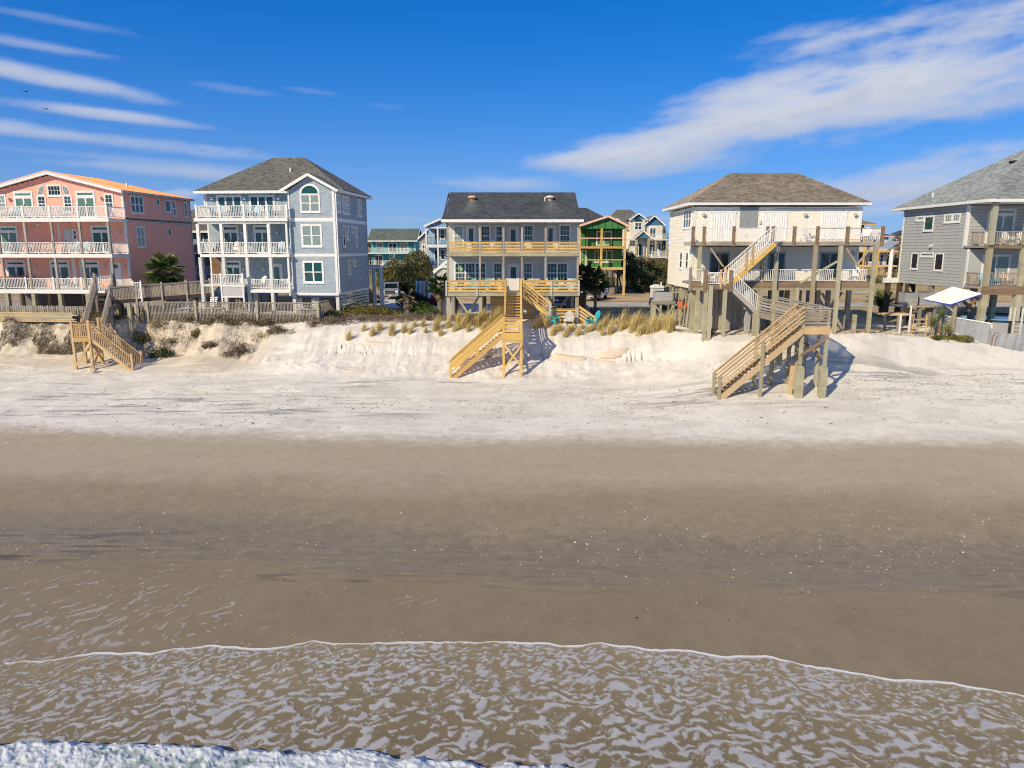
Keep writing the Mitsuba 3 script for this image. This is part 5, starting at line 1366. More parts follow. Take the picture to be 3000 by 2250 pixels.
    adirondack(fr, 1.7, .9, 8.38, 60, 'white', 'white garden chair on the lower cream deck behind the stairs', None)
    adirondack(fr, 11.6, 1.0, 8.38, -40, 'white', 'white garden chair at the right end of the lower cream deck', None)
    adirondack(fr, 8.2, .95, 11.06, 30, 'white', 'white garden chair between shutters on the upper cream deck', None)
    adirondack(fr, 12.1, .9, 11.06, -30, 'white', 'white garden chair at the right end of the upper cream deck', None)


cream_house()

# walkway, platform and beach stairs of the cream house
K = thing('beach_stairs', 'long tan timber beach stairs on square piles with grey walkway from cream house', 'stairs')
fw = Frame(0, 0)
A_, B_ = np.array([16.30, 47.0, 6.45]), np.array([17.40, 41.55, 6.19])
C_, D_ = np.array([17.75, 47.9, 6.45]), np.array([18.85, 42.7, 6.19])
for i in range(24):
    t = (i + .5) / 24
    fw.beam(K, 'walk_board', A_ + (B_ - A_) * t, C_ + (D_ - C_) * t, .135, .04, 'grey_wood')
for p, q in ((A_, B_), (C_, D_)):
    board_rail(fw, K, p[:2], q[:2], p[2], q[2], h=.95, n=5, m='grey_wood', bh=.11)
    fw.beam(K, 'beam', p + [0, 0, -.17], q + [0, 0, -.17], .08, .28, 'grey_wood')
    for t in (.0, .33, .68): c = p + (q - p) * t; fw.box(K, 'post', c[0] - .09, c[0] + .09, c[1] - .09, c[1] + .09, 2.0, c[2] + 1.05, 'treated_wood')
P0, P1, Q0, Q1, zf = 17.04, 18.63, 41.5, 42.8, 6.17
for i in range(9): fw.box(K, 'platform_board', P0, P1, Q0 + i * .15, Q0 + .14 + i * .15, zf - .04, zf, 'grey_wood')
fw.box(K, 'rim_board', P0 - .02, P1 + .02, Q0 - .06, Q0 - .02, zf - .52, zf - .05, 'tan_wood'); fw.box(K, 'rim_board', P1 - .02, P1 + .02, Q0 - .02, Q1, zf - .45, zf - .05, 'tan_wood')
board_rail(fw, K, (P0 + .05, Q0 - .04), (P1, Q0 - .04), zf + .02, h=.95, n=5, m='grey_wood', bh=.11); board_rail(fw, K, (P1 + .02, Q0), (P1 + .02, Q1), zf + .02, h=.95, n=5, m='grey_wood', bh=.11)
for x, y, b in ((P0 + .02, Q0 + .05, 1.2), (P1 - .1, Q0 + .05, 1.2), (P0 + .25, Q1 - .05, 1.5), (P1 - .05, Q1 - .05, 1.5)): fw.box(K, 'post', x - .09, x + .09, y - .09, y + .09, b, zf + 1.0, 'treated_wood')
fw.beam(K, 'brace', (P0, Q0 - .03, 4.4), (P1 - .05, Q0 - .03, 5.5), .05, .16, 'brown_wood'); fw.beam(K, 'brace', (P0 + .3, Q1 - .1, 5.3), (P1, Q0 + .1, 4.1), .05, .18, 'brown_wood')
T0, T1 = np.array([P0, 41.98, 6.15]), np.array([12.32, 41.98, 2.0])
steps(fw, K, T0, T1, 1.15, 22, 'brown_wood', 'tan_wood', (0, 1), sh=.34, sw=.06, drop=.28)
for y in (41.38, 42.58):
    board_rail(fw, K, (P0, y), (12.29, y), 6.19, 2.10, h=1.12, n=4, m='tan_wood', bh=.11, lift=.30)
    fw.box(K, 'post', 12.24, 12.40, y - .09, y + .09, .9, 3.2, 'treated_wood'); fw.box(K, 'post', 14.67, 14.83, y - .12, y + .06, .9, 5.25, 'treated_wood')
fw.box(K, 'post', 15.9, 16.12, 43.1, 43.32, 1.2, 5.5, 'treated_wood')
K = thing('old_pile', 'thick cut-off timber pile in the sand left of its twin', 'pile'); mb = MB()
part(K, 'shaft', MB().prism([(16.70, .6), (17.14, .6), (17.14, 3.6), (17.07, 3.82), (16.73, 3.82), (16.70, 3.7)], 1, 40.97, 41.3).mesh(), 'treated_wood')
K = thing('old_pile', 'thick cut-off timber pile in the sand right of its twin', 'pile')
part(K, 'shaft', MB().prism([(18.12, .6), (18.49, .6), (18.53, 3.55), (18.48, 3.82), (18.16, 3.82), (18.12, 3.7)], 1, 41.0, 41.35).mesh(), 'treated_wood')
K = thing('old_pile', 'slimmer leaning pile just behind the left cut-off pile', 'pile')
fw.beam(K, 'shaft', (16.53, 41.65, .8), (16.68, 41.6, 3.75), .22, .22, 'tan_wood', up=(0, 1, 0))
K = thing('old_pile', 'short hanging pile stub in the shade behind the beach stairs', 'pile')
fw.beam(K, 'shaft', (16.53, 43.5, 3.5), (16.5, 43.5, 5.3), .32, .32, 'treated_wood', up=(0, 1, 0))

# ------------------------------------------------------------------ grey house, far right
paint('grey_siding', paintwork((.42, .435, .42), .08), .65, .3)


def grey_house():
    H = thing('beach_house', 'slate grey beach house on piles with wooden balconies, cut off at the right', 'house')
    fr = Frame(33.09, 50)
    X0, X1, Y0, Y1 = -.26, 13.0, 2.4, 11.0
    F, Lw = Face(fr, 'front', Y0), Face(fr, 'left', X0)
    wall = fr.box(H, 'wall', X0, X1, Y0, Y1, 7.75, 13.75, 'siding_gap')
    siding(F, wall, X0, X1, 7.85, 13.6, .235, 'grey_siding', gap=.034, t=.015); siding(Lw, wall, Y0 - .6, Y1, 7.75, 10.6, .235, 'grey_siding', gap=.034, t=.015); siding(Lw, wall, Y0, Y1, 10.6, 13.7, .235, 'grey_siding', gap=.034, t=.015)
    fr.box(H, 'lower_bay_wall', X0, 3.6, Y0 - .6, Y0 - .02, 7.75, 10.55, 'grey_siding')
    Lw.box(H, 'corner_board', Y0 - .05, Y0 + .22, .021, .06, 10.6, 13.7, 'white'); Lw.box(H, 'corner_board', Y0 - .65, Y0 - .42, .021, .06, 7.8, 10.6, 'white'); F.box(H, 'corner_board', X0 - .05, X0 + .1, .021, .06, 10.6, 13.6, 'white'); Lw.box(H, 'corner_board', Y1 - .15, Y1, .021, .06, 7.75, 13.7, 'white')
    roof_part(fr, H, 'roof', hip_roof(X0 - .6, 14., -.45, Y1 + .9, 13.92, 18.2, (6.3, 6.4), (8.5, 6.4)), 'grey')
    fr.add(H, 'eaves_board', eaves(X0 - .62, 14., -.47, Y1 + .9, 13.91, .20), 'white'); labels[H + '__eaves_board'] = {'label': 'white fascia boards and soffit round the grey roof'}
    fr.box(H, 'roof_vent', 3.9, 4.5, 4.6, 5.0, 16.85, 17.0, 'dark'); fr.box(H, 'vent_pipe', .2, .3, 8.0, 8.1, 14.5, 14.95, 'white')
    # left wall windows
    window(Lw, H, 7.95, 9.1, 12.78, 13.17, 'glass_blind', 1, 1, sash=False); window(Lw, H, 6.6, 7.9, 11.95, 13.14, 'glass', 1, 1, sash=False); window(Lw, H, 4.28, 5.25, 12.5, 13.16, 'glass_blind', 3, 2, sash=False); window(Lw, H, 3.3, 4.25, 12.5, 13.16, 'glass_blind', 3, 2, sash=False)
    window(Lw, H, 8.2, 9.2, 8.95, 10.26, 'dark', 1, 1, sash=False, trim=.06); window(Lw, H, 6.15, 7.9, 9.95, 10.3, 'glass', 6, 1, sash=False); window(Lw, H, 4.8, 5.9, 8.92, 10.26, 'dark', 1, 1, sash=False, trim=.06)
    lamp(Lw, H, 6.47, 10.82)
    slider(F, H, 1.4, 3.1, 10.9, 13.42, 'glass_blind', .28, trim=.08); window(F, H, 1.1, 1.38, 11.0, 13.2, 'glass_blind', 1, 1, sash=False)
    B = Face(fr, 'front', Y0 - .6)
    slider(B, H, .70, 2.75, 8.2, 10.2, 'glass_blind', trim=.08); lamp(B, H, 3.3, 9.75)
    # balconies
    fr.box(H, 'balcony_floor', -.4, 9.0, .06, Y0, 10.64, 10.80, 'grey_wood'); fr.box(H, 'balcony_beam', -.42, 9.0, .0, .055, 10.60, 10.84, 'brown_wood')
    fr.box(H, 'balcony_floor', -.4, 9.0, .06, Y0 - .62, 7.85, 8.00, 'grey_wood'); fr.box(H, 'balcony_beam', -.25, 9.0, -.05, .055, 7.70, 7.98, 'brown_wood'); fr.box(H, 'balcony_beam', -.25, 9.0, -.05, .055, 7.42, 7.695, 'brown_wood')
    for zf in (10.84, 8.0):
        for a, b in ((.2, 2.2), (2.5, 4.6)): railing(fr, H, (a, .06), (b, .06), zf, .95, m='grey_wood', step=.135, w=.045, cap=.12)
        railing(fr, H, (-.35, .2), (-.35, Y0 - .7), zf, .95, m='grey_wood', step=.135, w=.045, cap=.12)
    for x in (.0, 2.38, 4.8): fr.box(H, 'balcony_post', x - .16, x + .16, -.12, .2, 10.85, 13.75, 'treated_wood'); fr.box(H, 'balcony_post', x - .16, x + .16, -.12, .2, 8.0, 10.6, 'treated_wood'); fr.box(H, 'pile', x - .2, x + .2, -.1, .3, 3.2, 7.42, 'treated_wood')
    for x, y in ((-.1, 9.6), (-.1, 10.9), (-.1, 6.3), (.9, 2.6), (2.4, 2.6), (-.1, 3.2), (.6, 10.2)): fr.box(H, 'pile', x - .17, x + .17, y - .17, y + .17, 3.6, 7.75, 'grey_wood' if y < 9 else 'dark_wood')
    fr.beam(H, 'brace', (-.1, 9.4, 7.4), (-.1, 7.6, 5.6), .06, .2, 'treated_wood')
    fr.beam(H, 'brace', (-.95, 1.6, 7.3), (1.1, 1.6, 5.6), .06, .24, 'brown_wood'); fr.beam(H, 'brace', (.75, 1.65, 7.2), (-1.1, 1.65, 5.4), .06, .24, 'brown_wood')
    k = num(H + '__lattice')
    mb = MB().box(-2.6, .2, 1.88, 1.9, 7.0, 7.08).box(-2.6, .2, 1.88, 1.9, 5.0, 5.08); put(k, mb.mesh(), 'grey_wood', False, fr.w)
    for i in range(26):
        x = -2.6 + i * .11
        for s in (-1, 1):
            a, b = (x, 1.89 + s * .01, 5.0), (x + s * 1.0, 1.89 + s * .01, 7.0)
            if -2.7 < b[0] < .3: fr.beam(k, 'lattice_slat', a, b, .02, .035, 'trim_grey', up=(0, 1, 0))
    # porch roof and column at the back left
    fr.add(H, 'rear_porch_roof', MB().raw([[-.3, 11.0, 11.2], [-.3, 13.0, 11.2], [-1.6, 13.2, 10.6], [-1.6, 10.6, 10.6]], [[0, 1, 2], [0, 2, 3]]), 'metal_grey')
    cyl = trimesh.creation.cylinder(.17, 2.4, sections=14); cyl.apply_translation([-.95, 11.1, 9.35]); part(H, 'rear_column', cyl, 'white', 40, fr.w)
    fr.box(H, 'rear_beam', -1.4, -.3, 10.9, 11.3, 7.75, 8.15, 'white'); fr.box(H, 'rear_pile', -1.15, -.8, 11.0, 11.3, 3.8, 7.75, 'dark_wood')
    for x, m, t in ((.9, 'white', 'white garden chair at the left of the grey house top balcony'), (1.9, 'white', 'white garden chair by the glass door on the grey house top balcony'), (3.0, 'white', 'tall white garden chair at the picture edge on the top balcony')):
        adirondack(fr, x, 1.1, 10.82, 0, m, t, None)
    for x, m, t in ((.35, 'pale_blue', 'pale blue garden chair half hidden by the corner post of grey house'), (1.15, 'turquoise', 'turquoise garden chair on the lower balcony of the grey house'), (2.0, 'salmon_trim', 'sand coloured garden chair on the lower balcony of the grey house')):
        adirondack(fr, x, .9, 7.98, 0, m, t, None)


grey_house()

# ------------------------------------------------------------------ road, drives
paint('asphalt', paintwork((.27, .265, .255), .25), .85, .2); paint('concrete', paintwork((.40, .385, .355), .2), .8, .2)
def sheet(name, pts, z, m, text):
    mb = MB().raw([[x, y, z] for x, y in pts], [[0, 1, 2], [0, 2, 3]]); put(num(name), mb.mesh(), m); label(name if used[name] == 1 else f'{name}_{used[name]-1:03d}', text, kind='structure')
sheet('road', [(-300, 75.5), (300, 73.0), (300, 78.5), (-300, 81.0)], 4.672, 'asphalt', 'grey two-lane road running behind the front row of houses')
sheet('road', [(40, 96), (120, 100), (120, 104), (40, 100)], 4.672, 'asphalt', 'far grey lane behind the cream house on the right')
sheet('driveway', [(-9.5, 60), (4.6, 60), (4.6, 75.3), (-9.5, 75.6)], 4.68, 'concrete', 'pale concrete driveway under and beside the middle house')
sheet('driveway', [(-17.5, 72), (-10.5, 72), (-10.5, 90), (-17.5, 90)], 4.676, 'concrete', 'grey driveway under the silver pickup truck')

# ------------------------------------------------------------------ houses of the second row
paint('teal_wall', paintwork((.045, .34, .36), .1), .6); paint('sky_wall', paintwork((.25, .42, .58), .1), .6); paint('sheath_green', paintwork((.05, .19, .055), .25), .7)
paint('cream_far', paintwork((.66, .61, .50), .08), .6); paint('gable_blue', (.05, .17, .26), .6); paint('mid_grey_wall', paintwork((.33, .33, .315), .1), .7); paint('slate_blue_wall', paintwork((.20, .26, .32), .1), .7); paint('house_wrap', paintwork((.48, .47, .50), .1), .7)


def gable_roof_x(fr, H, x0, x1, y0, y1, ze, zr, tone, t=.18):
    ym = (y0 + y1) / 2
    mb = MB().raw([[x0, y0, ze], [x1, y0, ze], [x1, ym, zr], [x0, ym, zr]], [[0, 1, 2], [0, 2, 3]]).raw([[x0, y1, ze], [x1, y1, ze], [x1, ym, zr], [x0, ym, zr]], [[0, 1, 2], [0, 2, 3]])
    roof_part(fr, H, 'roof', mb, tone)
    fr.box(H, 'fascia_board', x0, x1, y0 - .05, y0, ze - .25, ze - .02, 'white')
    for x in (x0, x1): fr.beam(H, 'rake_board', (x, y0, ze - .12), (x, ym, zr - .12), .06, .22, 'white')


def gable_roof_y(fr, H, x0, x1, y0, y1, ze, zr, tone, xr=None, trim='white'):
    xm = (x0 + x1) / 2 if xr is None else xr
    mb = MB().raw([[x0, y0, ze], [xm, y0, zr], [xm, y1, zr], [x0, y1, ze]], [[0, 1, 2], [0, 2, 3]]).raw([[xm, y0, zr], [x1, y0, ze], [x1, y1, ze], [xm, y1, zr]], [[0, 1, 2], [0, 2, 3]])
    roof_part(fr, H, 'roof', mb, tone)
    for xe in (x0, x1): fr.beam(H, 'rake_board', (xm, y0 - .04, zr - .14), (xe, y0 - .04, ze - .14), .06, .26, trim)


fr = Frame(0, 0)
H = thing('small_house', 'small teal house with dark green roof and white balcony beyond the trees', 'house')
W = Face(fr, 'front', 150)
fr.box(H, 'wall', -29.2, -20.1, 150, 158, 4.6, 12.1, 'teal_wall')
fr.add(H, 'gable', MB().prism([(150, 12.1), (158, 12.1), (154, 14.2)], 0, -29.0, -20.15), 'teal_wall')
gable_roof_x(fr, H, -29.8, -19.4, 148.4, 159, 12.25, 14.75, 'dark_green')
window(W, H, -28.24, -26.7, 10.75, 11.95, 'glass_blind', 1, 1, sash=False, trim=.14); slider(W, H, -25.7, -23.8, 9.85, 11.85, trim=.14); slider(W, H, -23.3, -21.5, 9.85, 11.85, 'glass_blind', trim=.14)
slider(W, H, -28.6, -26.8, 7.2, 9.25, trim=.14); window(W, H, -25.5, -24.8, 8.2, 9.33, 'glass_blind', trim=.12)
for z in (9.75, 7.2):
    fr.box(H, 'deck', -29.7, -20.6, 148.0, 149.99, z - .25, z, 'white_shade'); railing(fr, H, (-29.6, 148.1), (-20.7, 148.1), z, 1.0, step=.2, w=.06, stuff=True)
    for x in (-29.6, -27.3, -24.2, -20.7): fr.box(H, 'post', x - .09, x + .09, 148.02, 148.2, 4.6 if z < 9 else 7.2, z + 1.05, 'grey_wood')
fr.box(H, 'corner_board', -20.25, -20.05, 149.95, 150.1, 4.6, 12.1, 'white')

H = thing('stilt_house', 'light blue gabled house on white stilts left of the middle house', 'house')
W = Face(fr, 'front', 98.6)
fr.box(H, 'wall', -11.35, -6.5, 98.6, 108, 8.0, 13.35, 'sky_wall'); fr.add(H, 'gable', MB().prism([(-11.55, 13.42), (-7.4, 13.42), (-9.48, 14.35)], 1, 97.2, 98.6), 'sky_wall')
gable_roof_y(fr, H, -11.75, -7.2, 96.8, 108.5, 13.66, 14.6, 'black')
fr.box(H, 'beam', -11.5, -7.3, 97.1, 97.3, 13.25, 13.42, 'white')
for i in range(22): fr.box(H, 'batten', -11.3 + i * .2, -11.26 + i * .2, 97.16, 97.2, 13.43, 13.43 + min(.9, (.2 + i * .2) * .44, (4.2 - i * .2) * .44), 'sky_wall')
for z0, z1 in ((11.85, 13.2), (9.1, 10.5)):
    for u in (-10.62, -9.78, -8.95): window(W, H, u, u + .66, z0, z1, 'glass', 1, 2, trim=.07)
for z in (11.1, 8.35):
    fr.box(H, 'deck', -11.6, -6.6, 97.0, 98.58, z - .36, z, 'white'); railing(fr, H, (-11.4, 97.1), (-7.0, 97.1), z, .95, 'black_metal', .18, stuff=True)
for x in (-11.5, -9.95, -8.4): fr.box(H, 'post', x - .1, x + .1, 97.02, 97.22, 4.6, 13.25, 'white')
for x in (-11.4, -11.0, -9.4): fr.box(H, 'pile', x - .12, x + .12, 99, 99.25, 4.6, 8.0, 'white_shade')
for i in range(12):
    fr.box(H, 'screen_slat', -10.7 + i * .18, -10.58 + i * .18, 99.4, 99.45, 4.7, 7.4 + rnd.uniform(-.5, .5), ('brown_wood', 'white', 'tan_wood', 'dark')[i % 4])
fr.beam(H, 'side_stair', (-11.7, 97.4, 8.2), (-12.3, 101, 10.0), .1, .3, 'new_wood'); fr.box(H, 'side_landing', -12.3, -11.6, 97.4, 99.0, 8.35, 8.6, 'new_wood')
for x in (-12.25, -12.0, -11.75): fr.box(H, 'side_post', x - .05, x + .05, 97.4, 97.5, 8.6, 9.6, 'white')
fr.box(H, 'stair_post', -12.05, -11.85, 97.5, 97.7, 4.6, 8.4, 'new_wood')

H = thing('small_house', 'grey gabled house mostly hidden behind the light blue stilt house', 'house')
fr.box(H, 'wall', -16.6, -11.2, 130, 138, 4.6, 12.5, 'mid_grey_wall'); fr.add(H, 'gable', MB().prism([(-16.6, 12.5), (-11.6, 12.5), (-14.1, 14.8)], 1, 130, 138), 'mid_grey_wall')
gable_roof_y(fr, H, -16.9, -11.3, 129.6, 138.4, 12.4, 14.95, 'black')
W = Face(fr, 'front', 130); slider(W, H, -16.2, -15.3, 9.8, 11.4, 'glass', trim=.1); window(W, H, -15.0, -14.2, 12.2, 13.3, 'glass', trim=.1)
fr.box(H, 'deck', -16.7, -12, 128.5, 129.99, 9.4, 9.6, 'white_shade'); railing(fr, H, (-16.6, 128.6), (-12.2, 128.6), 9.6, 1.0, step=.2, stuff=True)

# green sheathed house being built
H = thing('unfinished_house', 'unfinished house with bright green sheathing and new yellow porch timbers', 'house')
W = Face(fr, 'front', 93.9)
wall = fr.box(H, 'wall', 6.0, 14.3, 93.95, 104, 8.0, 13.1, 'dark')
for z0, z1 in ((8.15, 10.55), (10.75, 13.05)):
    for i in range(7): W.box(wall, 'sheathing_panel', 6.05 + i * 1.18, 6.05 + i * 1.18 + 1.09, 0, .05, z0, z1, 'sheath_green')
gw = MB().prism([(8.5, 13.05), (14.4, 13.05), (14.4, 13.36), (12.1, 14.45), (8.5, 13.45)], 1, 92.0, 93.9); gk = fr.add(H, 'gable', gw, 'dark')
for i in range(7):
    a, b = 8.52 + i * .84, 8.52 + i * .84 + .76
    top = lambda x: np.interp(x, [8.5, 12.1, 14.5], [13.45, 14.45, 13.36])
    pts = [(a, 13.07), (b, 13.07), (b, top(b) - .02), (a, top(a) - .02)]
    if a < 12.1 < b: pts.insert(3, (12.1, 14.42))
    fr.add(gk, 'sheathing_panel', MB().prism(pts, 1, 91.94, 91.995), 'sheath_green')
gable_roof_y(fr, H, 8.3, 14.75, 91.5, 99, 13.5, 14.72, 'black', 12.1, 'salmon_trim')
roof_part(fr, H, 'main_roof', hip_roof(4.5, 14.2, 95, 106, 13.6, 16.1, (9.0, 100.2), (10.2, 100.2)), 'black')
for z in (10.9, 8.22):
    fr.box(H, 'deck', 8.45, 14.4, 92.1, 93.9, z - .12, z, 'new_wood'); fr.box(H, 'beam', 8.4, 14.5, 91.95, 92.09, z - .30, z, 'new_wood')
    fr.box(H, 'rail_board', 8.5, 14.4, 91.90, 91.95, z + .92, z + 1.05, 'salmon_trim' if z > 10 else 'new_wood')
for x in (8.6, 11.38, 14.38): fr.box(H, 'post', x - .13, x + .13, 91.96, 92.2, 4.6, 13.1, 'new_wood')
slider(W, H, 10.9, 12.95, 11.0, 12.85, 'glass', trim=.12); door(W, H, 8.9, 9.75, 8.25, 10.42, half=True); window(W, H, 10.75, 11.3, 8.85, 10.38, 'glass', trim=.07); window(W, H, 11.55, 13.08, 8.85, 10.38, 'glass', lights=2, trim=.09)
for i in range(16): fr.box(H, 'lower_screen', 11.6 + i * .17, 11.72 + i * .17, 99, 99.1, 4.7, 8.0, ('dark_wood', 'brown_wood')[i % 2])
for x in (8.7, 11.4, 14.3): fr.box(H, 'pile', x - .13, x + .13, 97, 97.25, 4.6, 8.1, 'dark_wood')
fr.box(H, 'frame_leaning', 12.9, 14.0, 95, 95.06, 4.7, 5.6, 'grey_wood')

# cream house with blue gables
H = thing('gabled_house', 'cream house with blue gables and white balconies behind the green hedge', 'house')
fr.box(H, 'wall', 19.8, 28.0, 152, 163, 4.6, 15.4, 'cream_far')
roof_part(fr, H, 'roof', hip_roof(19.2, 28.6, 151.3, 163.5, 15.4, 18.85, (22.6, 157.5), (25.6, 157.5)), 'green_grey')
fr.box(H, 'wing_wall', 27.3, 31.1, 150, 160, 4.6, 15.3, 'cream_far'); fr.add(H, 'wing_gable', MB().prism([(27.3, 15.3), (31.1, 15.3), (29.2, 17.0)], 1, 150, 152), 'gable_blue')
gable_roof_y(fr, H, 27.0, 31.5, 149.4, 160, 15.4, 17.35, 'green_grey')
fr.box(H, 'tower_wall', 24.4, 27.4, 149.5, 153, 4.6, 16.5, 'cream_far'); fr.add(H, 'tower_gable', MB().prism([(24.4, 16.5), (27.4, 16.5), (25.9, 17.6)], 1, 149.5, 152), 'gable_blue')
gable_roof_y(fr, H, 24.0, 27.8, 149.0, 156, 16.45, 17.8, 'green_grey')
gable_roof_y(fr, H, 19.6, 23.6, 149.8, 156, 15.2, 16.8, 'green_grey')
W = Face(fr, 'front', 149.5); V = Face(fr, 'front', 150)
window(W, H, 25.1, 26.8, 14.3, 16.0, 'glass', lights=2, trim=.2); fr.add(H, 'arched_window', MB().prism([(25.95 + .85 * math.cos(t), 16.0 + .6 * math.sin(t)) for t in np.linspace(0, math.pi, 11)], 1, 149.40, 149.47), 'glass')
slider(V, H, 28.3, 29.9, 12.7, 15.0, 'glass', trim=.2); slider(V, H, 28.2, 30.0, 9.3, 11.6, 'glass', trim=.15); window(V, H, 30.3, 30.9, 10.2, 11.8, 'dark')
window(Face(fr, 'front', 152), H, 20.5, 22, 12.8, 14.4, 'glass', trim=.12)
fr.add(H, 'porch_gable', MB().prism([(25.2, 12.7), (28.2, 12.7), (26.7, 14.0)], 1, 147.6, 149.4), 'gable_blue'); gable_roof_y(fr, H, 24.9, 28.5, 147.3, 149.5, 12.75, 14.25, 'green_grey')
for x in (25.4, 27.9): fr.box(H, 'porch_column', x - .22, x + .22, 147.6, 148.05, 5.0, 12.7, 'treated_wood')
for z in (12.5, 8.95):
    fr.box(H, 'balcony', 28.0, 31.8, 147.8, 149.98, z - .25, z, 'white_shade'); railing(fr, H, (28.2, 147.9), (31.7, 147.9), z, 1.05, step=.2, w=.06, stuff=True)
    fr.box(H, 'balcony', 20, 25.2, 148.0, 149.48, z - .25, z, 'white_shade'); railing(fr, H, (20.2, 148.1), (25.1, 148.1), z, 1.05, step=.2, w=.06, stuff=True)
for x in (29.4, 31.65): fr.box(H, 'balcony_post', x - .15, x + .15, 147.9, 148.2, 8.95, 12.25, 'treated_wood')
slider(W, H, 25.3, 27.0, 9.1, 11.8, 'glass', trim=.15)
fr.box(H, 'lower_wall', 28.2, 31.6, 149.0, 150, 4.6, 8.7, 'cream_far')

# house being built at the far right
H = thing('unfinished_house', 'unfinished pale house with yellow porch posts and rooftop cupola at the right', 'house')
W = Face(fr, 'front', 142)
fr.box(H, 'wall', 62, 73.8, 142, 152, 7.4, 13.0, 'house_wrap'); roof_part(fr, H, 'roof', hip_roof(61.5, 74.4, 141.3, 152.6, 13.05, 14.6, (65.5, 147), (70.5, 147)), 'black')
fr.box(H, 'eaves_board', 61.5, 74.4, 141.25, 141.3, 12.85, 13.05, 'salmon_trim')
fr.box(H, 'cupola', 67.6, 70.2, 145, 148, 13.2, 15.3, 'brown_wood'); roof_part(fr, H, 'cupola_roof', hip_roof(66.6, 72.2, 143.8, 149.2, 15.45, 16.4, (68.6, 146.5), (69.6, 146.5)), 'brown'); fr.box(H, 'cupola_beam', 66.7, 72.1, 143.85, 144.0, 15.2, 15.42, 'new_wood')
for x in (67, 69.0, 71.8): fr.box(H, 'cupola_post', x - .09, x + .09, 144, 144.18, 13.2, 15.2, 'tan_wood')
for u in (64.5, 66.2, 68.0, 70.6, 72.2): window(W, H, u, u + 1.0, 10.9, 12.5, 'glass', trim=.13, sash=False)
for u in (63.2, 66.6, 70.2, 71.3, 72.4): window(W, H, u, u + .85, 7.9, 9.6, 'glass', trim=.12)
fr.box(H, 'dark_doorway', 68.3, 69.5, 141.9, 141.98, 7.4, 9.9, 'dark')
for z in (10.25, 7.45):
    fr.box(H, 'deck', 62, 74.6, 139.9, 141.95, z - .15, z, 'tan_wood'); fr.box(H, 'beam', 61.9, 74.8, 139.7, 139.88, z - .35, z, 'new_wood')
for x in (63.2, 65.6, 68.2, 71.0): fr.box(H, 'post', x - .14, x + .14, 139.72, 139.98, 4.6, 13.0 if x < 70 else 11.4, 'new_wood')
for x in (71.2, 73.4): fr.beam(H, 'brace', (x, 140.5, 7.1), (x + (2.1 if x < 72 else -2.1), 140.5, 5.1), .1, .22, 'tan_wood')
for x in (66, 73.6): fr.box(H, 'pile', x - .14, x + .14, 141, 141.3, 4.6, 7.3, 'tan_wood')

H = thing('small_house', 'slate grey-blue house glimpsed between the pink and blue houses', 'house')
W = Face(fr, 'front', 76)
fr.box(H, 'wall', -36.5, -27.5, 76, 84, 4.8, 12.3, 'slate_blue_wall'); roof_part(fr, H, 'roof', hip_roof(-37, -27, 75.3, 84.5, 12.4, 14.9, (-34.5, 79.5), (-31.8, 79.5)), 'green_grey')
fr.box(H, 'fascia_board', -37, -27, 75.2, 75.28, 12.2, 12.42, 'white'); window(W, H, -33.0, -32.3, 10.7, 12.0, 'glass_teal', trim=.1); window(W, H, -31.9, -31.2, 10.7, 12.0, 'glass', trim=.1)
roof_part(fr, H, 'porch_roof', MB().raw([[-36.5, 73.6, 10.3], [-28, 73.6, 10.3], [-28, 76, 11.0], [-36.5, 76, 11.0]], [[0, 1, 2], [0, 2, 3]]), 'green_grey'); fr.box(H, 'porch_beam', -36.5, -28, 73.65, 73.8, 10.05, 10.28, 'white')
for x in (-34.2, -33.0, -31.6, -30.2): fr.box(H, 'porch_column', x - .1, x + .1, 73.65, 73.85, 4.8, 10.05, 'white')
for z in (7.9, 5.5): railing(fr, H, (-36, 73.7), (-28.2, 73.7), z, .95, step=.16, stuff=True)
H = thing('small_house', 'tiny white roofed lookout house far off beside the grey house', 'house')
fr.box(H, 'wall', 133, 137, 250, 254, 5, 15.4, 'white_shade'); roof_part(fr, H, 'roof', hip_roof(132.2, 137.8, 249.4, 254.6, 15.5, 16.8, (134.6, 252), (135.4, 252)), 'black')

# ------------------------------------------------------------------ vehicles and yard things
paint('silver_paint', (.30, .32, .34), .25, .5, metallic=.35, clearcoat=.6); paint('red_paint', (.35, .02, .025), .25, .5, clearcoat=.6); paint('white_paint', (.72, .73, .73), .25, .5, clearcoat=.6); paint('dark_blue_paint', (.012, .02, .045), .2, .5, clearcoat=.7)
paint('tyre', (.015, .015, .015), .8); paint('headlight', (.75, .78, .80), .1, .6)


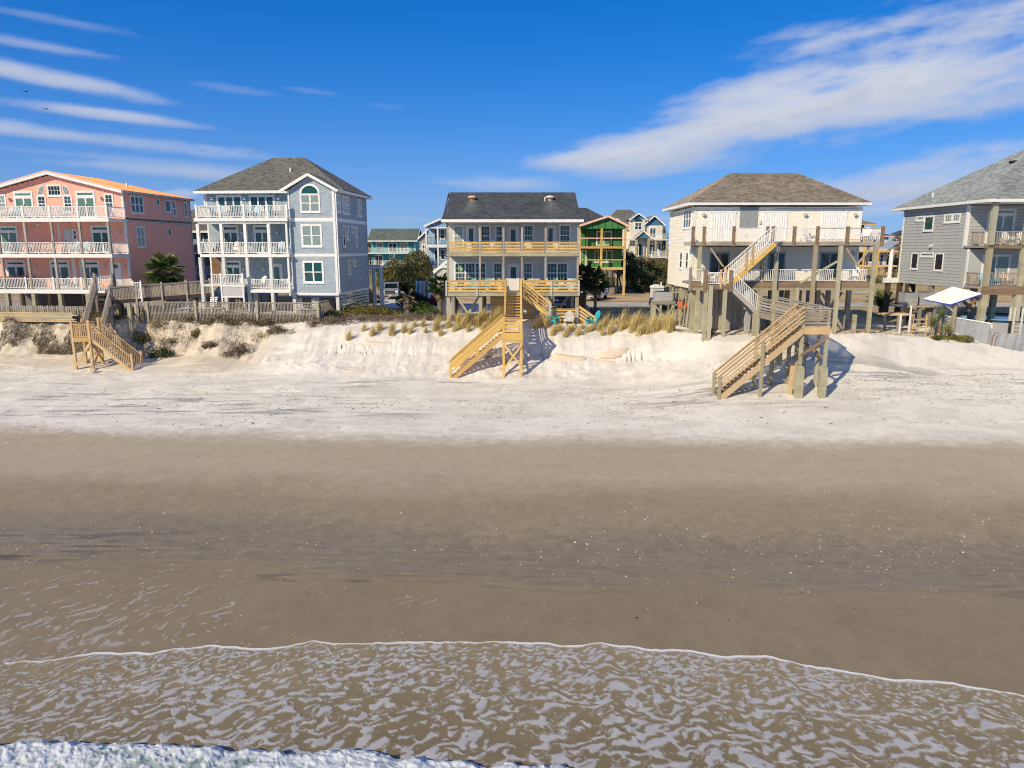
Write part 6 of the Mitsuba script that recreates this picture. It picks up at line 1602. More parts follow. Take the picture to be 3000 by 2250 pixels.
def vehicle(name, text, cat, x, y, yaw, col, pickup=True, s=1.0):
    """nose towards -y: profile in y,z extruded across, cabin narrower; lights, grille, bumper, mirrors and wheels as parts"""
    key = thing(name, text, cat); f2 = Frame(x, y, yaw, 4.68)
    w = .98 * s
    L = 5.6 if pickup else 4.5
    nose = [(0, .55), (.05, .95), (.25, 1.12), (1.25, 1.20), (1.35, 1.22)]
    body = nose + ([(L - .05, 1.22), (L, 1.15), (L, .5)] if pickup else [(L - .9, 1.1), (L - .1, 1.02), (L, .6), (L, .45)])
    f2.add(key, 'body', MB().prism([(a * s, b * s) for a, b in body + [(0.1, .42)]], 0, -w, w), col, 25)
    cab = [(1.25, 1.21), (2.05, 1.86), (2.4, 1.92), (3.5, 1.92), (3.75, 1.85), (3.9, 1.21)] if pickup else [(1.1, 1.12), (1.9, 1.5), (3.1, 1.5), (3.9, 1.1)]
    f2.add(key, 'cabin', MB().prism([(a * s, b * s) for a, b in cab], 0, -w * .86, w * .86), col, 25)
    a, b = cab[0], cab[1]
    ws = MB().raw([[-w * .78, (a[0] + .10) * s - .03, (a[1] + .10) * s], [w * .78, (a[0] + .10) * s - .03, (a[1] + .10) * s], [w * .72, (b[0] - .06) * s - .03, (b[1] - .05) * s], [-w * .72, (b[0] - .06) * s - .03, (b[1] - .05) * s]], [[0, 1, 2], [0, 2, 3]])
    f2.add(key, 'windshield', ws, 'tinted_glass')
    for sgn in (-1, 1):
        f2.box(key, 'side_window', sgn * w * .862, sgn * w * .872, (b[0] + .1) * s, (cab[-2][0] - .15) * s, (cab[0][1] + .12) * s, (b[1] - .06) * s, 'glass')
        f2.box(key, 'headlight', sgn * w * .62, sgn * w * .96, -.02, .12 * s, .84 * s, 1.04 * s, 'headlight'); f2.box(key, 'mirror', sgn * w * .95, sgn * w * 1.18, (a[0] + .35) * s, (a[0] + .5) * s, 1.22 * s, 1.40 * s, 'black_metal')
        for yy in (1.0 * s, (L - 1.1) * s):
            cy = trimesh.creation.cylinder(.40 * s, .26, sections=18); cy.apply_transform(trimesh.transformations.rotation_matrix(math.pi / 2, [0, 1, 0])); cy.apply_translation([sgn * (w - .1), yy, .40 * s])
            k = part(key, 'wheel', cy, 'tyre', 40, f2.w)
            cy = trimesh.creation.cylinder(.24 * s, .28, sections=12); cy.apply_transform(trimesh.transformations.rotation_matrix(math.pi / 2, [0, 1, 0])); cy.apply_translation([sgn * (w - .1), yy, .40 * s]); part(k, 'rim', cy, 'steel', 40, f2.w)
    f2.box(key, 'grille', -w * .58, w * .58, -.03, .1, .66 * s, 1.02 * s, 'dark'); f2.box(key, 'bumper', -w * .98, w * .98, -.10, .12, .44 * s, .64 * s, 'steel'); f2.box(key, 'number_plate', -.2, .2, -.12, -.10, .5 * s, .60 * s, 'white')
    for z in (.75, .88): f2.box(key, 'grille_bar', -w * .56, w * .56, -.045, -.03, z * s, (z + .03) * s, 'steel')


vehicle('pickup_truck', 'silver pickup truck parked nose out beside the blue house', 'truck', -14.35, 84.0, 4, 'silver_paint')
vehicle('parked_car', 'red and white car half hidden behind the left posts of middle house', 'car', -7.3, 74.8, 80, 'red_paint', False)
vehicle('pickup_truck', 'white pickup truck seen behind the two palms right of the middle house', 'truck', 8.9, 82.0, -20, 'white_paint')
vehicle('pickup_truck', 'dark pickup truck facing out under the right side of the middle house', 'truck', 5.2, 70.0, 0, 'dark_blue_paint')
vehicle('parked_car', 'dark blue car parked behind the air conditioner stand', 'car', 14.4, 70.2, -35, 'dark_blue_paint', False)
K = thing('surfboard_rack', 'trailer rack beside the trees stacked with white and teal surfboards', 'rack')
for x in (-9.9, -8.6): fr.box(K, 'upright', x - .05, x + .05, 74, 74.1, 4.66, 7.4, 'steel')
fr.box(K, 'crossbar', -9.9, -8.6, 74, 74.1, 7.2, 7.3, 'steel'); fr.box(K, 'base', -10, -8.5, 73.6, 74.6, 4.9, 5.1, 'dark')
for i in range(8):
    x = -9.75 + i * .17
    pts = [(.22 * math.sin(t) , 1.15 * -math.cos(t)) for t in np.linspace(0, 2 * math.pi, 15)[:-1]]
    f2 = Frame(x, 73.7, 55, 6.2); f2.add(K, 'surfboard', MB().prism(pts, 1, -.03, .03), ('white', 'turquoise', 'white', 'pale_blue', 'salmon_trim', 'white', 'gable_blue', 'white')[i])
K = thing('portable_toilet', 'pale grey portable toilet behind the air conditioners', 'toilet')
fr.box(K, 'cabin', 14.0, 15.15, 71.3, 72.4, 4.7, 6.75, 'white_shade'); fr.box(K, 'door', 14.15, 15.0, 71.25, 71.29, 4.85, 6.6, 'trim_grey')
fr.add(K, 'roof', MB().prism([(13.95, 6.75), (15.2, 6.75), (15.1, 6.95), (14.6, 7.08), (14.05, 6.95)], 1, 71.2, 72.5), 'white'); fr.box(K, 'vent_pipe', 15.0, 15.1, 72.2, 72.3, 6.7, 7.3, 'white')
K = thing('equipment_stand', 'square timber stand on braced legs carrying two air conditioners', 'platform')
fr.box(K, 'top_board', 10.8, 12.45, 54.4, 54.75, 6.56, 6.66, 'grey_wood'); fr.box(K, 'top_board', 10.8, 12.45, 54.76, 55.1, 6.56, 6.66, 'grey_wood'); fr.box(K, 'top_board', 10.8, 12.45, 55.11, 55.5, 6.56, 6.66, 'grey_wood'); fr.box(K, 'rim_board', 10.78, 12.47, 54.34, 54.39, 6.42, 6.66, 'grey_wood')
for x in (10.9, 12.32):
    for y in (54.5, 55.4): fr.box(K, 'leg', x - .1, x + .1, y - .1, y + .1, 4.3, 6.5, 'treated_wood')
fr.box(K, 'leg', 11.3, 11.45, 54.4, 54.55, 4.3, 6.5, 'treated_wood'); fr.beam(K, 'brace', (10.95, 54.38, 6.3), (12.1, 54.38, 5.0), .05, .14, 'grey_wood'); fr.beam(K, 'brace', (12.3, 54.35, 6.2), (11.4, 54.35, 5.0), .05, .14, 'grey_wood')


def ac_unit(x, y, z, text, w=.42, h=.68):
    key = thing('air_conditioner', text, 'air conditioner')
    fr.box(key, 'casing', x - w, x + w, y - w, y + w, z, z + h, 'metal_grey')
    for i in range(10): fr.box(key, 'louvre', x - w - .01, x + w + .01, y - w - .02, y - w, z + .05 + i * .055, z + .075 + i * .055, 'trim_grey')
    cy = trimesh.creation.cylinder(w * .85, .04, sections=18); cy.apply_translation([x, y, z + h + .02]); part(key, 'fan_grille', cy, 'dark', 40)


ac_unit(11.78, 54.8, 6.66, 'air conditioner at the front right of the timber stand'); ac_unit(11.30, 55.25, 6.66, 'air conditioner half hidden behind another on the timber stand', .34)
K = thing('lifebuoy_float', 'orange foam float tied beside the cream house piles', 'float')
cy = trimesh.creation.cylinder(.38, .22, sections=6); cy.apply_transform(trimesh.transformations.rotation_matrix(1.25, [1, .35, 0])); cy.apply_translation([12.85, 53.8, 6.45]); part(K, 'block', cy, 'orange')
fr.beam(K, 'strap', (12.45, 53.7, 6.75), (13.3, 53.75, 6.85), .03, .05, 'dark')
K = thing('storage_box', 'white cabinet standing behind the grey walkway rails', 'cabinet'); fr.box(K, 'case', 17.25, 17.7, 49.4, 49.8, 5.9, 7.35, 'white'); fr.box(K, 'door', 17.29, 17.66, 49.37, 49.395, 6.0, 7.25, 'white_shade')
K = thing('leaning_board', 'pale surfboard shaped panel leaning under the cream house', 'panel')
f2 = Frame(16.2, 48.9, 20, 5.6); f2.add(K, 'panel', MB().prism([(-.15, -1.0), (.22, -.9), (.28, .4), (.15, .95), (-.05, 1.0), (-.25, .2)], 1, -.03, .03), 'trim_grey')
K = thing('planter_box', 'dark square planter at the foot of the right palm', 'planter'); fr.box(K, 'box', 6.35, 7.15, 57.3, 58.1, 4.7, 5.75, 'dark_blue_paint'); fr.box(K, 'rim', 6.32, 7.18, 57.27, 58.13, 5.75, 5.80, 'dark')
K = thing('storage_shed', 'small brown timber shed beside the right palms', 'shed'); fr.box(K, 'wall', 5.3, 6.2, 60, 61, 5.6, 6.9, 'brown_wood')
for i in range(6): fr.box(K, 'plank', 5.3 + i * .15, 5.44 + i * .15, 59.96, 59.99, 5.6, 6.9, 'brown_wood')

# things round the grey house
paint('tarp', paintwork((.31, .32, .34), .15), .7); paint('pool_water', (.10, .45, .62), .15, .15); paint('pool_wall', paintwork((.34, .34, .345), .15), .6); paint('blue_trim', (.03, .06, .35), .6)
K = thing('awning', 'white tilted awning with blue edge below the grey house balcony', 'awning')
A, B, C, D = [29.25, 50.8, 7.08], [30.6, 49.7, 6.78], [32.75, 49.75, 7.52], [31.35, 50.9, 7.95]
fr.add(K, 'canvas', MB().raw([A, B, C, D], [[0, 1, 2], [0, 2, 3]]), 'white')
for p, q in ((A, B), (B, C)): fr.beam(K, 'edge', (p[0], p[1], p[2] - .05), (q[0], q[1], q[2] - .05), .03, .08, 'blue_trim')
fr.box(K, 'post', 31.0, 31.22, 49.9, 50.1, 4.3, 6.8, 'treated_wood'); fr.beam(K, 'brace', (31.1, 50, 6.2), (30.4, 50, 6.75), .1, .12, 'grey_wood')
K = thing('swimming_pool', 'round above-ground pool with grey wall and blue water', 'pool')
def disc(r, z0, z1, m, name, r2=None, n=40):
    c = trimesh.creation.cylinder(r, z1 - z0, sections=n) if r2 is None else trimesh.creation.annulus(r2, r, z1 - z0, sections=n)
    c.apply_translation([36.6, 53.4, (z0 + z1) / 2]); return part(K, name, c, m, 30)
disc(3.62, 3.6, 5.5, 'pool_wall', 'wall', 3.56); disc(3.55, 4.2, 5.44, 'pool_water', 'water'); disc(3.75, 5.5, 5.58, 'dark', 'rim', 3.50)
for i in range(9):
    a = math.radians(175 + i * 18); fr.beam(K, 'upright', (36.6 + 3.66 * math.cos(a), 53.4 + 3.66 * math.sin(a), 3.6), (36.6 + 3.66 * math.cos(a), 53.4 + 3.66 * math.sin(a), 5.5), .16, .10, 'dark', up=(math.cos(a), math.sin(a), 0))
for x in (35.2, 35.75):
    for y in (49.75, 50.2): fr.box(K, 'ladder_post', x - .05, x + .05, y - .05, y + .05, 4.4, 6.55, 'white_shade')
for i in range(4): fr.box(K, 'ladder_step', 35.25, 35.7, 49.8, 50.1, 4.6 + i * .28, 4.64 + i * .28, 'white_shade')
K = thing('fabric_fence', 'sagging grey fabric fence on posts around the pool', 'fence')
P = [(30.3, 50.6, 4.4, 5.95), (31.3, 50.1, 4.3, 5.85), (32.3, 49.6, 4.2, 5.68), (33.1, 49.1, 4.0, 5.48), (33.15, 48.7, 3.9, 4.95), (34.3, 48.5, 3.7, 4.88), (35.6, 48.45, 3.5, 4.82), (37, 48.5, 3.4, 4.8), (39, 48.6, 3.3, 4.8)]
V, Fq = [], []
for i in range(len(P) - 1):
    for j in range(8):
        t = j / 8; q = [P[i][k] * (1 - t) + P[i + 1][k] * t for k in range(4)]; o = .10 * math.sin(j * 2.2 + i * 1.7)
        for r in range(4): V.append([q[0] + o * .3 * r / 3, q[1] + o * (1 - abs(r - 1.5) / 2), q[2] + (q[3] - q[2]) * r / 3 - .06 * math.sin(math.pi * t) * (r == 3)])
n = len(V) // 4
for i in range(n - 1):
    for r in range(3): Fq.append([i * 4 + r, i * 4 + r + 1, (i + 1) * 4 + r + 1, (i + 1) * 4 + r])
put(K + '__fabric', (np.array(V), np.array(Fq)), 'tarp', True)
for q in P[:4]: fr.box(K, 'post', q[0] - .04, q[0] + .04, q[1] + .02, q[1] + .1, 3.4, q[3] + .03, 'white')
fr.beam(K, 'top_rail', (30.3, 50.62, 6.0), (33.2, 49.08, 5.5), .10, .07, 'white'); fr.box(K, 'post', 33.15, 33.25, 49.0, 49.1, 4.2, 5.5, 'white')
K = thing('pipe_frame', 'rusty bent pipe frame leaning at the fabric fence corner', 'frame')
mb = MB().tube([[33.0, 48.55, 3.6], [33.05, 48.55, 4.7], [33.2, 48.55, 4.95], [33.45, 48.6, 4.9]], .022, 5); part(K, 'pipe', mb.mesh(), 'rust'); mb = MB().tube([[33.25, 48.55, 3.6], [33.28, 48.55, 4.6], [33.45, 48.55, 4.75]], .022, 5); part(K, 'pipe', mb.mesh(), 'rust')
K = thing('pallet', 'slatted timber pallet lying on the slope beside the yuccas', 'pallet')
for i in range(13): fr.beam(K, 'slat', (30.75 + i * .125, 49.15 - i * .02, 4.95 - i * .045), (30.85 + i * .125, 48.85 - i * .02, 4.62 - i * .045), .05, .03, 'white_shade')
for o in (0, 1): fr.beam(K, 'rail', (30.7, 49.12 - o * .26, 4.90 - o * .28), (32.4, 48.88 - o * .26, 4.34 - o * .28), .05, .05, 'grey_wood')
K = thing('yard_steps', 'low rough timber steps and platform left of the awning', 'steps')
for i in range(4): fr.box(K, 'step', 28.6 + i * .22, 29.7 + i * .2, 50.6 + i * .25, 50.86 + i * .25, 4.75 + i * .25, 4.80 + i * .25, 'tan_wood')
fr.box(K, 'platform', 27.4, 29.6, 52.2, 53.6, 5.75, 5.85, 'tan_wood')
for x in (27.5, 28.5, 29.4): fr.box(K, 'leg', x - .08, x + .08, 52.2, 52.36, 4.2, 5.8, 'grey_wood')
for i in range(2): fr.beam(K, 'stringer', (28.5 + i * 1.0, 50.4, 4.4), (29.3 + i * .9, 51.7, 5.8), .06, .24, 'tan_wood')
for x, y, z in ((27.55, 50.3, 6.05), (28.55, 50.9, 6.6)):
    K = thing('white_post', 'thin white plastic post standing in the grass ' + ('left of the rough steps' if x < 28 else 'behind the rough steps'), 'post'); fr.box(K, 'shaft', x - .05, x + .05, y - .05, y + .05, 3.9, z, 'white')
ac_unit(31.2, 56.2, 6.2, 'large grey air conditioner under the left side of the grey house', .5, 1.0); ac_unit(32.6, 56.6, 6.2, 'air conditioner with rusty louvres under the grey house', .5, 1.0)
K = thing('equipment_stand', 'grey timber stand under the air conditioners of the grey house', 'platform'); fr.box(K, 'top_board', 30.5, 33.3, 55.6, 57.2, 6.08, 6.19, 'grey_wood')
for x in (30.6, 32, 33.2): fr.box(K, 'leg', x - .1, x + .1, 55.7, 55.9, 4.3, 6.08, 'grey_wood')
K = thing('notice_board', 'white notice with red heading on the lattice under grey house', 'sign'); fr.box(K, 'board', 31.35, 31.75, 51.80, 51.83, 6.0, 7.15, 'white_shade'); fr.box(K, 'red_panel', 31.39, 31.71, 51.785, 51.798, 6.75, 7.05, 'rust'); fr.box(K, 'print_line', 31.41, 31.69, 51.785, 51.798, 6.45, 6.50, 'dark'); fr.box(K, 'print_line', 31.41, 31.69, 51.785, 51.798, 6.30, 6.34, 'dark')

# geotextile sandbags showing through the sand
paint('bag', paintwork((.66, .555, .43), .08), .85, .15)
def sandbag(x, y, z, L, w, h, yaw, roll, text):
    m = trimesh.creation.icosphere(3, 1.0); v = np.array(m.vertices)
    v = np.sign(v) * np.abs(v) ** .72
    v = v * (.95 + .10 * meshkit.fbm(v * 2 + x, 3, 5)[:, None])
    v = v * [L / 2, w / 2, h / 2]; v[:, 2] -= .10 * np.cos(v[:, 0] / L * 5) * h
    w_ = T().translate([x, y, z]).rotate([0, 0, 1], yaw).rotate([0, 1, 0], roll)
    k = thing('sandbag', text, 'sandbag'); part(k, 'fabric', (v, np.array(m.faces)), 'bag', True, w_)
    mb = MB().tube([[L * .5 * s, 0, h * .0 - .1 * h * math.cos(2.5 * s)] for s in np.linspace(-1.02, -.9, 3)], .05, 5); part(k, 'seam', mb.mesh(), 'bag', False, w_)
for x, y, dz, L, w, h, yaw, roll, t in ((4.0, 49.0, .25, 2.5, 1.0, .62, -4, 5, 'long tan sandbag bared just right of the yellow stairs'), (7.05, 49.2, .40, 2.3, 1.0, .60, 8, -12, 'slumped upper tan sandbag of the pair right of the long one'),
                                (6.45, 48.7, .12, 1.7, .9, .5, -6, 4, 'lower tan sandbag of the pair right of the long one'), (4.85, 48.4, .05, 1.8, .7, .4, 0, 0, 'thin strip of tan sandbag just below the long one'),
                                (-9.6, 50.8, .07, 2.4, .9, .5, 2, 3, 'tan sandbag showing high on the dune below the grass tufts'), (-9.0, 49.6, .05, 1.2, .8, .45, 5, -4, 'short tan sandbag under the high one on the dune'),
                                (-10.9, 47.9, .08, 2.4, .8, .42, 0, 0, 'low tan sandbag at the left foot of the dune'), (-6.1, 47.9, .08, 2.2, .8, .42, -3, 0, 'low tan sandbag just left of the yellow stairs foot'),
                                (-2.2, 49.4, .22, 2.2, .9, .6, 6, -6, 'tan sandbag behind the yellow lower flight')):
    sandbag(x, y, float(ground(x, y)) + dz - .36, L, w, h, yaw, roll, t)
sandbag(-29.75, 49.55, float(ground(-29.75, 49.55)) + .1, .5, .35, .45, 20, 10, 'small pale bag at the foot of the pink house stairs')

# two gulls far up
for x, y, z, t in ((-90.5, 140, 39.3, 'upper dark gull gliding in the sky on the left'), (-87.2, 140, 36.2, 'lower dark gull gliding in the sky on the left')):
    k = thing('gull', t, 'bird')
    mb = MB().raw([[x - .75, y, z + .12], [x - .35, y - .12, z + .2], [x, y - .14, z + .02], [x + .35, y - .12, z + .18], [x + .8, y, z + .05], [x + .3, y + .12, z + .12], [x, y + .16, z], [x - .3, y + .12, z + .14]], [[0, 1, 7], [1, 2, 7], [2, 6, 7], [2, 3, 6], [3, 5, 6], [3, 4, 5]]); part(k, 'wings', mb.mesh(), 'dark')
    s = trimesh.creation.icosphere(2, 1.0); s.apply_scale([.09, .32, .08]); s.apply_translation([x, y, z]); part(k, 'body', s, 'dark', True)

# ------------------------------------------------------------------ plants
GREEN = [(.018, .030, .010), (.035, .055, .016), (.060, .085, .024), (.095, .115, .035)]
OLIVE = [(.045, .050, .014), (.085, .085, .022), (.13, .12, .03), (.17, .15, .04)]
YELLOWISH = [(.05, .065, .012), (.12, .125, .018), (.22, .19, .022), (.20, .13, .025)]
BRIGHT = [(.03, .06, .012), (.06, .11, .018), (.10, .16, .025), (.14, .20, .04)]
DRY = [(.09, .065, .045), (.16, .12, .085), (.24, .19, .135), (.20, .16, .10)]
DARKG = [(.008, .014, .007), (.014, .024, .011), (.024, .038, .015), (.032, .046, .02)]


def shrub(text, blobs, n, size, cols, seed, trunk=True, name='shrub', cat='bush', group=None, **kw):
    key = thing(name, text, cat, group)
    mesh, c = leaves(blobs, n, size, cols, seed, **kw)
    put(num(key + '__crown'), mesh, 'leaf', False, color=c)
    if trunk:
        r = random.Random(seed); mb = MB()
        for b in blobs:
            (x, y, z), (rx, ry, rz) = b
            for _ in range(3):
                bx_, by_ = x + r.uniform(-.3, .3) * rx, y + r.uniform(-.3, .3) * ry
                g = min(z - rz, float(ground(bx_, by_, False)) - .1) if abs(bx_) < 400 else 4.6
                mb.tube([[bx_, by_, g], [bx_ + r.uniform(-.2, .2) * rx, by_, (g + z) / 2], [x + r.uniform(-.6, .6) * rx, y + r.uniform(-.5, .5) * ry, z + rz * .5]], [.05 * rz + .02, .035 * rz + .015, .012], 5)
        part(key, 'trunk', mb.mesh(), 'trunk')
    return key


# big maritime shrubs behind
shrub('large olive green live oak thicket rising toward the light blue house', [((-14.9, 95, 7.3), (2.4, 2.6, 2.2)), ((-12.6, 96, 8.0), (1.9, 2.4, 2.5)), ((-16.6, 95, 6.5), (1.6, 2.2, 1.7)), ((-13.5, 94, 6.3), (2.5, 2, 1.7))], 26000, .13, OLIVE, 1, name='tree', cat='tree')
shrub('dark round evergreen in front of the olive thicket behind the silver truck', [((-13.2, 88.5, 6.9), (1.35, 1.3, 1.6)), ((-12.0, 88, 6.2), (1.5, 1.2, 1.3)), ((-10.8, 87.5, 5.7), (1.4, 1.2, .9))], 14000, .11, DARKG, 2, name='tree', cat='tree')
shrub('dark low bush left of the silver truck under the blue house', [((-16.6, 80, 5.4), (1.4, 1.2, .9)), ((-15.6, 78.5, 5.1), (1.3, 1, .7))], 6000, .10, DARKG, 3)
shrub('dark spiky bush left of the leafy cut palm by the driveway', [((-10.0, 70.5, 5.5), (1.5, 1, .9)), ((-8.8, 71, 5.2), (1.0, .9, .7))], 6000, .10, DARKG, 4)
shrub('yellow-green bush beside the right end of the slatted deck fence', [((-12.3, 57.4, 5.65), (1.3, 1.2, .75)), ((-11.0, 58.2, 5.45), (1.4, 1.2, .55)), ((-13.4, 56.6, 5.3), (.9, .9, .75)), ((-11.6, 56.9, 5.5), (.8, .7, .5))], 11000, .07, YELLOWISH, 5)
shrub('dark green bush touching the corner post of the slatted deck', [((-13.9, 55.4, 5.2), (.9, .7, .75))], 4200, .06, GREEN, 6)
shrub('low yellowish bush spreading in front of the silver truck', [((-9.9, 58.8, 5.2), (1.2, .9, .42)), ((-8.9, 57.6, 5.2), (1.0, .9, .4)), ((-10.4, 57.4, 5.15), (.7, .6, .5))], 6000, .07, YELLOWISH, 7)
shrub('bright green rounded bush beside the driveway left of the middle house', [((-7.3, 57.2, 5.55), (1.05, 1.0, .95)), ((-6.6, 57.0, 5.4), (.8, .8, .75)), ((-7.9, 56.8, 5.3), (.8, .8, .6))], 8500, .075, BRIGHT, 8)
shrub('small green and rust bush under the left corner of the middle house', [((-3.3, 52.5, 5.45), (1.0, .6, .45)), ((-2.2, 52.6, 5.5), (.9, .6, .42))], 4500, .055, YELLOWISH, 9)
shrub('reddish brown brush under the porch beside the yellow stairs', [((-1.5, 52.4, 5.5), (.9, .6, .42)), ((-2.4, 52.0, 5.4), (.8, .5, .35))], 4500, .05, [(.10, .05, .02), (.20, .10, .04), (.24, .15, .07), (.12, .11, .04)], 10)
# hedge and trees right of the green house
shrub('dark leafy thicket right of the green house standing in shade', [((17.5, 99, 6.4), (2.0, 2, 1.7)), ((19.6, 100, 6.4), (2.0, 2, 1.6)), ((16.2, 100, 8.2), (1.1, 1.5, 2.2))], 16000, .12, GREEN, 11, name='tree', cat='tree')
shrub('pale olive bushes behind the dark thicket before the cream gabled house', [((19.5, 106, 7.6), (3.0, 2.5, 1.8)), ((22.0, 107, 7.6), (2.0, 2.5, 1.7)), ((17.0, 108, 8.3), (2.2, 2, 1.9))], 18000, .13, OLIVE, 12, name='tree', cat='tree')
shrub('slim dark tree right of the cream gabled house', [((33.6, 165, 12.0), (1.9, 1.8, 4.2)), ((32.6, 164, 8.0), (2.0, 2, 3.2))], 7000, .22, OLIVE, 13, name='tree', cat='tree')
shrub('bushy tree behind the left edge of the teal house', [((-31.5, 160, 9.5), (2.0, 2, 3.2))], 5000, .2, OLIVE, 14, name='tree', cat='tree')
shrub('bare brownish tree beside the far right unfinished house', [((78.2, 145, 9.8), (2.6, 2, 4.2)), ((76.4, 144, 7.5), (1.5, 2, 2.5))], 7000, .2, DRY, 15, name='tree', cat='tree')
shrub('dry olive scrub in front of the far right unfinished house', [((71.5, 128, 5.6), (4.5, 2.5, 1.2)), ((66, 126, 5.2), (4, 2, .9)), ((75.5, 128, 6.0), (2.5, 2, 1.4))], 9000, .16, [(.12, .11, .05), (.20, .18, .09), (.28, .23, .14)], 16)
# far woods closing the view
r = np.random.default_rng(5)
bl = [((float(x), float(r.uniform(240, 330)), 7.0), (float(r.uniform(6, 12)), 6, float(r.uniform(3.0, 6.2)))) for x in np.arange(-330, 330, 9.0)]
mesh, c = leaves(bl, 60000, .75, OLIVE, 17, skin=.35)
put('woods', mesh, 'leaf', False, color=c); label('woods', 'far line of low scrubby trees along the horizon', kind='stuff')

# brush along the dune edges: seen as one mass
def scatter_on(n, fx, fy, seed):
    r = np.random.default_rng(seed); x = r.uniform(*fx, n); y = r.uniform(*fy, n)
    return x, y, r


def brush(key, spots, n_leaf, size, cols, seed, text):
    bl = [((x, y, float(ground(x, y)) + h * .25), (w, w * .8, h)) for x, y, w, h in spots]
    mesh, c = leaves(bl, n_leaf, size, cols, seed, skin=.8, up=.1)
    put(key, mesh, 'leaf', False, color=c); label(key, text, kind='stuff')


r = np.random.default_rng(8)
sp = [(float(r.uniform(-15, -4.6)), float(r.uniform(53.0, 56.0)), float(r.uniform(.5, 1.1)), float(r.uniform(.25, .5))) for _ in range(46)]
brush('dry_brush', sp, 42000, .05, DRY + [(.19, .15, .15), (.26, .2, .16)], 18, 'grey-brown dry brush spreading along the dune top')
sp = [(float(x), 54.75 + float(r.uniform(-.7, .25)), float(r.uniform(.4, .8)), float(r.uniform(.25, .45))) for x in np.arange(-28.5, -15.5, .42)]
brush('dune_scrub', sp, 20000, .045, [(.10, .08, .04), (.17, .13, .07), (.10, .10, .035), (.24, .18, .11)], 19, 'scrubby brown growth hanging along the foot of the slatted deck')


def strew(n, fx, fy, keep, sc, seed, sink=.03):
    r = np.random.default_rng(seed); x, y = r.uniform(*fx, n), r.uniform(*fy, n)
    ok = keep(x, y); x, y = x[ok], y[ok]
    return np.stack([x, y, ground(x, y) - sink, r.uniform(*sc, len(x))], 1)


nz = lambda x, y, a, b, c: meshkit.fbm(np.stack([x * a, y * b, x * 0 + c], -1), 3, 3)
S = np.vstack([strew(16000, (-41, -30.8), (53.6, 56.8), lambda x, y: nz(x, y, .8, .9, 0) > .47 - .12 * (y > 55.4), (.5, 1.2), 71),
               strew(9000, (-30.8, -15.5), (52.6, 56.0), lambda x, y: nz(x, y, .7, .9, 4) > .52 - .07 * (y > 54.2), (.35, .85), 72)])
mesh, c = blades(S, .5, .65, .016, [(.24, .185, .11), (.33, .25, .15), (.18, .145, .075), (.12, .11, .05), (.28, .225, .155)], 20)
put('bluff_grass', mesh, 'grass', False, color=c); label('bluff_grass', 'brown dry grass matted over the eroded bluff on the left', kind='stuff')
S = np.vstack([strew(13000, (11, 33), (46.8, 53), lambda x, y: (y > np.interp(x, CX, CRY) - .1) & (nz(x, y, .6, .9, 7) > .44), (.4, 1.0), 73, .02),
               strew(6000, (5, 12), (52.4, 57), lambda x, y: nz(x, y, .6, .6, 9) > .42, (.6, 1.3), 74, .02)])
mesh, c = blades(S, .28, .7, .012, [(.34, .25, .12), (.42, .32, .17), (.26, .20, .10), (.20, .18, .07)], 21)
put('yard_grass', mesh, 'grass', False, color=c); label('yard_grass', 'thin straw-coloured grass around the right-hand piles', kind='stuff')
# single bushes on the bluff
for i, (x, y, rx, rz, cols, t, sz) in enumerate((
        (-28.7, 54.6, .7, .55, OLIVE, 'green-brown bush on the bluff right of the pink house stairs', .055), (-26.4, 53.0, .95, .55, GREEN, 'dark bush low on the bluff in the boardwalk shadow', .055),
        (-20.1, 51.9, 1.25, .7, DRY, 'large grey twiggy bush at the foot of the dune', .05), (-22.6, 52.7, .6, .35, DRY, 'small brown tuft low on the bluff left of the twiggy bush', .045),
        (-17.6, 53.0, .7, .4, DRY, 'small twiggy bush up the slope right of the large grey one', .045), (-33.4, 55.9, 1.2, .6, OLIVE, 'olive bush growing over the plank bulkhead', .055),
        (-24.1, 54.3, .55, .32, OLIVE, 'olive tuft hanging from the middle of the deck edge', .05), (-18.9, 54.5, .7, .35, DRY, 'brown bush at the deck fence near its right post', .05))):
    z = float(ground(x, y)); shrub(t, [((x, y, z + rz * .45), (rx, rx * .75, rz)), ((x + rx * .6, y + .1, z + rz * .15), (rx * .6, rx * .5, rz * .5)), ((x - rx * .7, y, z + rz * .1), (rx * .5, rx * .4, rz * .42)), ((x + rx * .15, y, z + rz * .8), (rx * .35, rx * .3, rz * .55))], int(3800 * rx), sz, cols, 40 + i, skin=.85)
for i, (x, y, rx, rz, t) in enumerate(((31.0, 48.75, .9, .28, 'low green plants at the foot of the yuccas'), (29.4, 48.4, .7, .18, 'thin green patch left of the yuccas on the sand edge'), (13.3, 47.6, .5, .35, 'dark weeds between the front piles of the cream house'))):
    z = float(ground(x, y)); shrub(t, [((x, y, z + rz * .5), (rx, rx * .6, rz))], 2200, .05, YELLOWISH if i < 2 else DRY, 60 + i)

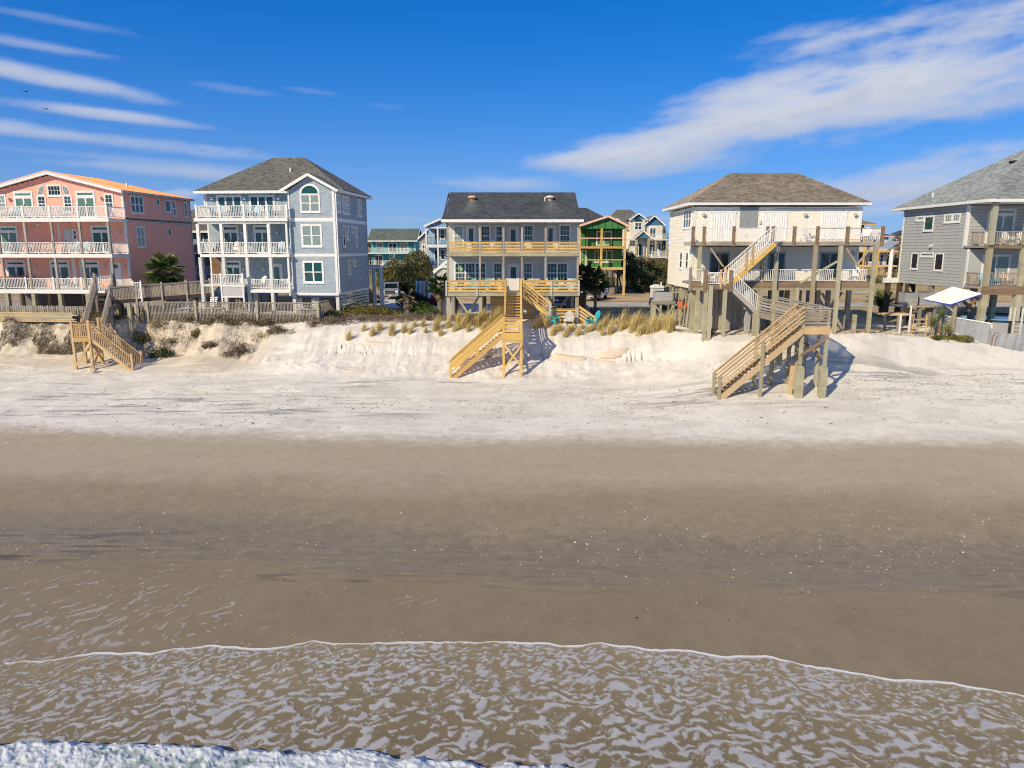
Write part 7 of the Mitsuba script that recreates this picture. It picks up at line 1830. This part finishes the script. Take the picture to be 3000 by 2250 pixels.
# sea oats: single clumps planted in rows
CL = []
for s in range(4):
    rr = np.random.default_rng(90 + s); n = 260
    sp = np.stack([rr.normal(0, .075, n), rr.normal(0, .06, n), np.zeros(n), rr.uniform(.6, 1.15, n)], 1)
    CL.append(blades(sp, 1.0, .26 + .05 * s, .011, [(.58, .44, .17), (.68, .54, .24), (.48, .38, .14), (.36, .31, .10), (.74, .60, .32)], 95 + s, .5, 3))
spots = []
for u, v, k in ((-11.85, 51.0, .9), (-10.9, 51.9, .75), (-10.15, 51.3, .95), (-9.75, 52.0, .8), (-8.75, 51.4, 1.25), (-7.9, 51.5, 1.0), (-7.4, 51.3, .8), (-7.2, 52.2, .75), (-6.6, 52.2, .8), (-6.3, 51.3, .6), (-5.6, 51.8, 1.3), (-5.2, 51.2, .8), (-4.7, 52.0, .9),
                (-4.2, 51.4, .7), (-3.65, 51.8, 1.05), (-3.2, 51.3, .7), (-2.6, 51.9, 1.1), (-2.1, 51.3, .75), (-1.6, 51.7, 1.1), (-1.1, 51.2, .8), (-4.0, 52.3, 1.1), (-2.2, 52.2, 1.15), (-1.2, 52.1, 1.2)):
    spots.append((u, v - .1, k * 1.22, 'left'))
rr = random.Random(3)
for i in range(38):
    x = 1.7 + i * .262 + rr.uniform(-.12, .12); y = 51.25 + rr.uniform(-.75, .85) - .30 * max(0, x - 7.2)
    if 2.6 < x < 6.3 and y > 51.2: y -= .6
    spots.append((x, y, rr.uniform(.65, 1.45), 'right'))
spots += [(2.0, 51.9, 1.3, 'right'), (2.4, 51.5, 1.2, 'right'), (9.4, 51.3, 1.2, 'right'), (8.6, 51.5, 1.2, 'right'), (10.3, 51.0, 1.1, 'right')]
spots.sort(key=lambda q: q[0] / q[1])
count = {'left': 0, 'right': 0}
for i, (x, y, k, side) in enumerate(spots):
    nth = NTH[count[side]]; count[side] += 1
    t = f'golden sea oats clump in bare sand left of the yellow stairs, {nth} from the left' if side == 'left' else f'golden sea oats clump in the band right of the yellow stairs, {nth} from the left'
    key = thing('grass_clump', t, 'grass', 'sea oats left of the stairs' if side == 'left' else 'sea oats right of the stairs')
    mesh, c = CL[i % 4]
    if side == 'right' and 2.4 < x < 6.6: k *= .62
    if side == 'left' and x < -5: k *= .85
    put(key, mesh, 'grass', False, T().translate([x, y, float(ground(x, y)) - .05]).rotate([0, 0, 1], rr.uniform(-40, 40)).scale([k * rr.uniform(.8, 1.2), k * rr.uniform(.8, 1.2), k]), color=c)

# palms
palm('shaggy green palm tree against the side wall of the pink house', -28.35, 58.6, 5.0, 3.75, n=44, s=1.3, dead=16, trunk_r=.22, seed=2, greens=('palm_green', 'palm_light', 'palm_green', 'palm_dark'))
palm('thin cut-back palm with few yellow fronds by the driveway', -8.25, 56.3, 5.0, 1.75, n=7, s=.62, dead=9, trunk_r=.16, seed=3, greens=('palm_light', 'palm_dead'))
palm('dark palm tree at the left corner of the middle house', -5.78, 57.3, 5.0, 2.7, n=30, s=.85, dead=6, trunk_r=.15, seed=4, greens=('palm_dark',))
palm('dark left palm of the pair at the right of the middle house', 5.95, 58.5, 5.0, 3.4, n=34, s=.95, dead=6, trunk_r=.13, seed=5, greens=('palm_dark',))
palm('dark right palm of the pair, growing from the planter', 6.75, 57.7, 5.4, 2.6, n=34, s=.95, dead=8, trunk_r=.11, seed=6, greens=('palm_dark',))


def feather(seed, n=26, L=1.5):
    mb = MB()
    pts = [np.array([L * t, 0, .35 * L * math.sin(t * 2.1) * .6]) for t in np.linspace(0, 1, 8)]
    mb.tube(pts, [.02, .018, .016, .014, .012, .01, .008, .005], 4)
    for i in range(n):
        t = .12 + .86 * i / n; p = np.array([L * t, 0, .35 * L * math.sin(t * 2.1) * .6])
        for s in (-1, 1):
            l = .34 * math.sin(math.pi * (.15 + .8 * t)); e = p + [l * .55, s * l, .02]
            mb.raw([p - [.034, 0, 0], p + [.034, 0, 0], e], [[0, 1, 2]])
    return mb.mesh()


FE = feather(1)
K = thing('sago_palm', 'large round sago palm with feathery fronds beside the grey house', 'palm plant')
part(K, 'trunk', MB().tube([[33.3, 64, 4.4], [33.3, 64, 5.4]], .3, 9).mesh(), 'trunk')
rr = random.Random(12)
for i in range(64):
    a = i * 2.399963; el = 70 - 75 * (i / 64) ** .9 + rr.uniform(-8, 8)
    part(K, 'frond', FE, ('palm_green', 'palm_light', 'palm_green')[i % 3], False, T().translate([33.3, 64, 5.35]).rotate([0, 0, 1], math.degrees(a)).rotate([0, 1, 0], -el).scale(rr.uniform(.95, 1.25)))


def spike(L=.72):
    return MB().raw([[0, -.045, 0], [0, .045, 0], [L * .5, .036, .015], [L, 0, 0], [L * .5, -.036, .015]], [[0, 1, 2], [0, 2, 4], [4, 2, 3]]).mesh()


SP = spike()
for x, y, z, h, t, m in ((29.55, 49.7, 4.5, .95, 'left green yucca of the three on the sand edge', 'palm_green'), (30.2, 50.0, 4.5, 1.5, 'tallest green yucca in the middle of the three', 'palm_green'), (30.25, 49.2, 4.3, .75, 'yellow-green yucca lowest of the three, shaggy dead skirt', 'palm_light')):
    K = thing('yucca', t, 'yucca'); part(K, 'trunk', MB().tube([[x, y, z - .3], [x, y, z + h]], [.14, .10], 7).mesh(), 'palm_dead')
    for i in range(70):
        a = i * 2.399963; el = 85 - 115 * (i / 70); part(K, 'leaf', SP, m, False, T().translate([x, y, z + h - .1]).rotate([0, 0, 1], math.degrees(a)).rotate([0, 1, 0], -el).scale(rr.uniform(.8, 1.1)))
    for i in range(24):
        a = i * 2.4 + 1; part(K, 'dead_leaf', SP, 'palm_dead', False, T().translate([x, y, z + h * .75]).rotate([0, 0, 1], math.degrees(a)).rotate([0, 1, 0], rr.uniform(50, 78)).scale(rr.uniform(.7, 1.0)))
